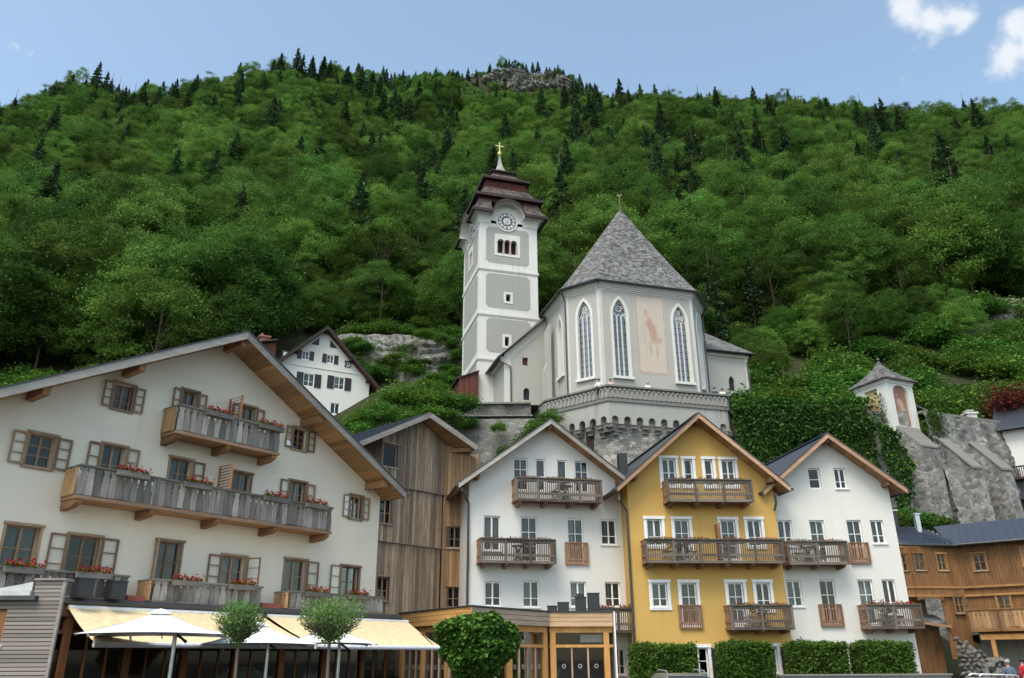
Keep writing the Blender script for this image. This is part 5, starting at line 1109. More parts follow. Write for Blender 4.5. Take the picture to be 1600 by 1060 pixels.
for T, x0, x1, z0, z1 in ((TB, .05, .42, 6.1, 7.0), (TB, .55, .98, 6.1, 7.0), (TM, .28, .80, 6.12, 7.02), (TM, 1.65, 2.15, 6.12, 7.0), (TM, 2.2, 2.7, 3.85, 4.75), (TRW, .75, 1.35, 6.05, 6.95), (TRW, 3.15, 3.85, 6.15, 7.1), (TRW, 1.5, 2.1, 3.75, 4.7), (TRW, 3.7, 4.3, 3.8, 4.75)):
    w = window(E, x0, x1, z0, z1, W_EH, fw=.05, rows=(1, 1), y=.05, casing=W_EH, casew=.08, proud=.02, pane=GLD, curtain='left' if z0 < 5 else None, sill=W_VERGE); w.matrix_local = T @ Matrix.Translation((x0, 0, z0))
m = MB()
for T, a, b in ((TB, -.25, 1.15), (TM, 0, 2.9), (TRW, 0, 9)): m.T = T; m.box(a, b, -.05, .06, EB-.1, EB+.0).box(a, b, -.04, .06, EB-.55, EB-.43)
m.build('drip_board', W_EH, E)
# scalloped apron under the bay
m = MB(); m.T = TM
for i in range(12): x = 1.6*i/12; m.slab([(x, -.03, EB-.75-.12*math.sin(math.pi*(i+.5)/12)*-1), (x+.125, -.03, EB-.75+.12*math.sin(math.pi*(i+.5)/12)), (x+.125, -.03, EB-.42), (x, -.03, EB-.42)], (0, .03, 0))
m.build('apron', W_E, E)
rf = MB(); 
def pt(T, x, y, z): return tuple(T @ Vector((x, y, z)))
rf.slab([(-.6, .35, 7.5), pt(TM, 2.95, -.45, 7.42), pt(TM, 2.95, 3.2, 8.9), (-.6, 4.2, 8.9)], (0, 0, .12)); rf.slab([pt(TRW, -.2, -.5, 7.45), pt(TRW, 9, -.5, 7.45), pt(TRW, 9, 3.2, 8.95), pt(TRW, -1.6, 3.2, 8.95)], (0, 0, .12))
for i in range(9): 
    x = .1+.33*i; a, b = Vector(pt(TM, x, -.43, 7.55)), Vector(pt(TM, x, 3.2, 9.02)); rf.beam(a, b, .03, .06)
for i in range(22): x = .0+.4*i; rf.beam(pt(TRW, x, -.48, 7.58), pt(TRW, x-.6, 3.2, 9.08), .03, .06)
er = rf.build('roof', M_ROOFB, E); MB().beam((-.6, .33, 7.62), (.6, -.33, 7.38), .04, .22).build('verge_board', W_EH, er)
MB().tube([pt(TRW, -.1, -.56, 7.45), pt(TRW, 9, -.56, 7.45)], .07, 8).tube([pt(TM, -.8, -.5, 7.42), pt(TM, 2.9, -.5, 7.42)], .06, 8).build('gutter', M_GUT, er)
MB().slab([(.9-1.2, 3.6, 8), (.5, 3.6, 8), (.5, 3.9, 8), (-.3, 3.9, 8)], (0, 0, .1)).build('ridge_cap', M_ROOFB, er)
for x, w, h, cap in ((1.55, .36, 1.0, M_SHEET), (3.0, .26, .8, M_STEEL)):
    c = MB().box(x, x+w, 2.3, 2.3+w, 8.2, 8.75+h).build('chimney', M_BOX if cap is M_SHEET else M_STEEL, er); MB().box(x-.06, x+w+.06, 2.24, 2.36+w, 8.75+h, 8.83+h).build('cap', cap, c)
# balcony and open ground floor of the right wing
b = MB(); b.T = TRW; b.box(.1, 9, -1.1, 0, 2.95, 3.07); bal = b.build('balcony', W_SOFF, E); n = 40
m = MB(); m.T = TRW; m.box(.05, 9, -1.16, -1.02, 3.93, 4.0).box(.1, 9, -1.14, -1.05, 2.85, 3.0); m.build('handrail', W_EH, bal)
BD = mesh_of(MB().slab([(-.1, 0, 0), (.1, 0, 0), (.1, 0, .55), (.07, 0, .66), (.1, 0, .78), (.1, 0, .92), (-.1, 0, .92), (-.1, 0, .78), (-.07, 0, .66), (-.1, 0, .55)], (0, .025, 0)), 'balcony_board', wood('pale balcony board', (.30, .17, .08), (.46, .28, .15), 2))
for i in range(n): p = TRW @ Vector((.2+.215*i, -1.10, 3.02)); inst('board', BD, bal, p, (0, 0, R(-42)))
for i in range(7): p = TRW @ Vector((.12+1.45*i, -1.13, 2.9)); inst('post', mesh_of(MB().box(-.05, .05, -.05, .05, 0, 1.05), 'balcony_post', W_E) if i == 0 else bpy.data.meshes['balcony_post'], bal, p, (0, 0, R(-42)))
m = MB(); m.T = TRW; m.box(.5, 9, -1.0, -.8, 2.45, 2.72).box(.4, 9, -.2, 0, 2.5, 2.8); m.build('carport_beam', W_EH, E)
for x in (1.05, 5.2): m = MB(); m.T = TRW; m.box(x-.1, x+.1, -.98, -.8, GZ, 2.45); m.build('carport_post', W_EH, E)
m = MB(); m.T = TRW; m.box(-.2, 9, 2.5, 2.6, GZ, 3.0); m.build('carport_back', P_OLD, E)
m = MB(); m.T = TRW; m.box(.2, 9, -.8, 2.5, 2.86, 2.9); m.build('carport_ceiling', W_SOFF, E)
m = MB(); m.slab([(.3, .5, 3.55), (2.6, .2, 3.2), (2.6, 1.6, 3.75), (.3, 1.6, 3.75)], (0, 0, .09)).build('lean_to_roof', SH_GREY, E)
MB().beam((.2, .48, 3.5), (2.65, .16, 3.14), .08, .12).build('lean_to_beam', W_SOFF, E)
# rubble wall and stones in front of the timber house
def rock_mesh(name, seed, mat, r=1.):
    import bmesh
    bm = bmesh.new(); bmesh.ops.create_icosphere(bm, subdivisions=2, radius=r); rr = np.random.default_rng(seed); pl = [(Vector(rr.normal(size=3)).normalized(), rr.uniform(.55, .8)*r) for _ in range(9)]
    for v in bm.verts:
        for n_, d in pl:
            k = v.co.dot(n_)-d
            if k > 0: v.co -= n_*k*.9
        v.co *= 1+rr.uniform(-.04, .04)
    me = bpy.data.meshes.new(name); bm.to_mesh(me); bm.free(); me.materials.append(mat); return me
STONEM = stone('field stone', (.18, .175, .16), (.36, .35, .33), 3.5, mossamt=.45)
RK = [rock_mesh('field_stone', i, STONEM) for i in range(6)]
RP = thing('stone_pile', 'heap of rough grey field stones in front of the timber house', 'stone heap', (21.9, 40.3, 0)); rr = random.Random(5)
for i in range(46):
    x = rr.gauss(0, 1.0); z = rr.uniform(0, 1)*max(.1, 1.45-abs(x-.2)*.75); s = rr.uniform(.16, .34); inst('stone', RK[i % 6], RP, (x, rr.uniform(-.3, .5), z+GZ), (rr.random()*6, rr.random()*6, rr.random()*6), (s*1.3, s, s*.75))
RS = thing('dry_stone_wall', 'dry stone wall stub standing under the timber balcony', 'stone wall', (24.2, 44.9, 0), R(-30))
for k in range(13):
    for i in range(8 if k < 8 else 13-k):
        s = rr.uniform(.15, .2); inst('stone', RK[(i+k) % 6], RS, (-.85+i*.29+(k % 2)*.12, rr.uniform(-.08, .08), GZ+.13+k*.215), (rr.random(), rr.random(), rr.random()*6), (s*1.15, s*1.1, s*.72))
MB().box(-.9, 1.1, .1, .5, GZ, 1.6).build('core', STONEM, RS)

# ================================================================== white house behind the cream one, far right and far left houses
Lh = thing('gable_house', 'white gabled house with black shutters and dark verge below the cliff', 'house', (-18.4, 74, 0), R(28))
wl = [(-2.35, -1.65, 28.9, 29.75), (.10, .80, 28.9, 29.75), (-2.0, -.95, 26.2, 27.5), (1.0, 2.05, 26.35, 27.6), (-4.15, -3.75, 28.9, 29.35), (2.05, 2.45, 28.85, 29.3), (.85, 1.75, 23.8, 24.9)]
topL = lambda x: 32.15-.98*abs(x+.25)
mb = MB(); facade(mb, -5.4, 4.6, 18, lambda x: min(topL(x), 40), [-.25], wl, rev=.14); shell(mb, -5.4, 4.6, 18, topL, -.25, 9); mb.build('wall', [P_WHITE], Lh)
for i, (x0, x1, z0, z1) in enumerate(wl):
    w = window(Lh, x0, x1, z0, z1, PVC, fw=.07, rows=(1, 1.6) if i < 4 else (1,), cols=2, y=.05, curtain='both' if i < 4 else None, casing=M_DARK if i in (4, 5) else None, casew=.1)
    if i < 4:
        for s in (-1, 1): ww = (x1-x0)*.62; bx('shutter', M_DARK, w, -ww-.02 if s < 0 else x1-x0+.02, -.02 if s < 0 else x1-x0+ww+.02, -.06, -.02, -.03, z1-z0+.03)
for s in (-1, 1):
    m = MB(); m.slab([(-.25+s*.55, -.02, 30.55), (-.25+s*1.35, -.02, 30.55), (-.25+s*.55, -.02, 31.35)][::(1 if s > 0 else -1)], (0, .03, 0)); m.build('gable_vent', M_BOX, Lh)
MB().box(-5.4, 4.6, -.06, 0, 28.15, 28.25).build('string_course', P_WHITE, Lh)
rL, PL = roof(Lh, -.25, 32.2, -6.0, 5.2, .98, .98, .75, 9.5, th=.08, mt=SH_BROWN, mv=wood('black brown verge', (.03, .026, .024), (.06, .05, .045), 0), ms=W_SHED, seam=0, vh=.34)
purlins(rL, PL, [-.25, -2.9, 2.4, 4.3], .75, EDGE, .2, .3)
m = MB().slab([(-9.6, 1.5, 29.6), (-4.5, 1.5, 31.0), (-4.5, 8, 31.4), (-9.6, 8, 30.0)], (0, 0, .12)); m.build('annex_roof', SH_BROWN, Lh)
m = MB()
for i in range(24): m.box(-9.3+.2*i, -9.3+.2*i+.18, 2.0, 2.06, 22, 29.6+.055*i)
m.build('annex_boards', W_SHED, Lh)['kind'] = 'stuff'
MB().box(-6.0, -5.15, 2.6, 3.4, 28, 31.5).build('chimney', BRICK, Lh); MB().box(-6.15, -5.0, 2.45, 3.55, 31.5, 31.65).tube([(-5.8, 3, 31.6), (-5.8, 3, 32.0)], .1).build('chimney_cap', BRICK, Lh)
m = MB().slab([(4.7, 2.5, 29.6), (8.6, 2.5, 29.6), (7.9, 5.2, 32.0), (4.0, 5.2, 32.0)], (0, 0, .14)); m.build('side_roof', SH_LIGHT, Lh); MB().box(4.6, 8.1, 3.0, 6, 20, 29.6).build('side_wall', W_SHED, Lh); MB().tube([(4.6, 2.4, 29.55), (8.7, 2.4, 29.55)], .1, 6).build('side_gutter', M_GUT, Lh)
Rh = thing('white_house', 'white house with dark roof cut off by the right picture edge', 'house', (38.9, 60.0, 0), R(-38))
MB().box(-1.0, 8, 0, 7, 6, 17.9).build('wall', P_WHITE, Rh); MB().slab([(-1.5, -.7, 17.85), (9, -.7, 17.85), (9, 4, 21.2), (-1.5, 4, 21.2)], (0, 0, .16)).slab([(-1.5, 4, 21.2), (9, 4, 21.2), (9, 8, 18.4), (-1.5, 8, 18.4)], (0, 0, .16)).build('roof', M_ROOF, Rh)
MB().box(.4, 1.6, -.02, .05, 15.2, 17.0).build('window', M_DARK, Rh); MB().box(-.8, 8, -1.2, 0, 13.9, 14.05).box(-.8, 8, -1.2, -1.12, 14.8, 14.9).build('balcony', EDGE, Rh); g = MB()
for i in range(60): g.box(-.8+i*.145, -.74+i*.145, -1.18, -1.14, 14.05, 14.8)
g.build('balusters', EDGE, Rh)['kind'] = 'stuff'
MB().box(-.8, 8, -.6, 0, 13, 13.9).slab([(-1.4, -2.0, 12.3), (8, -2.0, 12.3), (8, 0, 13.2), (-1.4, 0, 13.2)], (0, 0, .15)).build('lower_roof', M_ROOF, Rh)
Xh = thing('dark_roof_house', 'house with dark boarded roof behind the far left end of the cream roof', 'house', (-31, 50, 0), R(30))
MB().slab([(-9, -1, 17.2), (3.2, -1, 15.6), (3.2, 6, 17.2), (-9, 6, 18.8)], (0, 0, .25)).build('roof', M_ROOF, Xh); MB().box(-9, 2.6, 0, 6, 5, 15.4).build('wall', P_OLD, Xh); MB().beam((-9, -1.05, 17.3), (3.2, -1.05, 15.7), .06, .35).build('verge_board', W_VERGE, Xh)

# ================================================================== larch pavilion
STK = plain('frosted sticker', (.30, .30, .31), .7)
PV = thing('glass_pavilion', 'new larch and glass restaurant pavilion with a boarded flat roof edge', 'pavilion', (-1.52, 30.52, 0))
pv = [(-3.25, 4.75), (0, 0), (2.98, 4.05), (5.60, 4.35)]
rf = MB(); rf.slab([(p[0], p[1]+.03, 3.40) for p in pv]+[(5.6, 8, 3.40), (-3.2, 8, 3.40)], (0, 0, .06)); rf.build('roof', M_ROOF, PV)
LB = [W_LARCH, W_LARCHG, wood('pale larch board', (.50, .33, .19), (.66, .47, .30), 0, var=.12)]  # one larch tone per face, the middle one greyer
for k in range(3):
    T, ln = facet(pv[k], pv[k+1]); a = math.atan2(pv[k+1][1]-pv[k][1], pv[k+1][0]-pv[k][0])
    for i in range(3):
        m = MB().box(.004, ln-.004, -.03+.014*i, .005+.014*i, 2.85+.185*i, 2.85+.185*i+.168); o = m.build('fascia_board', LB[k], PV); o.location = (pv[k][0], pv[k][1], 0); o.rotation_euler = (0, 0, a)
    bxm = MB().box(0, ln, -.06, .1, 3.405, 3.45).build('roof_edge', M_GUT, PV); bxm.location = (pv[k][0], pv[k][1], 0); bxm.rotation_euler = (0, 0, a)
    m = MB(); m.T = T; m.box(0, ln, .12, .30, 2.62, 2.85).box(0, ln, .13, .28, 2.05, 2.16); m.build('beam', W_LARCHV, PV)
    xs_ = {0: [.1, 1.9, 3.8, ln-.15], 1: [.12, 2.5, ln-.12], 2: [.14, ln-.28]}[k]
    for x in xs_: m = MB(); m.T = T; m.box(x-.11, x+.11, .10, .32, GZ, 2.62); m.build('post', W_LARCHV, PV)
    for a_, b_ in zip(xs_, xs_[1:]):
        m = MB(); m.T = T; a1_, b1_ = a_+.11, b_-.11; m.box(a1_, b1_, .205, .212, 2.16, 2.62); m.build('upper_pane', GL, PV)
        q = max(2, round((b1_-a1_)/.62))
        for j in range(q):
            xa, xb = a1_+(b1_-a1_)*j/q, a1_+(b1_-a1_)*(j+1)/q; m = MB(); m.T = T; m.box(xa+.03, xb-.03, .205, .212, GZ, 2.05); pn = m.build('door_pane', GL, PV)
            m = MB(); m.T = T @ Matrix.Translation(((xa+xb)/2, .198, 1.35)) @ Matrix.Rotation(math.pi/2, 4, 'X'); m.lathe([(.085, 0), (.085, .004), (.05, .004), (.05, 0)], 20, ring=True); m.build('sticker_ring', STK, pn)
            m = MB(); m.T = T; m.box(xa-.028, xa+.03, .16, .26, GZ, 2.05); m.build('door_stile', wood('pale stile', (.45, .30, .22), (.58, .42, .32), 2) if 'pale stile' not in MATS else MATS['pale stile'], PV)
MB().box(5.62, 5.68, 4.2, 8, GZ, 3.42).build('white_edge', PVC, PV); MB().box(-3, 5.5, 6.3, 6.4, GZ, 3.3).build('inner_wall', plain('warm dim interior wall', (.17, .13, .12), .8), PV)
MB().box(-2.6, 5.5, 4.75, 6.3, 2.70, 2.75).build('ceiling', P_WHITE, PV); MB().box(-2.6, 5.4, .8, 6.3, GZ, GZ+.03).build('pavilion_floor', W_SOFF, PV)
ac = tag(MB().box(0, 1.0, 0, .22, 0, .30).box(.16, .48, -.012, 0, .05, .16).box(0, 1, -.008, 0, .27, .3).build('air_conditioner', PVC), 'white air conditioner behind the upper glass of the larch pavilion', 'air conditioner'); ac.location = (2.75, 35.25, 2.25)
dt = 'dark grey cabinets on flat roofs'
for x, w, z, lab in ((1.42, .40, .20, 'smallest dark grey roof box on the larch pavilion, leftmost of the row'), (1.86, .46, .34, 'squat dark grey roof box, second from the left on the larch pavilion'), (2.6, .44, .55, 'dark grey roof box with stepped top on the larch pavilion'), (3.12, .48, .70, 'tallest dark grey roof box, rightmost on the larch pavilion')):
    m = MB().box(0, w, 0, .4, 0, z).box(-.02, w+.02, -.02, .42, z, z+.035).box(.04, w-.04, -.012, 0, .05, z-.06)
    if z == .55: m.box(.06, w-.1, .05, .35, z+.035, z+.16)
    o = m.build('roof_box', M_BOX); o.location = (x, 35.15, 3.46); tag(o, lab, 'roof box', dt)
for s_, lab in ((-11.75, 'left dark grey box standing before the lowest balcony of the cream house'), (-10.85, 'right dark grey box standing before the lowest balcony of the cream house')):
    o = MB().box(0, .42, 0, .35, 0, .45).box(.04, .38, -.012, 0, .05, .40).box(-.02, .44, -.02, .37, .45, .48).build('ledge_box', M_BOX); o.matrix_world = local_mat(A) @ Matrix.Translation((s_, -1.42, 3.19)); tag(o, lab, 'cabinet', dt)

# ================================================================== slatted kiosk, bottom left
K = thing('slatted_kiosk', 'kiosk clad in silvery horizontal slats at the lower left', 'kiosk', (-9.70, 18, 0), R(1.5))
MB().slab([(-4.2, .06, GZ), (-.03, .06, GZ), (-1.0, 1.5, GZ), (-4.2, 1.5, GZ)], (0, 0, 3.0)).slab([(-.6, .06, 2.81), (-.03, .06, 2.81), (-.2, .3, 2.81), (-.6, .3, 2.81)], (0, 0, .4)).build('core', W_TEAK, K); z = GZ
i = 0
while z < 3.24:
    xr_ = -.0; xl_ = -4.2 if z < 2.80 else -.62
    if 1.95 < z < 2.62: bx('slat', W_SLAT, K, -1.10, xr_, 0, .05, z, z+.066); bx('slat', W_SLAT, K, -4.2, -2.3, 0, .05, z, z+.066)
    else: bx('slat', W_SLAT, K, xl_, xr_, 0, .05, z, z+.066)
    z += .082; i += 1
MB().box(-.03, .03, -.02, .05, GZ, 3.26).build('corner_post', W_SLAT, K); MB().box(-.64, .05, -.05, .3, 3.25, 3.29).build('cap', W_SLAT, K)
MB().box(-2.3, -1.1, .02, .06, 1.95, 2.6).build('hatch', W_TEAK, K); MB().box(-2.35, -1.06, -.03, .03, 1.90, 1.945).build('sill', VAL, K)
MB().box(-4.4, -.5, -.14, .0, 2.84, 2.93).build('gutter', M_GUT, K); MB().slab([(-4.4, -.1, 2.93), (-.64, -.1, 2.93), (-.64, .9, 3.03), (-4.4, .9, 3.03)], (0, 0, .10)).build('roof', M_SHEET, K)
MB().slab([(-1.7, -.02, 3.04), (-.66, -.02, 3.04), (-.66, -.02, 3.22), (-.95, -.02, 3.16), (-1.3, -.02, 3.10)], (0, .4, 0)).build('upturned_sheet', M_SHEET, K)

# ================================================================== white cantilever parasols
def parasol(x, y, zt, half, px, py, rz, label):
    t = thing('cantilever_parasol', label, 'parasol', (x, y, GZ), rz, 'white parasols on the terrace'); zb = zt-.55-GZ; zt = zt-GZ; m = MB(); n = 8
    cs_ = [(-half, -half), (half, -half), (half, half), (-half, half)]
    for k in range(4):
        a, b = Vector(cs_[k]), Vector(cs_[(k+1) % 4]); vs = []
        for j in range(7):
            u = j/6
            for i in range(n+1):
                p = a.lerp(b, i/n)*u; zz = zt-.55*u-.05*math.sin(math.pi*u)-.07*u*math.sin(math.pi*i/n)*-.6; vs.append((p.x, p.y, zz))
        m.add(vs, [(j*(n+1)+i, (j+1)*(n+1)+i, (j+1)*(n+1)+i+1, j*(n+1)+i+1) for j in range(6) for i in range(n)])
    m.build('canopy', CLOTH, t); v = MB(); v.lathe([(.38, zt-.06), (.2, zt+.02), (.0, zt+.07)], 4, ph=math.pi/4); v.build('vent_cap', CLOTH, t)
    for k in range(8):
        c = (cs_[k//2] if k % 2 == 0 else ((cs_[k//2][0]+cs_[(k//2+1) % 4][0])/2, (cs_[k//2][1]+cs_[(k//2+1) % 4][1])/2)); MB().beam((0, 0, zt-.08), (c[0]*.98, c[1]*.98, zb-.02), .025, .03).build('rib', M_STEEL, t)
        MB().beam((c[0]*.12, c[1]*.12, zt-.34), (c[0]*.5, c[1]*.5, zt-.36), .018, .02).build('strut', M_GUT, t)
    MB().lathe([(.05, zt-.42), (.07, zt-.36), (.04, zt-.3), (.04, zt-.06)], 10).build('hub', M_GUT, t)
    MB().tube([(px, py, 0), (px, py, zt-.50)], .048, 12).build('pole', M_STEEL, t); MB().tube([(px, py, zt-.52), (px+.14, py-.02, zt-.60), (px+.24, py-.02, zt-.68)], .03, 8).lathe([(0, -.05), (.05, 0), (0, .05)], 8, (px+.24, py-.02, zt-.68)).build('crank', M_GUT, t)
    MB().tube([(px, py, zt-.5), (px*.5, py*.5, zt+.02-.25), (0, 0, zt-.1)], .03, 8).build('arm', M_STEEL, t); MB().box(px-.075, px+.075, py-.075, py+.075, 1.1, 1.17).build('collar', M_GUT, t); MB().box(px-.45, px+.45, py-.45, py+.45, 0, .06).build('base_plate', M_GUT, t)
parasol(-8.45, 20.2, 2.72, 1.55, .42, -.35, R(18), 'white square parasol nearest the slatted kiosk, largest of the three')
parasol(-6.95, 23.2, 2.55, 1.45, .25, -.45, R(20), 'white square parasol between the two small round trees, partly behind the left one')
parasol(-5.35, 24.6, 2.58, 1.3, .30, -.45, R(16), 'white square parasol half hidden behind the right small round tree')

# ================================================================== ground and mountain
CRE = np.array([(-0.973, 0.78), (-0.782, 0.796), (-0.735, 0.808), (-0.663, 0.842), (-0.592, 0.831), (-0.494, 0.837), (-0.445, 0.845), (-0.397, 0.861), (-0.348, 0.873), (-0.278, 0.872), (-0.237, 0.86), (-0.177, 0.851), (-0.097, 0.855), (-0.063, 0.867), (-0.018, 0.877), (0.063, 0.867), (0.102, 0.849), (0.15, 0.82), (0.198, 0.801), (0.276, 0.789), (0.393, 0.786), (0.49, 0.772), (0.587, 0.764), (0.683, 0.751), (0.777, 0.738), (0.967, 0.72)])
YC = np.array([(-1.2, 250), (-.74, 260), (-.45, 275), (-.3, 300), (-.2, 345), (-.13, 470), (-.03, 560), (.13, 560), (.21, 490), (.386, 430), (.76, 380), (1.2, 360)])
PRO = np.array([(0, 0), (48, 0.0), (52, .03), (55, .09), (58, .20), (60, .265), (64, .285), (70, .305), (80, .355), (90, .42), (110, .50), (155, .62), (254, .738), (340, .758), (450, .766), (506, .770), (556, .842), (600, .852), (900, .86)])
def terr(X, Y):
    X = np.asarray(X, float); Y = np.asarray(Y, float); a = X/np.maximum(Y, 1); yc = np.interp(a, YC[:, 0], YC[:, 1]); e = np.interp(a, CRE[:, 0], CRE[:, 1])-14./yc
    y2 = np.minimum(Y, yc); w = np.clip((y2-75)/(yc-75), 0, 1)**1.3; r_ = np.interp(y2-7.5*np.clip((a-.44)/.08, 0, 1)*(1-np.clip((Y-62)/14, 0, 1)), PRO[:, 0], PRO[:, 1])
    rc = np.interp(yc, PRO[:, 0], PRO[:, 1]); r_ = r_*(1-w+w*e/rc)
    nz_ = (fbm(X/60+50, Y/60, 4, 3)-.5)*.055*np.clip((Y-85)/60, 0, 1)*np.clip((yc-y2)/40+.12, 0, 1)
    z = (r_+nz_)*y2-np.maximum(0, Y-yc)*.5
    z = z-3.6*np.exp(-((X+17.5)/5.5)**2-((Y-71.5)/5)**2)
    lo = np.interp(Y, (48, 60), (GZ, 1.6)); return np.where(Y < 48, GZ, np.maximum(z, -2)+lo)
ya = np.concatenate([np.linspace(44, 70, 40), np.geomspace(71, 820, 150)]); aa = np.linspace(-1.25, 1.25, 260)
Yg, Ag = np.meshgrid(ya, aa, indexing='ij'); Xg = Yg*Ag; Zg = terr(Xg, Yg)-np.where(Yg < 50, .05, 0)
o = grid_mesh('hillside', np.stack([Xg, Yg, Zg], -1), SOIL, smooth=True); o['kind'] = 'structure'
m = MB().poly([(-1500, -1500, GZ), (1500, -1500, GZ), (1500, 1500, GZ), (-1500, 1500, GZ)]); o = m.build('ground', ASPH); o['kind'] = 'structure'
def cliff(name, c, w, h, depth, lab, seed, tilt=0., rows=70, cols=120, rise=.0):
    U, V = np.meshgrid(np.linspace(-1, 1, cols), np.linspace(-1, 1, rows)); rr = np.sqrt(U**2+V**2)
    edge = np.clip(1.15-rr+(fbm(U*2.5+seed, V*2.5, 4, seed)-.5)*.9, -1, 1)
    big = fbm(U*w*.11+seed, V*h*.10, 5, seed, .5); rid = np.abs(fbm(U*w*.22+3, V*h*.07+9, 4, seed+3)-.5)*2; fine = fbm(U*w*.8, V*h*.45, 3, seed+8)
    tilt_ = V*h*.22+U*w*.10+big*2; stp = (np.floor(tilt_*1.1)+np.clip((tilt_*1.1 % 1)*4, 0, 1))/1.1-tilt_
    off = depth*(edge*1.0-.35)+(big-.5)*depth*1.1+stp*depth*.22-rid*depth*.40+(fine-.5)*depth*.16
    P = np.stack([c[0]+U*w+V*0, c[1]-off+V*h*tilt, c[2]+V*h+U*rise], -1); o = grid_mesh(name, P, ROCK); return tag(o, lab, 'cliff')
cliff('rock_cliff', (-10.2, 80.5, 30.6), 11, 5.6, 4.2, 'grey limestone cliff face between the white house and the church tower', 4, .55)
cliff('rock_cliff', (6, 541, 450), 46, 19, 15, 'pale limestone crag just under the wooded mountain top', 12, .45)
cliff('rock_cliff', (63, 92, 41.5), 6, 3.4, 2.6, 'mossy rock outcrop on the slope above the right stone wall', 23, .6)

# ================================================================== trees
def broad_proto(seed, R_=4.6, Hh=12.5, ncl=72, per=165, leaf=.285):
    rng_ = np.random.default_rng(seed); cz_ = Hh-R_*1.12; C = []; lv = []
    lob = [(rng_.normal(size=3), rng_.uniform(.15, .4)) for _ in range(7)]
    for i in range(ncl):
        d = rng_.normal(size=3); d[2] = d[2]*.8+.25; d /= np.linalg.norm(d); k = rng_.uniform(.55, 1.0)**.6
        k *= .78+sum(max(0, float(np.dot(d, l/np.linalg.norm(l))))**4*s for l, s in lob)
        c = d*np.array([R_, R_, R_*1.12])*k; c[2] += cz_; tl_ = rng_.uniform(.8, 1.35)
        p = rng_.normal(size=(per, 3))*np.array([tl_, tl_, .62])*.52; q = np.hypot(p[:, 0], p[:, 1]); p[:, 2] -= q*q*.10
        out = np.array([d[0], d[1], 0.]); p[:, 2] -= (p@out)*.22
        C.append(c+p); lv.append(np.clip(rng_.uniform(.1, .75)+rng_.normal(0, .18, per), 0, 1))
    return leaf_mesh('broadleaf_crown_mesh', np.concatenate(C), leaf, leaf*.55, L_BROAD, np.concatenate(lv), up=.2, rng=rng_)
def broad_trunk(seed, Hh=12.5):
    r = random.Random(seed); m = MB(); m.tube([(0, 0, -2.5), (.1, 0, Hh*.3), (-.05, .1, Hh*.6), (.05, 0, Hh*.85)], .22, 6, r1=.05)
    for i in range(6): a = r.uniform(0, 6.28); z = Hh*r.uniform(.3, .6); m.tube([(0, 0, z), (math.cos(a)*1.1, math.sin(a)*1.1, z+1.8), (math.cos(a)*1.8, math.sin(a)*1.8, z+3.3)], .08, 5, r1=.02)
    return mesh_of(m, 'trunk_mesh', BARK)
def coni_proto(seed, Hh=17., rad=2.6):
    rng_ = np.random.default_rng(seed); C = []; D = []; lv = []; z = Hh*.12
    while z < Hh-.2:
        u = (z-Hh*.12)/(Hh*.88); rr_ = rad*(1-u)**.85*rng_.uniform(.8, 1.1)+.08; nb = int(6+4*(1-u))
        for j in range(nb):
            a = rng_.uniform(0, 2*math.pi); L = rr_*rng_.uniform(.65, 1.15); n_ = max(3, int(L*9)); t = np.sqrt(rng_.uniform(.05, 1, n_))
            x = np.stack([np.cos(a)*t*L, np.sin(a)*t*L, z-.12-t*L*.28+t**3*L*.14], 1)+rng_.normal(size=(n_, 3))*np.array([.12, .12, .08])*(.4+t[:, None]*.8)
            C.append(x); D.append(np.tile([np.cos(a), np.sin(a), -.25], (n_, 1))+rng_.normal(size=(n_, 3))*.35); lv.append(np.clip(rng_.uniform(.1, .7)+rng_.normal(0, .2, n_), 0, 1))
        z += .30+.22*(1-u)
    n_ = 14; C.append(np.stack([np.zeros(n_), np.zeros(n_), np.linspace(Hh-.9, Hh+.3, n_)], 1)); D.append(np.tile([.1, .1, 1.], (n_, 1))); lv.append(np.full(n_, .5))
    return leaf_mesh('spruce_crown_mesh', np.concatenate(C), .62, .26, L_CONI, np.concatenate(lv), up=.3, rng=rng_, dirs=np.concatenate(D))
SPR_TR = mesh_of(MB().tube([(0, 0, -2.5), (0, 0, 16.8)], .22, 6, r1=.03), 'spruce_trunk_mesh', BARK)
BP = [broad_proto(100+i, R_=r, Hh=h, ncl=c) for i, (r, h, c) in enumerate([(5.2, 12.5, 96), (4.6, 13.5, 84), (6.0, 13.0, 120), (4.9, 11.5, 88), (5.4, 14.5, 104), (4.4, 11.0, 78)])]
BT = [broad_trunk(i) for i in range(3)]; CP_ = [coni_proto(200+i, h, r) for i, (h, r) in enumerate([(16, 3.2), (14, 2.9), (18, 3.5), (13, 3.1)])]
CT, ST_ = math.cos(TH), math.sin(TH)
def pix(X, Y, Z):
    Z = Z-1.6; zc = Y*CT+Z*ST_; return 800+1250*X/zc, 530-1250*(Z*CT-Y*ST_)/zc, zc
spots = []; y = 68.
rt = np.random.default_rng(77)
while y < 575:
    sp_ = 5.4 if y < 130 else (6.0 if y < 260 else 6.8); n = int(2*.93*y/sp_)
    a = (np.arange(n)+rt.uniform(-.42, .42, n)+rt.uniform(0, 1))/n*1.86-.93; yy = y+rt.uniform(-.42, .42, n)*sp_; spots.append(np.stack([a*yy, yy], 1)); y += sp_*.80
spots = np.concatenate(spots); X, Y = spots[:, 0], spots[:, 1]; Z = terr(X, Y); a = X/Y; yc = np.interp(a, YC[:, 0], YC[:, 1])
keep = Y < yc+14
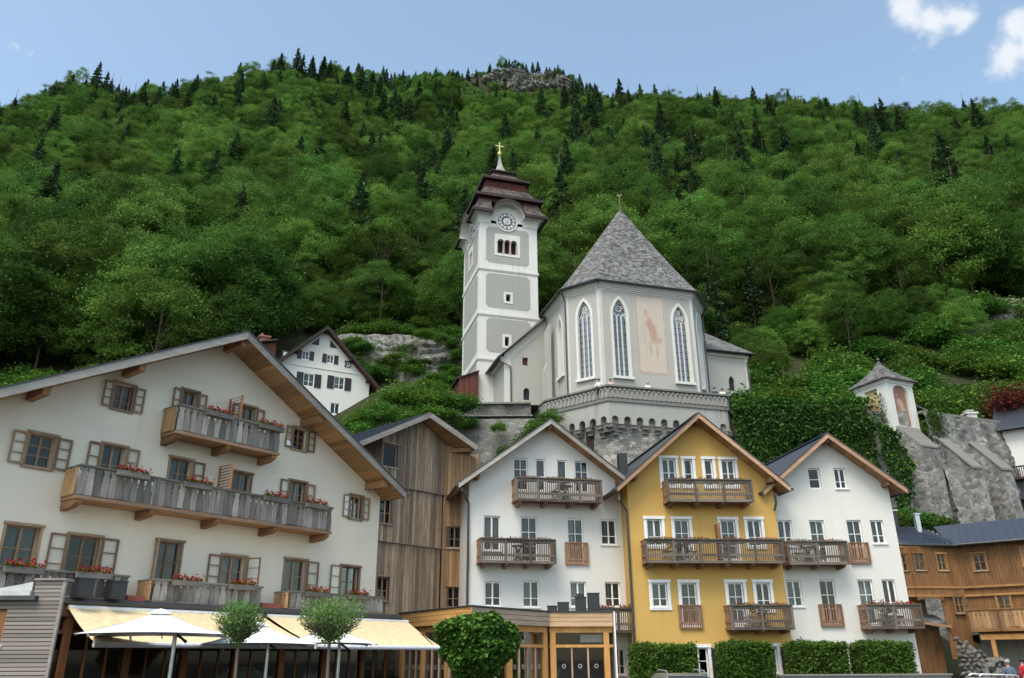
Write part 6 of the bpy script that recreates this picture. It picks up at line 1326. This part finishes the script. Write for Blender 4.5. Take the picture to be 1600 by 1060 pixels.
# clearings: church and tower, houses, cliffs, the bushy slope above the right walls
keep &= ~((a > -.09) & (a < .31) & (Y < 84)); keep &= ~((a >= .31) & (a < .40) & (Y < 73)); keep &= ~((a > -.34) & (a < -.08) & (Y < 87)); keep &= ~((a > -.36) & (a < -.15) & (Y < 86)); keep &= ~((a > .40) & (Y < 80)); keep &= ~((a < -.34) & (Y < 74))
keep &= ~((a > -.3) & (a < .0) & (Y > 78) & (Y < 86))
keep &= ~((np.abs(X-6) < 44) & (Y > 470) & (Y < 556) & (rt.uniform(size=len(X)) < .66)); keep &= ~((X > 58) & (X < 68) & (Y > 86) & (Y < 96))
X, Y, Z, a, yc = [q[keep] for q in (X, Y, Z, a, yc)]
px, py, zc = pix(X, Y, Z+8)
pc = .085+.5*np.clip((Y/yc-.72)/.28, 0, 1)*np.where((px > 480) & (px < 1010), 1.25, .55)
pc += .38*np.exp(-((px-1130)/120)**2-((py-265)/70)**2)+.35*np.exp(-((px-930)/70)**2-((py-190)/60)**2)+.3*np.exp(-((px-180)/60)**2-((py-200)/40)**2)+.25*np.exp(-((px-620)/110)**2-((py-170)/60)**2)+.3*np.exp(-((px-1380)/60)**2-((py-245)/40)**2)
clump = vnoise(X/26+7, Y/26, 5); pc *= .35+1.3*clump; pc = np.where((Y/yc > .86) & (px > 520) & (px < 1010), .62, pc); pc = np.where((Y/yc > .93) & ((px <= 520) | (px >= 1010)), np.maximum(pc, .24), pc)
isc = rt.uniform(size=len(X)) < pc
scl = np.where(isc, rt.uniform(.8, 1.3, len(X)), rt.uniform(.55, 1.15, len(X)))*np.where((Y < 95) & (a > -.3), .78, np.where(Y < 135, 1.12, np.where(Y > 300, .85, 1.)))*np.where(Y > 420, .92, 1)
scl = np.where((Y < 90) & (a > .3), scl*.75, scl)
rot = rt.uniform(0, 6.28, len(X)); kind = np.where(isc, 6+rt.integers(0, 4, len(X)), rt.integers(0, 6, len(X)))
infr = (px > -60) & (px < 1660) & (py > -20)
size = np.where(infr, scl/zc, 0); chosen = np.zeros(len(X), bool)
for sel, mx_ in ((~isc, 298), (isc, 298)):
    idx = np.where(sel)[0]; idx = idx[np.argsort(-size[idx])][:mx_]; chosen[idx] = True
gB, gC = 'broadleaf trees of the mountain forest', 'spruces of the mountain forest'
for i in np.where(chosen)[0]:
    s = float(scl[i]); loc = (float(X[i]), float(Y[i]), float(Z[i])-.3)
    if isc[i]:
        t = thing('spruce_tree', 'dark pointed spruce standing among the broadleaf trees of the mountain forest', 'tree', loc, float(rot[i]), gC)
        c = inst('crown', CP_[kind[i]-6], t, scl=(s, s, s)); inst('trunk', SPR_TR, t, scl=(s, s, s))
    else:
        t = thing('broadleaf_tree', 'bright green broadleaf tree in the dense mountain forest', 'tree', loc, float(rot[i]), gB)
        c = inst('crown', BP[kind[i]], t, scl=(s, s, s*rt.uniform(.88, 1.15))); inst('trunk', BT[i % 3], t, scl=(s, s, s))
# the rest of the wood, too many to pick out: one object that instances the same trees on points
rest = np.where(~chosen)[0]; me = bpy.data.meshes.new('forest_points'); me.vertices.add(len(rest))
me.vertices.foreach_set('co', np.stack([X[rest], Y[rest], Z[rest]-.3], 1).astype(np.float32).reshape(-1))
for nm, ty, v in (('ti', 'INT', kind[rest].astype(np.int32)), ('tr', 'FLOAT', rot[rest].astype(np.float32)), ('ts', 'FLOAT', scl[rest].astype(np.float32))):
    me.attributes.new(nm, ty, 'POINT').data.foreach_set('value', v)
FO = bpy.data.objects.new('distant_forest', me); COL.objects.link(FO); FO['kind'] = 'stuff'; FO['label'] = 'dense mixed forest covering the far mountainside'
ng = bpy.data.node_groups.new('forest', 'GeometryNodeTree'); ng.interface.new_socket('Geometry', in_out='INPUT', socket_type='NodeSocketGeometry'); ng.interface.new_socket('Geometry', in_out='OUTPUT', socket_type='NodeSocketGeometry')
gi, go = nd(ng, 'NodeGroupInput'), nd(ng, 'NodeGroupOutput'); jn = nd(ng, 'GeometryNodeJoinGeometry')
def nattr(nm, ty): q = nd(ng, 'GeometryNodeInputNamedAttribute', data_type=ty); q.inputs[0].default_value = nm; return q.outputs[0]
geos = []
for k, me_ in enumerate(BP+CP_):
    po = bpy.data.objects.new('forest_tree_kind', me_); q = nd(ng, 'GeometryNodeObjectInfo'); q.inputs['Object'].default_value = po; q.inputs['As Instance'].default_value = True; geos.append(q.outputs['Geometry'])
for g_ in reversed(geos):
    pass
prev = gi.outputs[0]
for k, g_ in enumerate(geos):
    ip = nd(ng, 'GeometryNodeInstanceOnPoints'); ng.links.new(gi.outputs[0], ip.inputs['Points']); ng.links.new(g_, ip.inputs['Instance'])
    cmp_ = nd(ng, 'FunctionNodeCompare', data_type='INT', operation='EQUAL'); ng.links.new(nattr('ti', 'INT'), cmp_.inputs[2]); cmp_.inputs[3].default_value = k; ng.links.new(cmp_.outputs[0], ip.inputs['Selection'])
    cx_ = nd(ng, 'ShaderNodeCombineXYZ'); ng.links.new(nattr('tr', 'FLOAT'), cx_.inputs[2]); rv = nd(ng, 'FunctionNodeEulerToRotation'); ng.links.new(cx_.outputs[0], rv.inputs[0]); ng.links.new(rv.outputs[0], ip.inputs['Rotation'])
    c2 = nd(ng, 'ShaderNodeCombineXYZ'); tsn = nattr('ts', 'FLOAT')
    for j in range(3): ng.links.new(tsn, c2.inputs[j])
    ng.links.new(c2.outputs[0], ip.inputs['Scale']); ng.links.new(ip.outputs[0], jn.inputs[0])
ng.links.new(jn.outputs[0], go.inputs[0]); md = FO.modifiers.new('forest', 'NODES'); md.node_group = ng

# ================================================================== shrubs, ivy, hedges
def bush_proto(seed, n=2600, leaf=.13):
    rng_ = np.random.default_rng(seed); C = []; lv = []
    for i in range(46):
        d = rng_.normal(size=3); d[2] = abs(d[2])*.9; d /= np.linalg.norm(d); c = d*np.array([1, 1, .85])*rng_.uniform(.5, .95); k = n//46
        C.append(c+rng_.normal(size=(k, 3))*np.array([.2, .2, .10])); lv.append(np.clip(rng_.uniform(.1, .8)+rng_.normal(0, .18, k), 0, 1))
    return leaf_mesh('bush_leaves', np.concatenate(C), leaf, leaf*.6, L_BUSH, np.concatenate(lv), up=.5, rng=rng_)
BU = [bush_proto(300+i) for i in range(4)]; BST = mesh_of(MB().tube([(0, 0, -.4), (.05, 0, .3), (.2, .1, .7)], .04, 5).tube([(0, 0, 0), (-.2, .1, .6)], .03, 5).tube([(0, 0, 0), (.05, -.25, .6)], .03, 5), 'stems', BARK)
rb = random.Random(9)
def bush(x, y, z, s, label, grp=None, name='bush', sz=1., me=None):
    t = thing(name, label, 'bush', (x, y, z), rb.uniform(0, 6.28), grp); inst('foliage', me or BU[rb.randrange(4)], t, scl=(s, s, s*sz)); inst('stems', BST, t, scl=(s, s, s)); return t
gS = 'shrubs on the bank behind the plank house'
for x, y, z, s in ((-10.6, 54, 16.6, 1.4), (-9.4, 53, 17.0, 1.3), (-8.0, 54, 18.6, 1.6), (-6.9, 53.5, 18.2, 1.4), (-5.6, 55, 18.6, 1.6), (-4.4, 55.5, 18.4, 1.4), (-3.4, 56, 18.7, 1.1), (-9.9, 52, 15.4, 1.4), (-8.4, 52, 16.6, 1.4), (-6.0, 52.8, 16.6, 1.5), (-4.6, 54, 16.8, 1.3), (-11.5, 55, 15.8, 1.5), (-3.2, 56.2, 17.3, .9)):
    bush(x, y, z, s, 'leafy green shrub on the bank behind the dark roof of the plank house', gS)
gS2 = 'shrubs on the rocky slope below the cliff'
rs2 = np.random.default_rng(31)
for i in range(52):
    aa_ = rs2.uniform(-.245, -.075); yy = rs2.uniform(62, 80) if aa_ > -.155 else rs2.uniform(78, 84); xx = aa_*yy
    bush(xx, yy, float(terr(xx, yy))+.2, rs2.uniform(1.0, 1.9), 'scrubby green shrub on the rocky slope left of the church tower', gS2)
for i in range(32):
    aa_ = rs2.uniform(-.40, -.06); yy = rs2.uniform(85, 93); xx = aa_*yy
    bush(xx, yy, float(terr(xx, yy))+.5, rs2.uniform(1.4, 2.4), 'bright shrub along the top of the limestone cliff', 'shrubs along the top of the cliff')
for i in range(135):
    aa_ = rs2.uniform(.29, .80); yy = rs2.uniform(62, 94); xx = aa_*yy
    if yy < 66 and .40 < aa_ < .60 and rs2.random() < .3: continue
    bush(xx, yy, float(terr(xx, yy))+.3, rs2.uniform(1.7, 3.0), 'dense shrub on the slope above the ivy wall and painted chapel', 'shrubs on the slope above the right walls')
for i in range(38):
    aa_ = rs2.uniform(-.80, -.30); yy = rs2.uniform(60, 78); xx = aa_*yy
    bush(xx, yy, float(terr(xx, yy))+.3, rs2.uniform(1.7, 2.8), 'dark leafy shrub at the forest foot behind the cream roof', 'shrubs at the forest foot behind the cream house')
for x, y, s in ((-17.0, 70, .8), (-15.8, 69, .9), (-14.6, 70, .9), (-13.4, 69, 1.1), (-12.2, 70, 1.3), (-16.4, 67, .9), (-15.0, 66, 1.0), (-13.7, 66, 1.1), (-12.4, 67, 1.2), (-11.2, 68, 1.4), (-12.6, 72, 1.2), (-11.2, 72, 1.4), (-17.9, 71.5, .7)):
    bush(x, y, float(terr(x, y))-.2, s, 'low green shrub at the foot of the white house with black shutters', 'low shrubs below the white house with black shutters', sz=.8)
for x, y, z, s, l in ((21.6, 60, 19.6, 2.0, 'round bright green bush on the ivy wall right of the church'), (23.9, 60.5, 19.3, 1.5, 'smaller bright bush left of the painted chapel')): bush(x, y, z, s, l)
for x, y, z, s in ((2.7, 55.9, 17.6, .9), (1.6, 55.8, 16.6, 1.1), (.9, 55.8, 15.6, 1.0), (-.4, 55.9, 15.0, .8), (-1.0, 55.8, 16.9, .6)): bush(x, y, z, s, 'ivy like bush clinging to the mossy wall left of the bastion', 'wall bushes left of the bastion', sz=1.2)
for x, y, z, s in ((23.6, 51.5, 9.2, 1.5), (25.2, 51.8, 9.3, 1.4), (26.9, 52, 9.2, 1.2), (22.2, 51, 8.6, 1.3)): bush(x, y, z, s, 'rounded green bush behind the dark roof of the timber house', 'bushes behind the timber house roof')
for i in range(22):
    zz = rs2.uniform(25.5, 35); xx = rs2.uniform(-19, -5); bush(xx, 80.5-2.2+(zz-30.6)*.55, zz-.6, rs2.uniform(.7, 1.5), 'green tuft growing from a ledge of the limestone cliff', 'tufts on the limestone cliff', sz=.7)
for x, y, s in ((38.2, 70, 2.2), (40.4, 71.5, 2.0), (36.4, 69, 1.8), (41.5, 69, 1.8)):
    bush(x, y, float(terr(x, y))+.3, s, 'dense shrub on the slope above the ivy wall and painted chapel', 'shrubs on the slope above the right walls')
RBU = leaf_mesh('copper_leaves', np.concatenate([RNG.normal(size=(4200, 3))*np.array([.5, .5, .36])]), .13, .09, L_RED); bush(40.6, 62.5, 20.7, 1.7, 'copper red leaved bush above the white house at the right edge', me=RBU)
def shell_leaves(n, w, d, h, leaf, rng_, top=True):
    C = []; ar = [w*h, w*h*.5, d*h, d*h, w*d]; pr = np.array(ar)/sum(ar); k = rng_.choice(5, n, p=pr); u, v = rng_.uniform(0, 1, (2, n)); j = rng_.normal(0, .05, (n, 3))
    P = np.zeros((n, 3)); P[k == 0] = np.stack([u*w, 0*u, v*h], 1)[k == 0]; P[k == 1] = np.stack([u*w, 0*u+d, v*h], 1)[k == 1]; P[k == 2] = np.stack([0*u, u*d, v*h], 1)[k == 2]; P[k == 3] = np.stack([0*u+w, u*d, v*h], 1)[k == 3]; P[k == 4] = np.stack([u*w, v*d, 0*u+h], 1)[k == 4]
    P += j; P[:, 1] -= (fbm(P[:, 0]*1.6, P[:, 2]*1.6, 3, 6)-.5)*.3; P[:, 2] += np.where(k == 4, (fbm(P[:, 0]*2, P[:, 1]*2+4, 3, 2)-.4)*.28, 0); return P
for i, (x, y, w, lab) in enumerate(((4.82, 34.9, 2.6, 'clipped box shaped hedge before the left half of the yellow house'), (8.4, 34.9, 2.1, 'clipped box shaped hedge before the right half of the yellow house'), (11.4, 35.3, 2.3, 'clipped box shaped hedge before the left half of the off white house'), (14.2, 35.5, 2.3, 'rightmost clipped hedge, at the right corner of the off white house'))):
    t = thing('hedge', lab, 'hedge', (x, y, GZ), 0, 'box shaped hedges before the houses'); rg = np.random.default_rng(400+i); h = 2.42 if i else 2.36
    P = shell_leaves(10500, w, .8, h-.1, .1, rg); lvv = np.clip(vnoise(P[:, 0]*3, P[:, 2]*3, i)*.6+rg.uniform(0, .5, len(P))-.05, 0, 1)
    o = inst('foliage', leaf_mesh('hedge_leaves', P, .10, .062, L_HEDGE, lvv, up=.2, rng=rg), t); o['kind'] = 'stuff'
    inst('inner_leaves', leaf_mesh('hedge_inner', np.stack([rg.uniform(.03, w-.03, 5200), rg.uniform(.10, .7, 5200), rg.uniform(0, h-.15, 5200)], 1), .2, .15, L_HEDGE, rng=rg), t)['kind'] = 'stuff'
    for k in range(3): bx('stem', BARK, t, w*(k+.5)/3-.03, w*(k+.5)/3+.03, .37, .43, 0, h-.4)
# ivy
def ivy(name, lab, n, fn, leaf=.22, seed=1, up=.15, par=None, lvm=L_IVY):
    rg = np.random.default_rng(seed); P = fn(rg, n); lvv = np.clip(fbm(P[:, 0]*.5, P[:, 2]*.5, 3, seed)*.9-.15+rg.uniform(-.2, .35, len(P)), 0, 1)
    me = leaf_mesh(name+'_leaves', P, leaf, leaf*.7, lvm, lvv, up=up, rng=rg); t = thing('ivy', lab, 'ivy', (0, 0, 0)); o = inst('foliage', me, t); o['kind'] = 'stuff'
    st = MB(); rr_ = random.Random(seed)
    for k in range(10):
        q = P[rr_.randrange(len(P))]; st.tube([(q[0], q[1]+.15, q[2]-3), (q[0]+rr_.uniform(-.4, .4), q[1]+.1, q[2]-1.4), (q[0]+rr_.uniform(-.6, .6), q[1]+.1, q[2])], .03, 4)
    st.build('stems', BARK, t); return t
def f1(rg, n):
    x = rg.uniform(16.2, 30.5, n); v = rg.uniform(0, 1, n)**.8; z = 4+v*14.9; xr_ = 26.0+np.interp(z, (4, 9, 11, 14, 16.5, 17.5, 19), (-.2, .8, 1.5, 2.2, 1.8, .8, -.3)); k = x < xr_+(fbm(z*.9, z*0, 3, 5)-.5)*1.2
    x, z = x[k], z[k]; y = 57.7-np.abs(rg.normal(.25, .16, len(x)))-(fbm(x*.45, z*.45, 4, 8))*1.3-np.where(x > 26.5, (18.9-z)*.14+.4, 0); return np.stack([x, y, z], 1)
ivy('ivy', 'dense dark ivy covering the wall between church bastion and painted chapel', 64000, f1, .24, 51)
def f2(rg, n): x = rg.uniform(16.4, 26.6, n); q = rg.uniform(0, 1, n); return np.stack([x, 57.0+rg.uniform(-.2, 1.4, n), 18.8+.75*np.sqrt(q)*np.where(q > .1, 1, .5)+(fbm(x*.7, x*0, 3, 3)-.5)*.5], 1)
t = ivy('ivy', 'lighter clipped ivy along the top edge of the ivy wall', 5200, f2, .2, 52, lvm=L_BUSH)
def f3(rg, n): x = rg.uniform(-.2, 2.6, n); return np.stack([26.9+x*.0+rg.uniform(0, 1.2, n), 56.9-rg.uniform(0, .5, n)+.9, 17.0+rg.uniform(0, 1, n)**1.6*3.2], 1)
ivy('ivy', 'reddish tinged ivy climbing the left face of the painted chapel', 500, f3, .18, 53)
def f4(rg, n): x = rg.normal(31.6, .45, n); return np.stack([x, 57.5+(x-29.3)*.4-.35-(18.7-(18.6-rg.uniform(0, 1, n)**1.3*2.8))*.15, 18.7-rg.uniform(0, 1, n)**1.3*2.8], 1)
ivy('ivy', 'small ivy patch hanging on the stone wall right of the painted chapel', 900, f4, .18, 54)
# ================================================================== small trees on the terrace
def ball_tree(name, lab, loc, zc_, rx, rz, n, leaf, lm, seed, trunk_r, stems, up, drop=0., fill=.5):
    rg = np.random.default_rng(seed); t = thing(name, lab, 'tree', loc); C = []
    d = rg.normal(size=(n, 3)); d /= np.linalg.norm(d, axis=1)[:, None]; k = rg.uniform(fill, 1, n)**.6*(1+(fbm(d[:, 0]*2.2+5, d[:, 2]*2.2+d[:, 1], 3, seed)-.5)*.55)
    P = d*k[:, None]*np.array([rx, rx, rz])*(1+(fbm(d[:, 0]*1.6+9, d[:, 2]*1.6+d[:, 1]*.7+3, 3, seed+4)-.5)*.5)[:, None]; tt_ = P[:, 2]/rz; P[:, :2] *= (np.clip(.5+.5*((tt_+1)/1.25), .45, 1)[:, None] if lm is L_OLIVE else 1.); P[:, 2] += zc_
    me = leaf_mesh('small_tree_leaves', P, leaf, leaf*(.75 if lm is L_MAPLE else .3), lm, np.clip(rg.uniform(0, .55, n)+.4*vnoise(P[:, 0]*5, P[:, 2]*5+P[:, 1]*3, seed), 0, 1), up=up, rng=rg, dirs=d*[1, 1, 1]+[0, 0, .8] if lm is L_OLIVE else d+[0, 0, -.9])
    o = inst('crown', me, t); o['kind'] = 'stuff'; m = MB(); zf = zc_-rz*1.02
    m.tube([(0, 0, 0), (.02, .01, zf*.5), (0, 0, zf+.1)], trunk_r, 8, r1=trunk_r*.8)
    for i in range(stems):
        q = d[i]*np.array([rx, rx, rz])*.9; q[2] = abs(q[2])*1.0-rz*.35; m.tube([(0, 0, zf+.05), (q[0]*.45, q[1]*.45, zc_+q[2]*.3-rz*.45), (q[0], q[1], zc_+q[2])], .016, 4, r1=.004)
    m.build('trunk', BARKL, t); return t
ball_tree('small_tree', 'small round headed tree with fine willowy leaves, left of the two', (-6.12, 19, GZ), 2.42-GZ, .60, .50, 4300, .08, L_OLIVE, 61, .042, 90, .1, fill=.1)
ball_tree('small_tree', 'small broad headed tree with fine willowy leaves, right of the two', (-4.10, 19, GZ), 2.46-GZ, .76, .52, 5400, .08, L_OLIVE, 62, .042, 110, .1, fill=.1)
ball_tree('maple_tree', 'dense round headed dark green maple in front of the larch pavilion', (-.95, 22, GZ), 1.95-GZ, 1.04, .78, 9500, .155, L_MAPLE, 63, .07, 40, .55, fill=.62)

# ================================================================== people, car
def skin_mesh(name, verts, edges, rad, mat, parent, root=0, sub=1):
    me = bpy.data.meshes.new(name); me.from_pydata(verts, edges, []); me.materials.append(mat); o = bpy.data.objects.new(name, me); COL.objects.link(o); o.parent = parent
    md = o.modifiers.new('skin', 'SKIN'); md.use_smooth_shade = True; sk = me.skin_vertices[0] if me.skin_vertices else None
    if sk is None: return o
    for i, q in enumerate(rad): sk.data[i].radius = q if isinstance(q, tuple) else (q, q); sk.data[i].use_root = i == root
    s = o.modifiers.new('sub', 'SUBSURF'); s.levels = s.render_levels = sub; return o
SKIN = plain('skin', (.45, .27, .19), .6); HAIRS = {'grey': plain('grey hair', (.35, .34, .33), .8), 'black': plain('black hair', (.015, .012, .01), .7), 'brown': plain('brown hair', (.08, .045, .025), .7)}
def cloth(name, c): return MATS.get(name) or plain(name, c, .9)
def person(x, y, z, rz, top, bottom, hair, label, group=None, h=1.7, armup=0.):
    t = thing('person', label, 'person', (x, y, z), rz, group); k = h/1.75
    V = [(0, 0, .95), (0, .01, 1.15), (0, .015, 1.36), (0, 0, 1.47), (0, -.01, 1.55), (0, -.015, 1.64), (0, -.01, 1.74),
         (-.18, .01, 1.40), (-.24, .03, 1.13), (-.22, -.10-armup*.2, .92+armup*.2), (-.21, -.14-armup*.25, .84+armup*.25), (.18, .01, 1.40), (.24, .03, 1.13), (.22, -.10-armup*.2, .92+armup*.2), (.21, -.14-armup*.25, .84+armup*.25),
         (-.10, 0, .88), (-.11, -.02, .50), (-.11, .02, .09), (-.12, -.10, .04), (.10, 0, .88), (.12, .0, .50), (.13, .04, .09), (.14, -.08, .04)]
    V = [tuple(q*k for q in v) for v in V]; Eg = [(0, 1), (1, 2), (2, 3), (3, 4), (4, 5), (5, 6), (2, 7), (7, 8), (8, 9), (9, 10), (2, 11), (11, 12), (12, 13), (13, 14), (0, 15), (15, 16), (16, 17), (17, 18), (0, 19), (19, 20), (20, 21), (21, 22)]
    Rd = [(.15, .11), (.14, .10), (.16, .11), .06, .075, .095, .06, .065, .05, .038, .035, .065, .05, .038, .035, .085, .06, .045, .04, .085, .06, .045, .04]; Rd = [tuple(q*k for q in (r if isinstance(r, tuple) else (r, r))) for r in Rd]
    skin_mesh('body', V, Eg, Rd, SKIN, t)
    gi_ = [0, 1, 2, 3, 7, 8, 9, 11, 12, 13]; mp = {g: i for i, g in enumerate(gi_)}; skin_mesh('jacket', [V[g] for g in gi_], [(mp[p], mp[q]) for p, q in Eg if p in mp and q in mp], [tuple(q+.02*k for q in Rd[g]) if g != 3 else (.062*k, .062*k) for g in gi_], top, t)
    gi_ = [0, 15, 16, 17, 19, 20, 21]; mp = {g: i for i, g in enumerate(gi_)}; skin_mesh('trousers', [V[g] for g in gi_], [(mp[p], mp[q]) for p, q in Eg if p in mp and q in mp], [tuple(q+.015*k for q in Rd[g]) for g in gi_], bottom, t)
    MB().lathe([(.098, -.02), (.112, .03), (.10, .08), (.06, .115), (0, .125)], 12, (0, .012, 1.66*k)).build('hair', HAIRS[hair], t, smooth=True)
    f = MB(); f.lathe([(0, -.018), (.016, 0), (0, .018)], 6, (0, -.118*k, 1.645*k)); f.build('nose', SKIN, t)
    f = MB(); [f.lathe([(0, -.01), (.011, 0), (0, .01)], 6, (s*.035, -.098*k, 1.675*k)) for s in (-1, 1)]; f.build('eyes', M_IRON, t); MB().box(-.025, .025, -.105*k, -.09*k, 1.592*k, 1.602*k).build('mouth', cloth('lip red', (.30, .10, .09)), t)
    return t
JE = cloth('dark jeans', (.02, .025, .04)); 
person(21.35, 37.4, GZ, R(150), cloth('blue grey jacket', (.10, .13, .20)), JE, 'grey', 'person with grey hair in a blue grey jacket under the timber balcony', h=1.66)
person(22.05, 37.5, GZ, R(200), cloth('red jacket', (.42, .02, .03)), JE, 'black', 'person with dark hair in a red jacket under the timber balcony', h=1.72)
WS = cloth('white shirt', (.68, .68, .68)); PK = cloth('pale pink shirt', (.6, .42, .40))
for i, (x, y, hr, top, lab) in enumerate(((6.25, 54.75, 'black', WS, 'person in a white shirt on the church terrace, left of the pair by the corner'), (7.1, 54.75, 'brown', PK, 'person in a pale pink top on the church terrace by the bastion corner'), (9.9, 55.5, 'grey', WS, 'lone person in white leaning on the middle of the church terrace parapet'),
        (15.1, 56.9, 'black', cloth('dark shirt', (.05, .05, .06)), 'person in a dark top at the right terrace end'), (15.75, 57.15, 'black', WS, 'person in a white shirt at the right end of the church terrace'))): person(x, y, 18.72, R(10), top, JE, hr, lab, 'people on the church terrace', h=1.68, armup=1.)
CAR = thing('parked_car', 'grey green parked car whose roof shows at the lower edge before the hedge', 'car', (5.0, 25.6, GZ), R(4)); cp_ = plain('grey green car paint', (.20, .235, .215), .25, .4)
prof = [(-2.0, .35), (-2.05, .7), (-1.75, .88), (-.95, .95), (-.35, 1.36), (.9, 1.40), (1.75, 1.02), (2.0, .92), (2.03, .4)]
m = MB(); q = [(-.82, x, z) for x, z in prof]; q2 = [(-.62 if z > 1.2 else -.82, x, z) for x, z in prof]; m.add(q2+[(-a_, b_, c_) for a_, b_, c_ in q2], [tuple(range(9))[::-1], tuple(range(9, 18))]+[(i, (i+1) % 9, 9+(i+1) % 9, 9+i) for i in range(9)]); m.build('body', cp_, CAR)
MB().slab([(-.66, -.93, .97), (.66, -.93, .97), (.56, -.40, 1.33), (-.56, -.40, 1.33)], (0, -.015, .012)).build('windscreen', M_BOX, CAR)
for s in (-1, 1):
    MB().tube([(s*.56, -.3, 1.42), (s*.56, -.2, 1.47), (s*.56, .8, 1.50), (s*.56, .9, 1.45)], .022, 6).build('roof_rail', M_STEEL, CAR); bx('headlight', VAL, CAR, s*.62-.14, s*.62+.14, -2.08, -2.0, .62, .74)
    for y_ in (-1.3, 1.3):
        w = MB(); w.T = Matrix.Translation((s*.76, y_, .32)) @ Matrix.Rotation(math.pi/2, 4, 'Y'); w.lathe([(.2, -.1), (.32, -.1), (.32, .1), (.2, .1), (0, .06)], 20); wo = w.build('wheel', M_IRON, CAR)
CAR2 = CAR.copy(); COL.objects.link(CAR2); CAR2.location = (16.6, 29.5, GZ-.24); CAR2.rotation_euler = (0, 0, R(78)); CAR2['label'] = 'silver parked car whose roof rails show at the lower right edge'; CAR['group'] = CAR2['group'] = 'parked cars at the lower edge'
sv = plain('silver car paint', (.33, .33, .38), .3, .5)
for ch in list(CAR.children):
    d = ch.copy(); COL.objects.link(d); d.parent = CAR2
    if ch.name.startswith('body'): d.data = ch.data.copy(); d.data.materials[0] = sv
PARK = tag(MB().box(0, 6.2, 0, .35, GZ, .99).box(-.05, 6.25, -.05, .40, .99, 1.05).build('garden_wall', ST_SLAB), 'low dark grey wall in front of the right hedges and stone heap', 'wall'); PARK.location = (9.7, 31.6, 0)
bpy.context.view_layer.update()
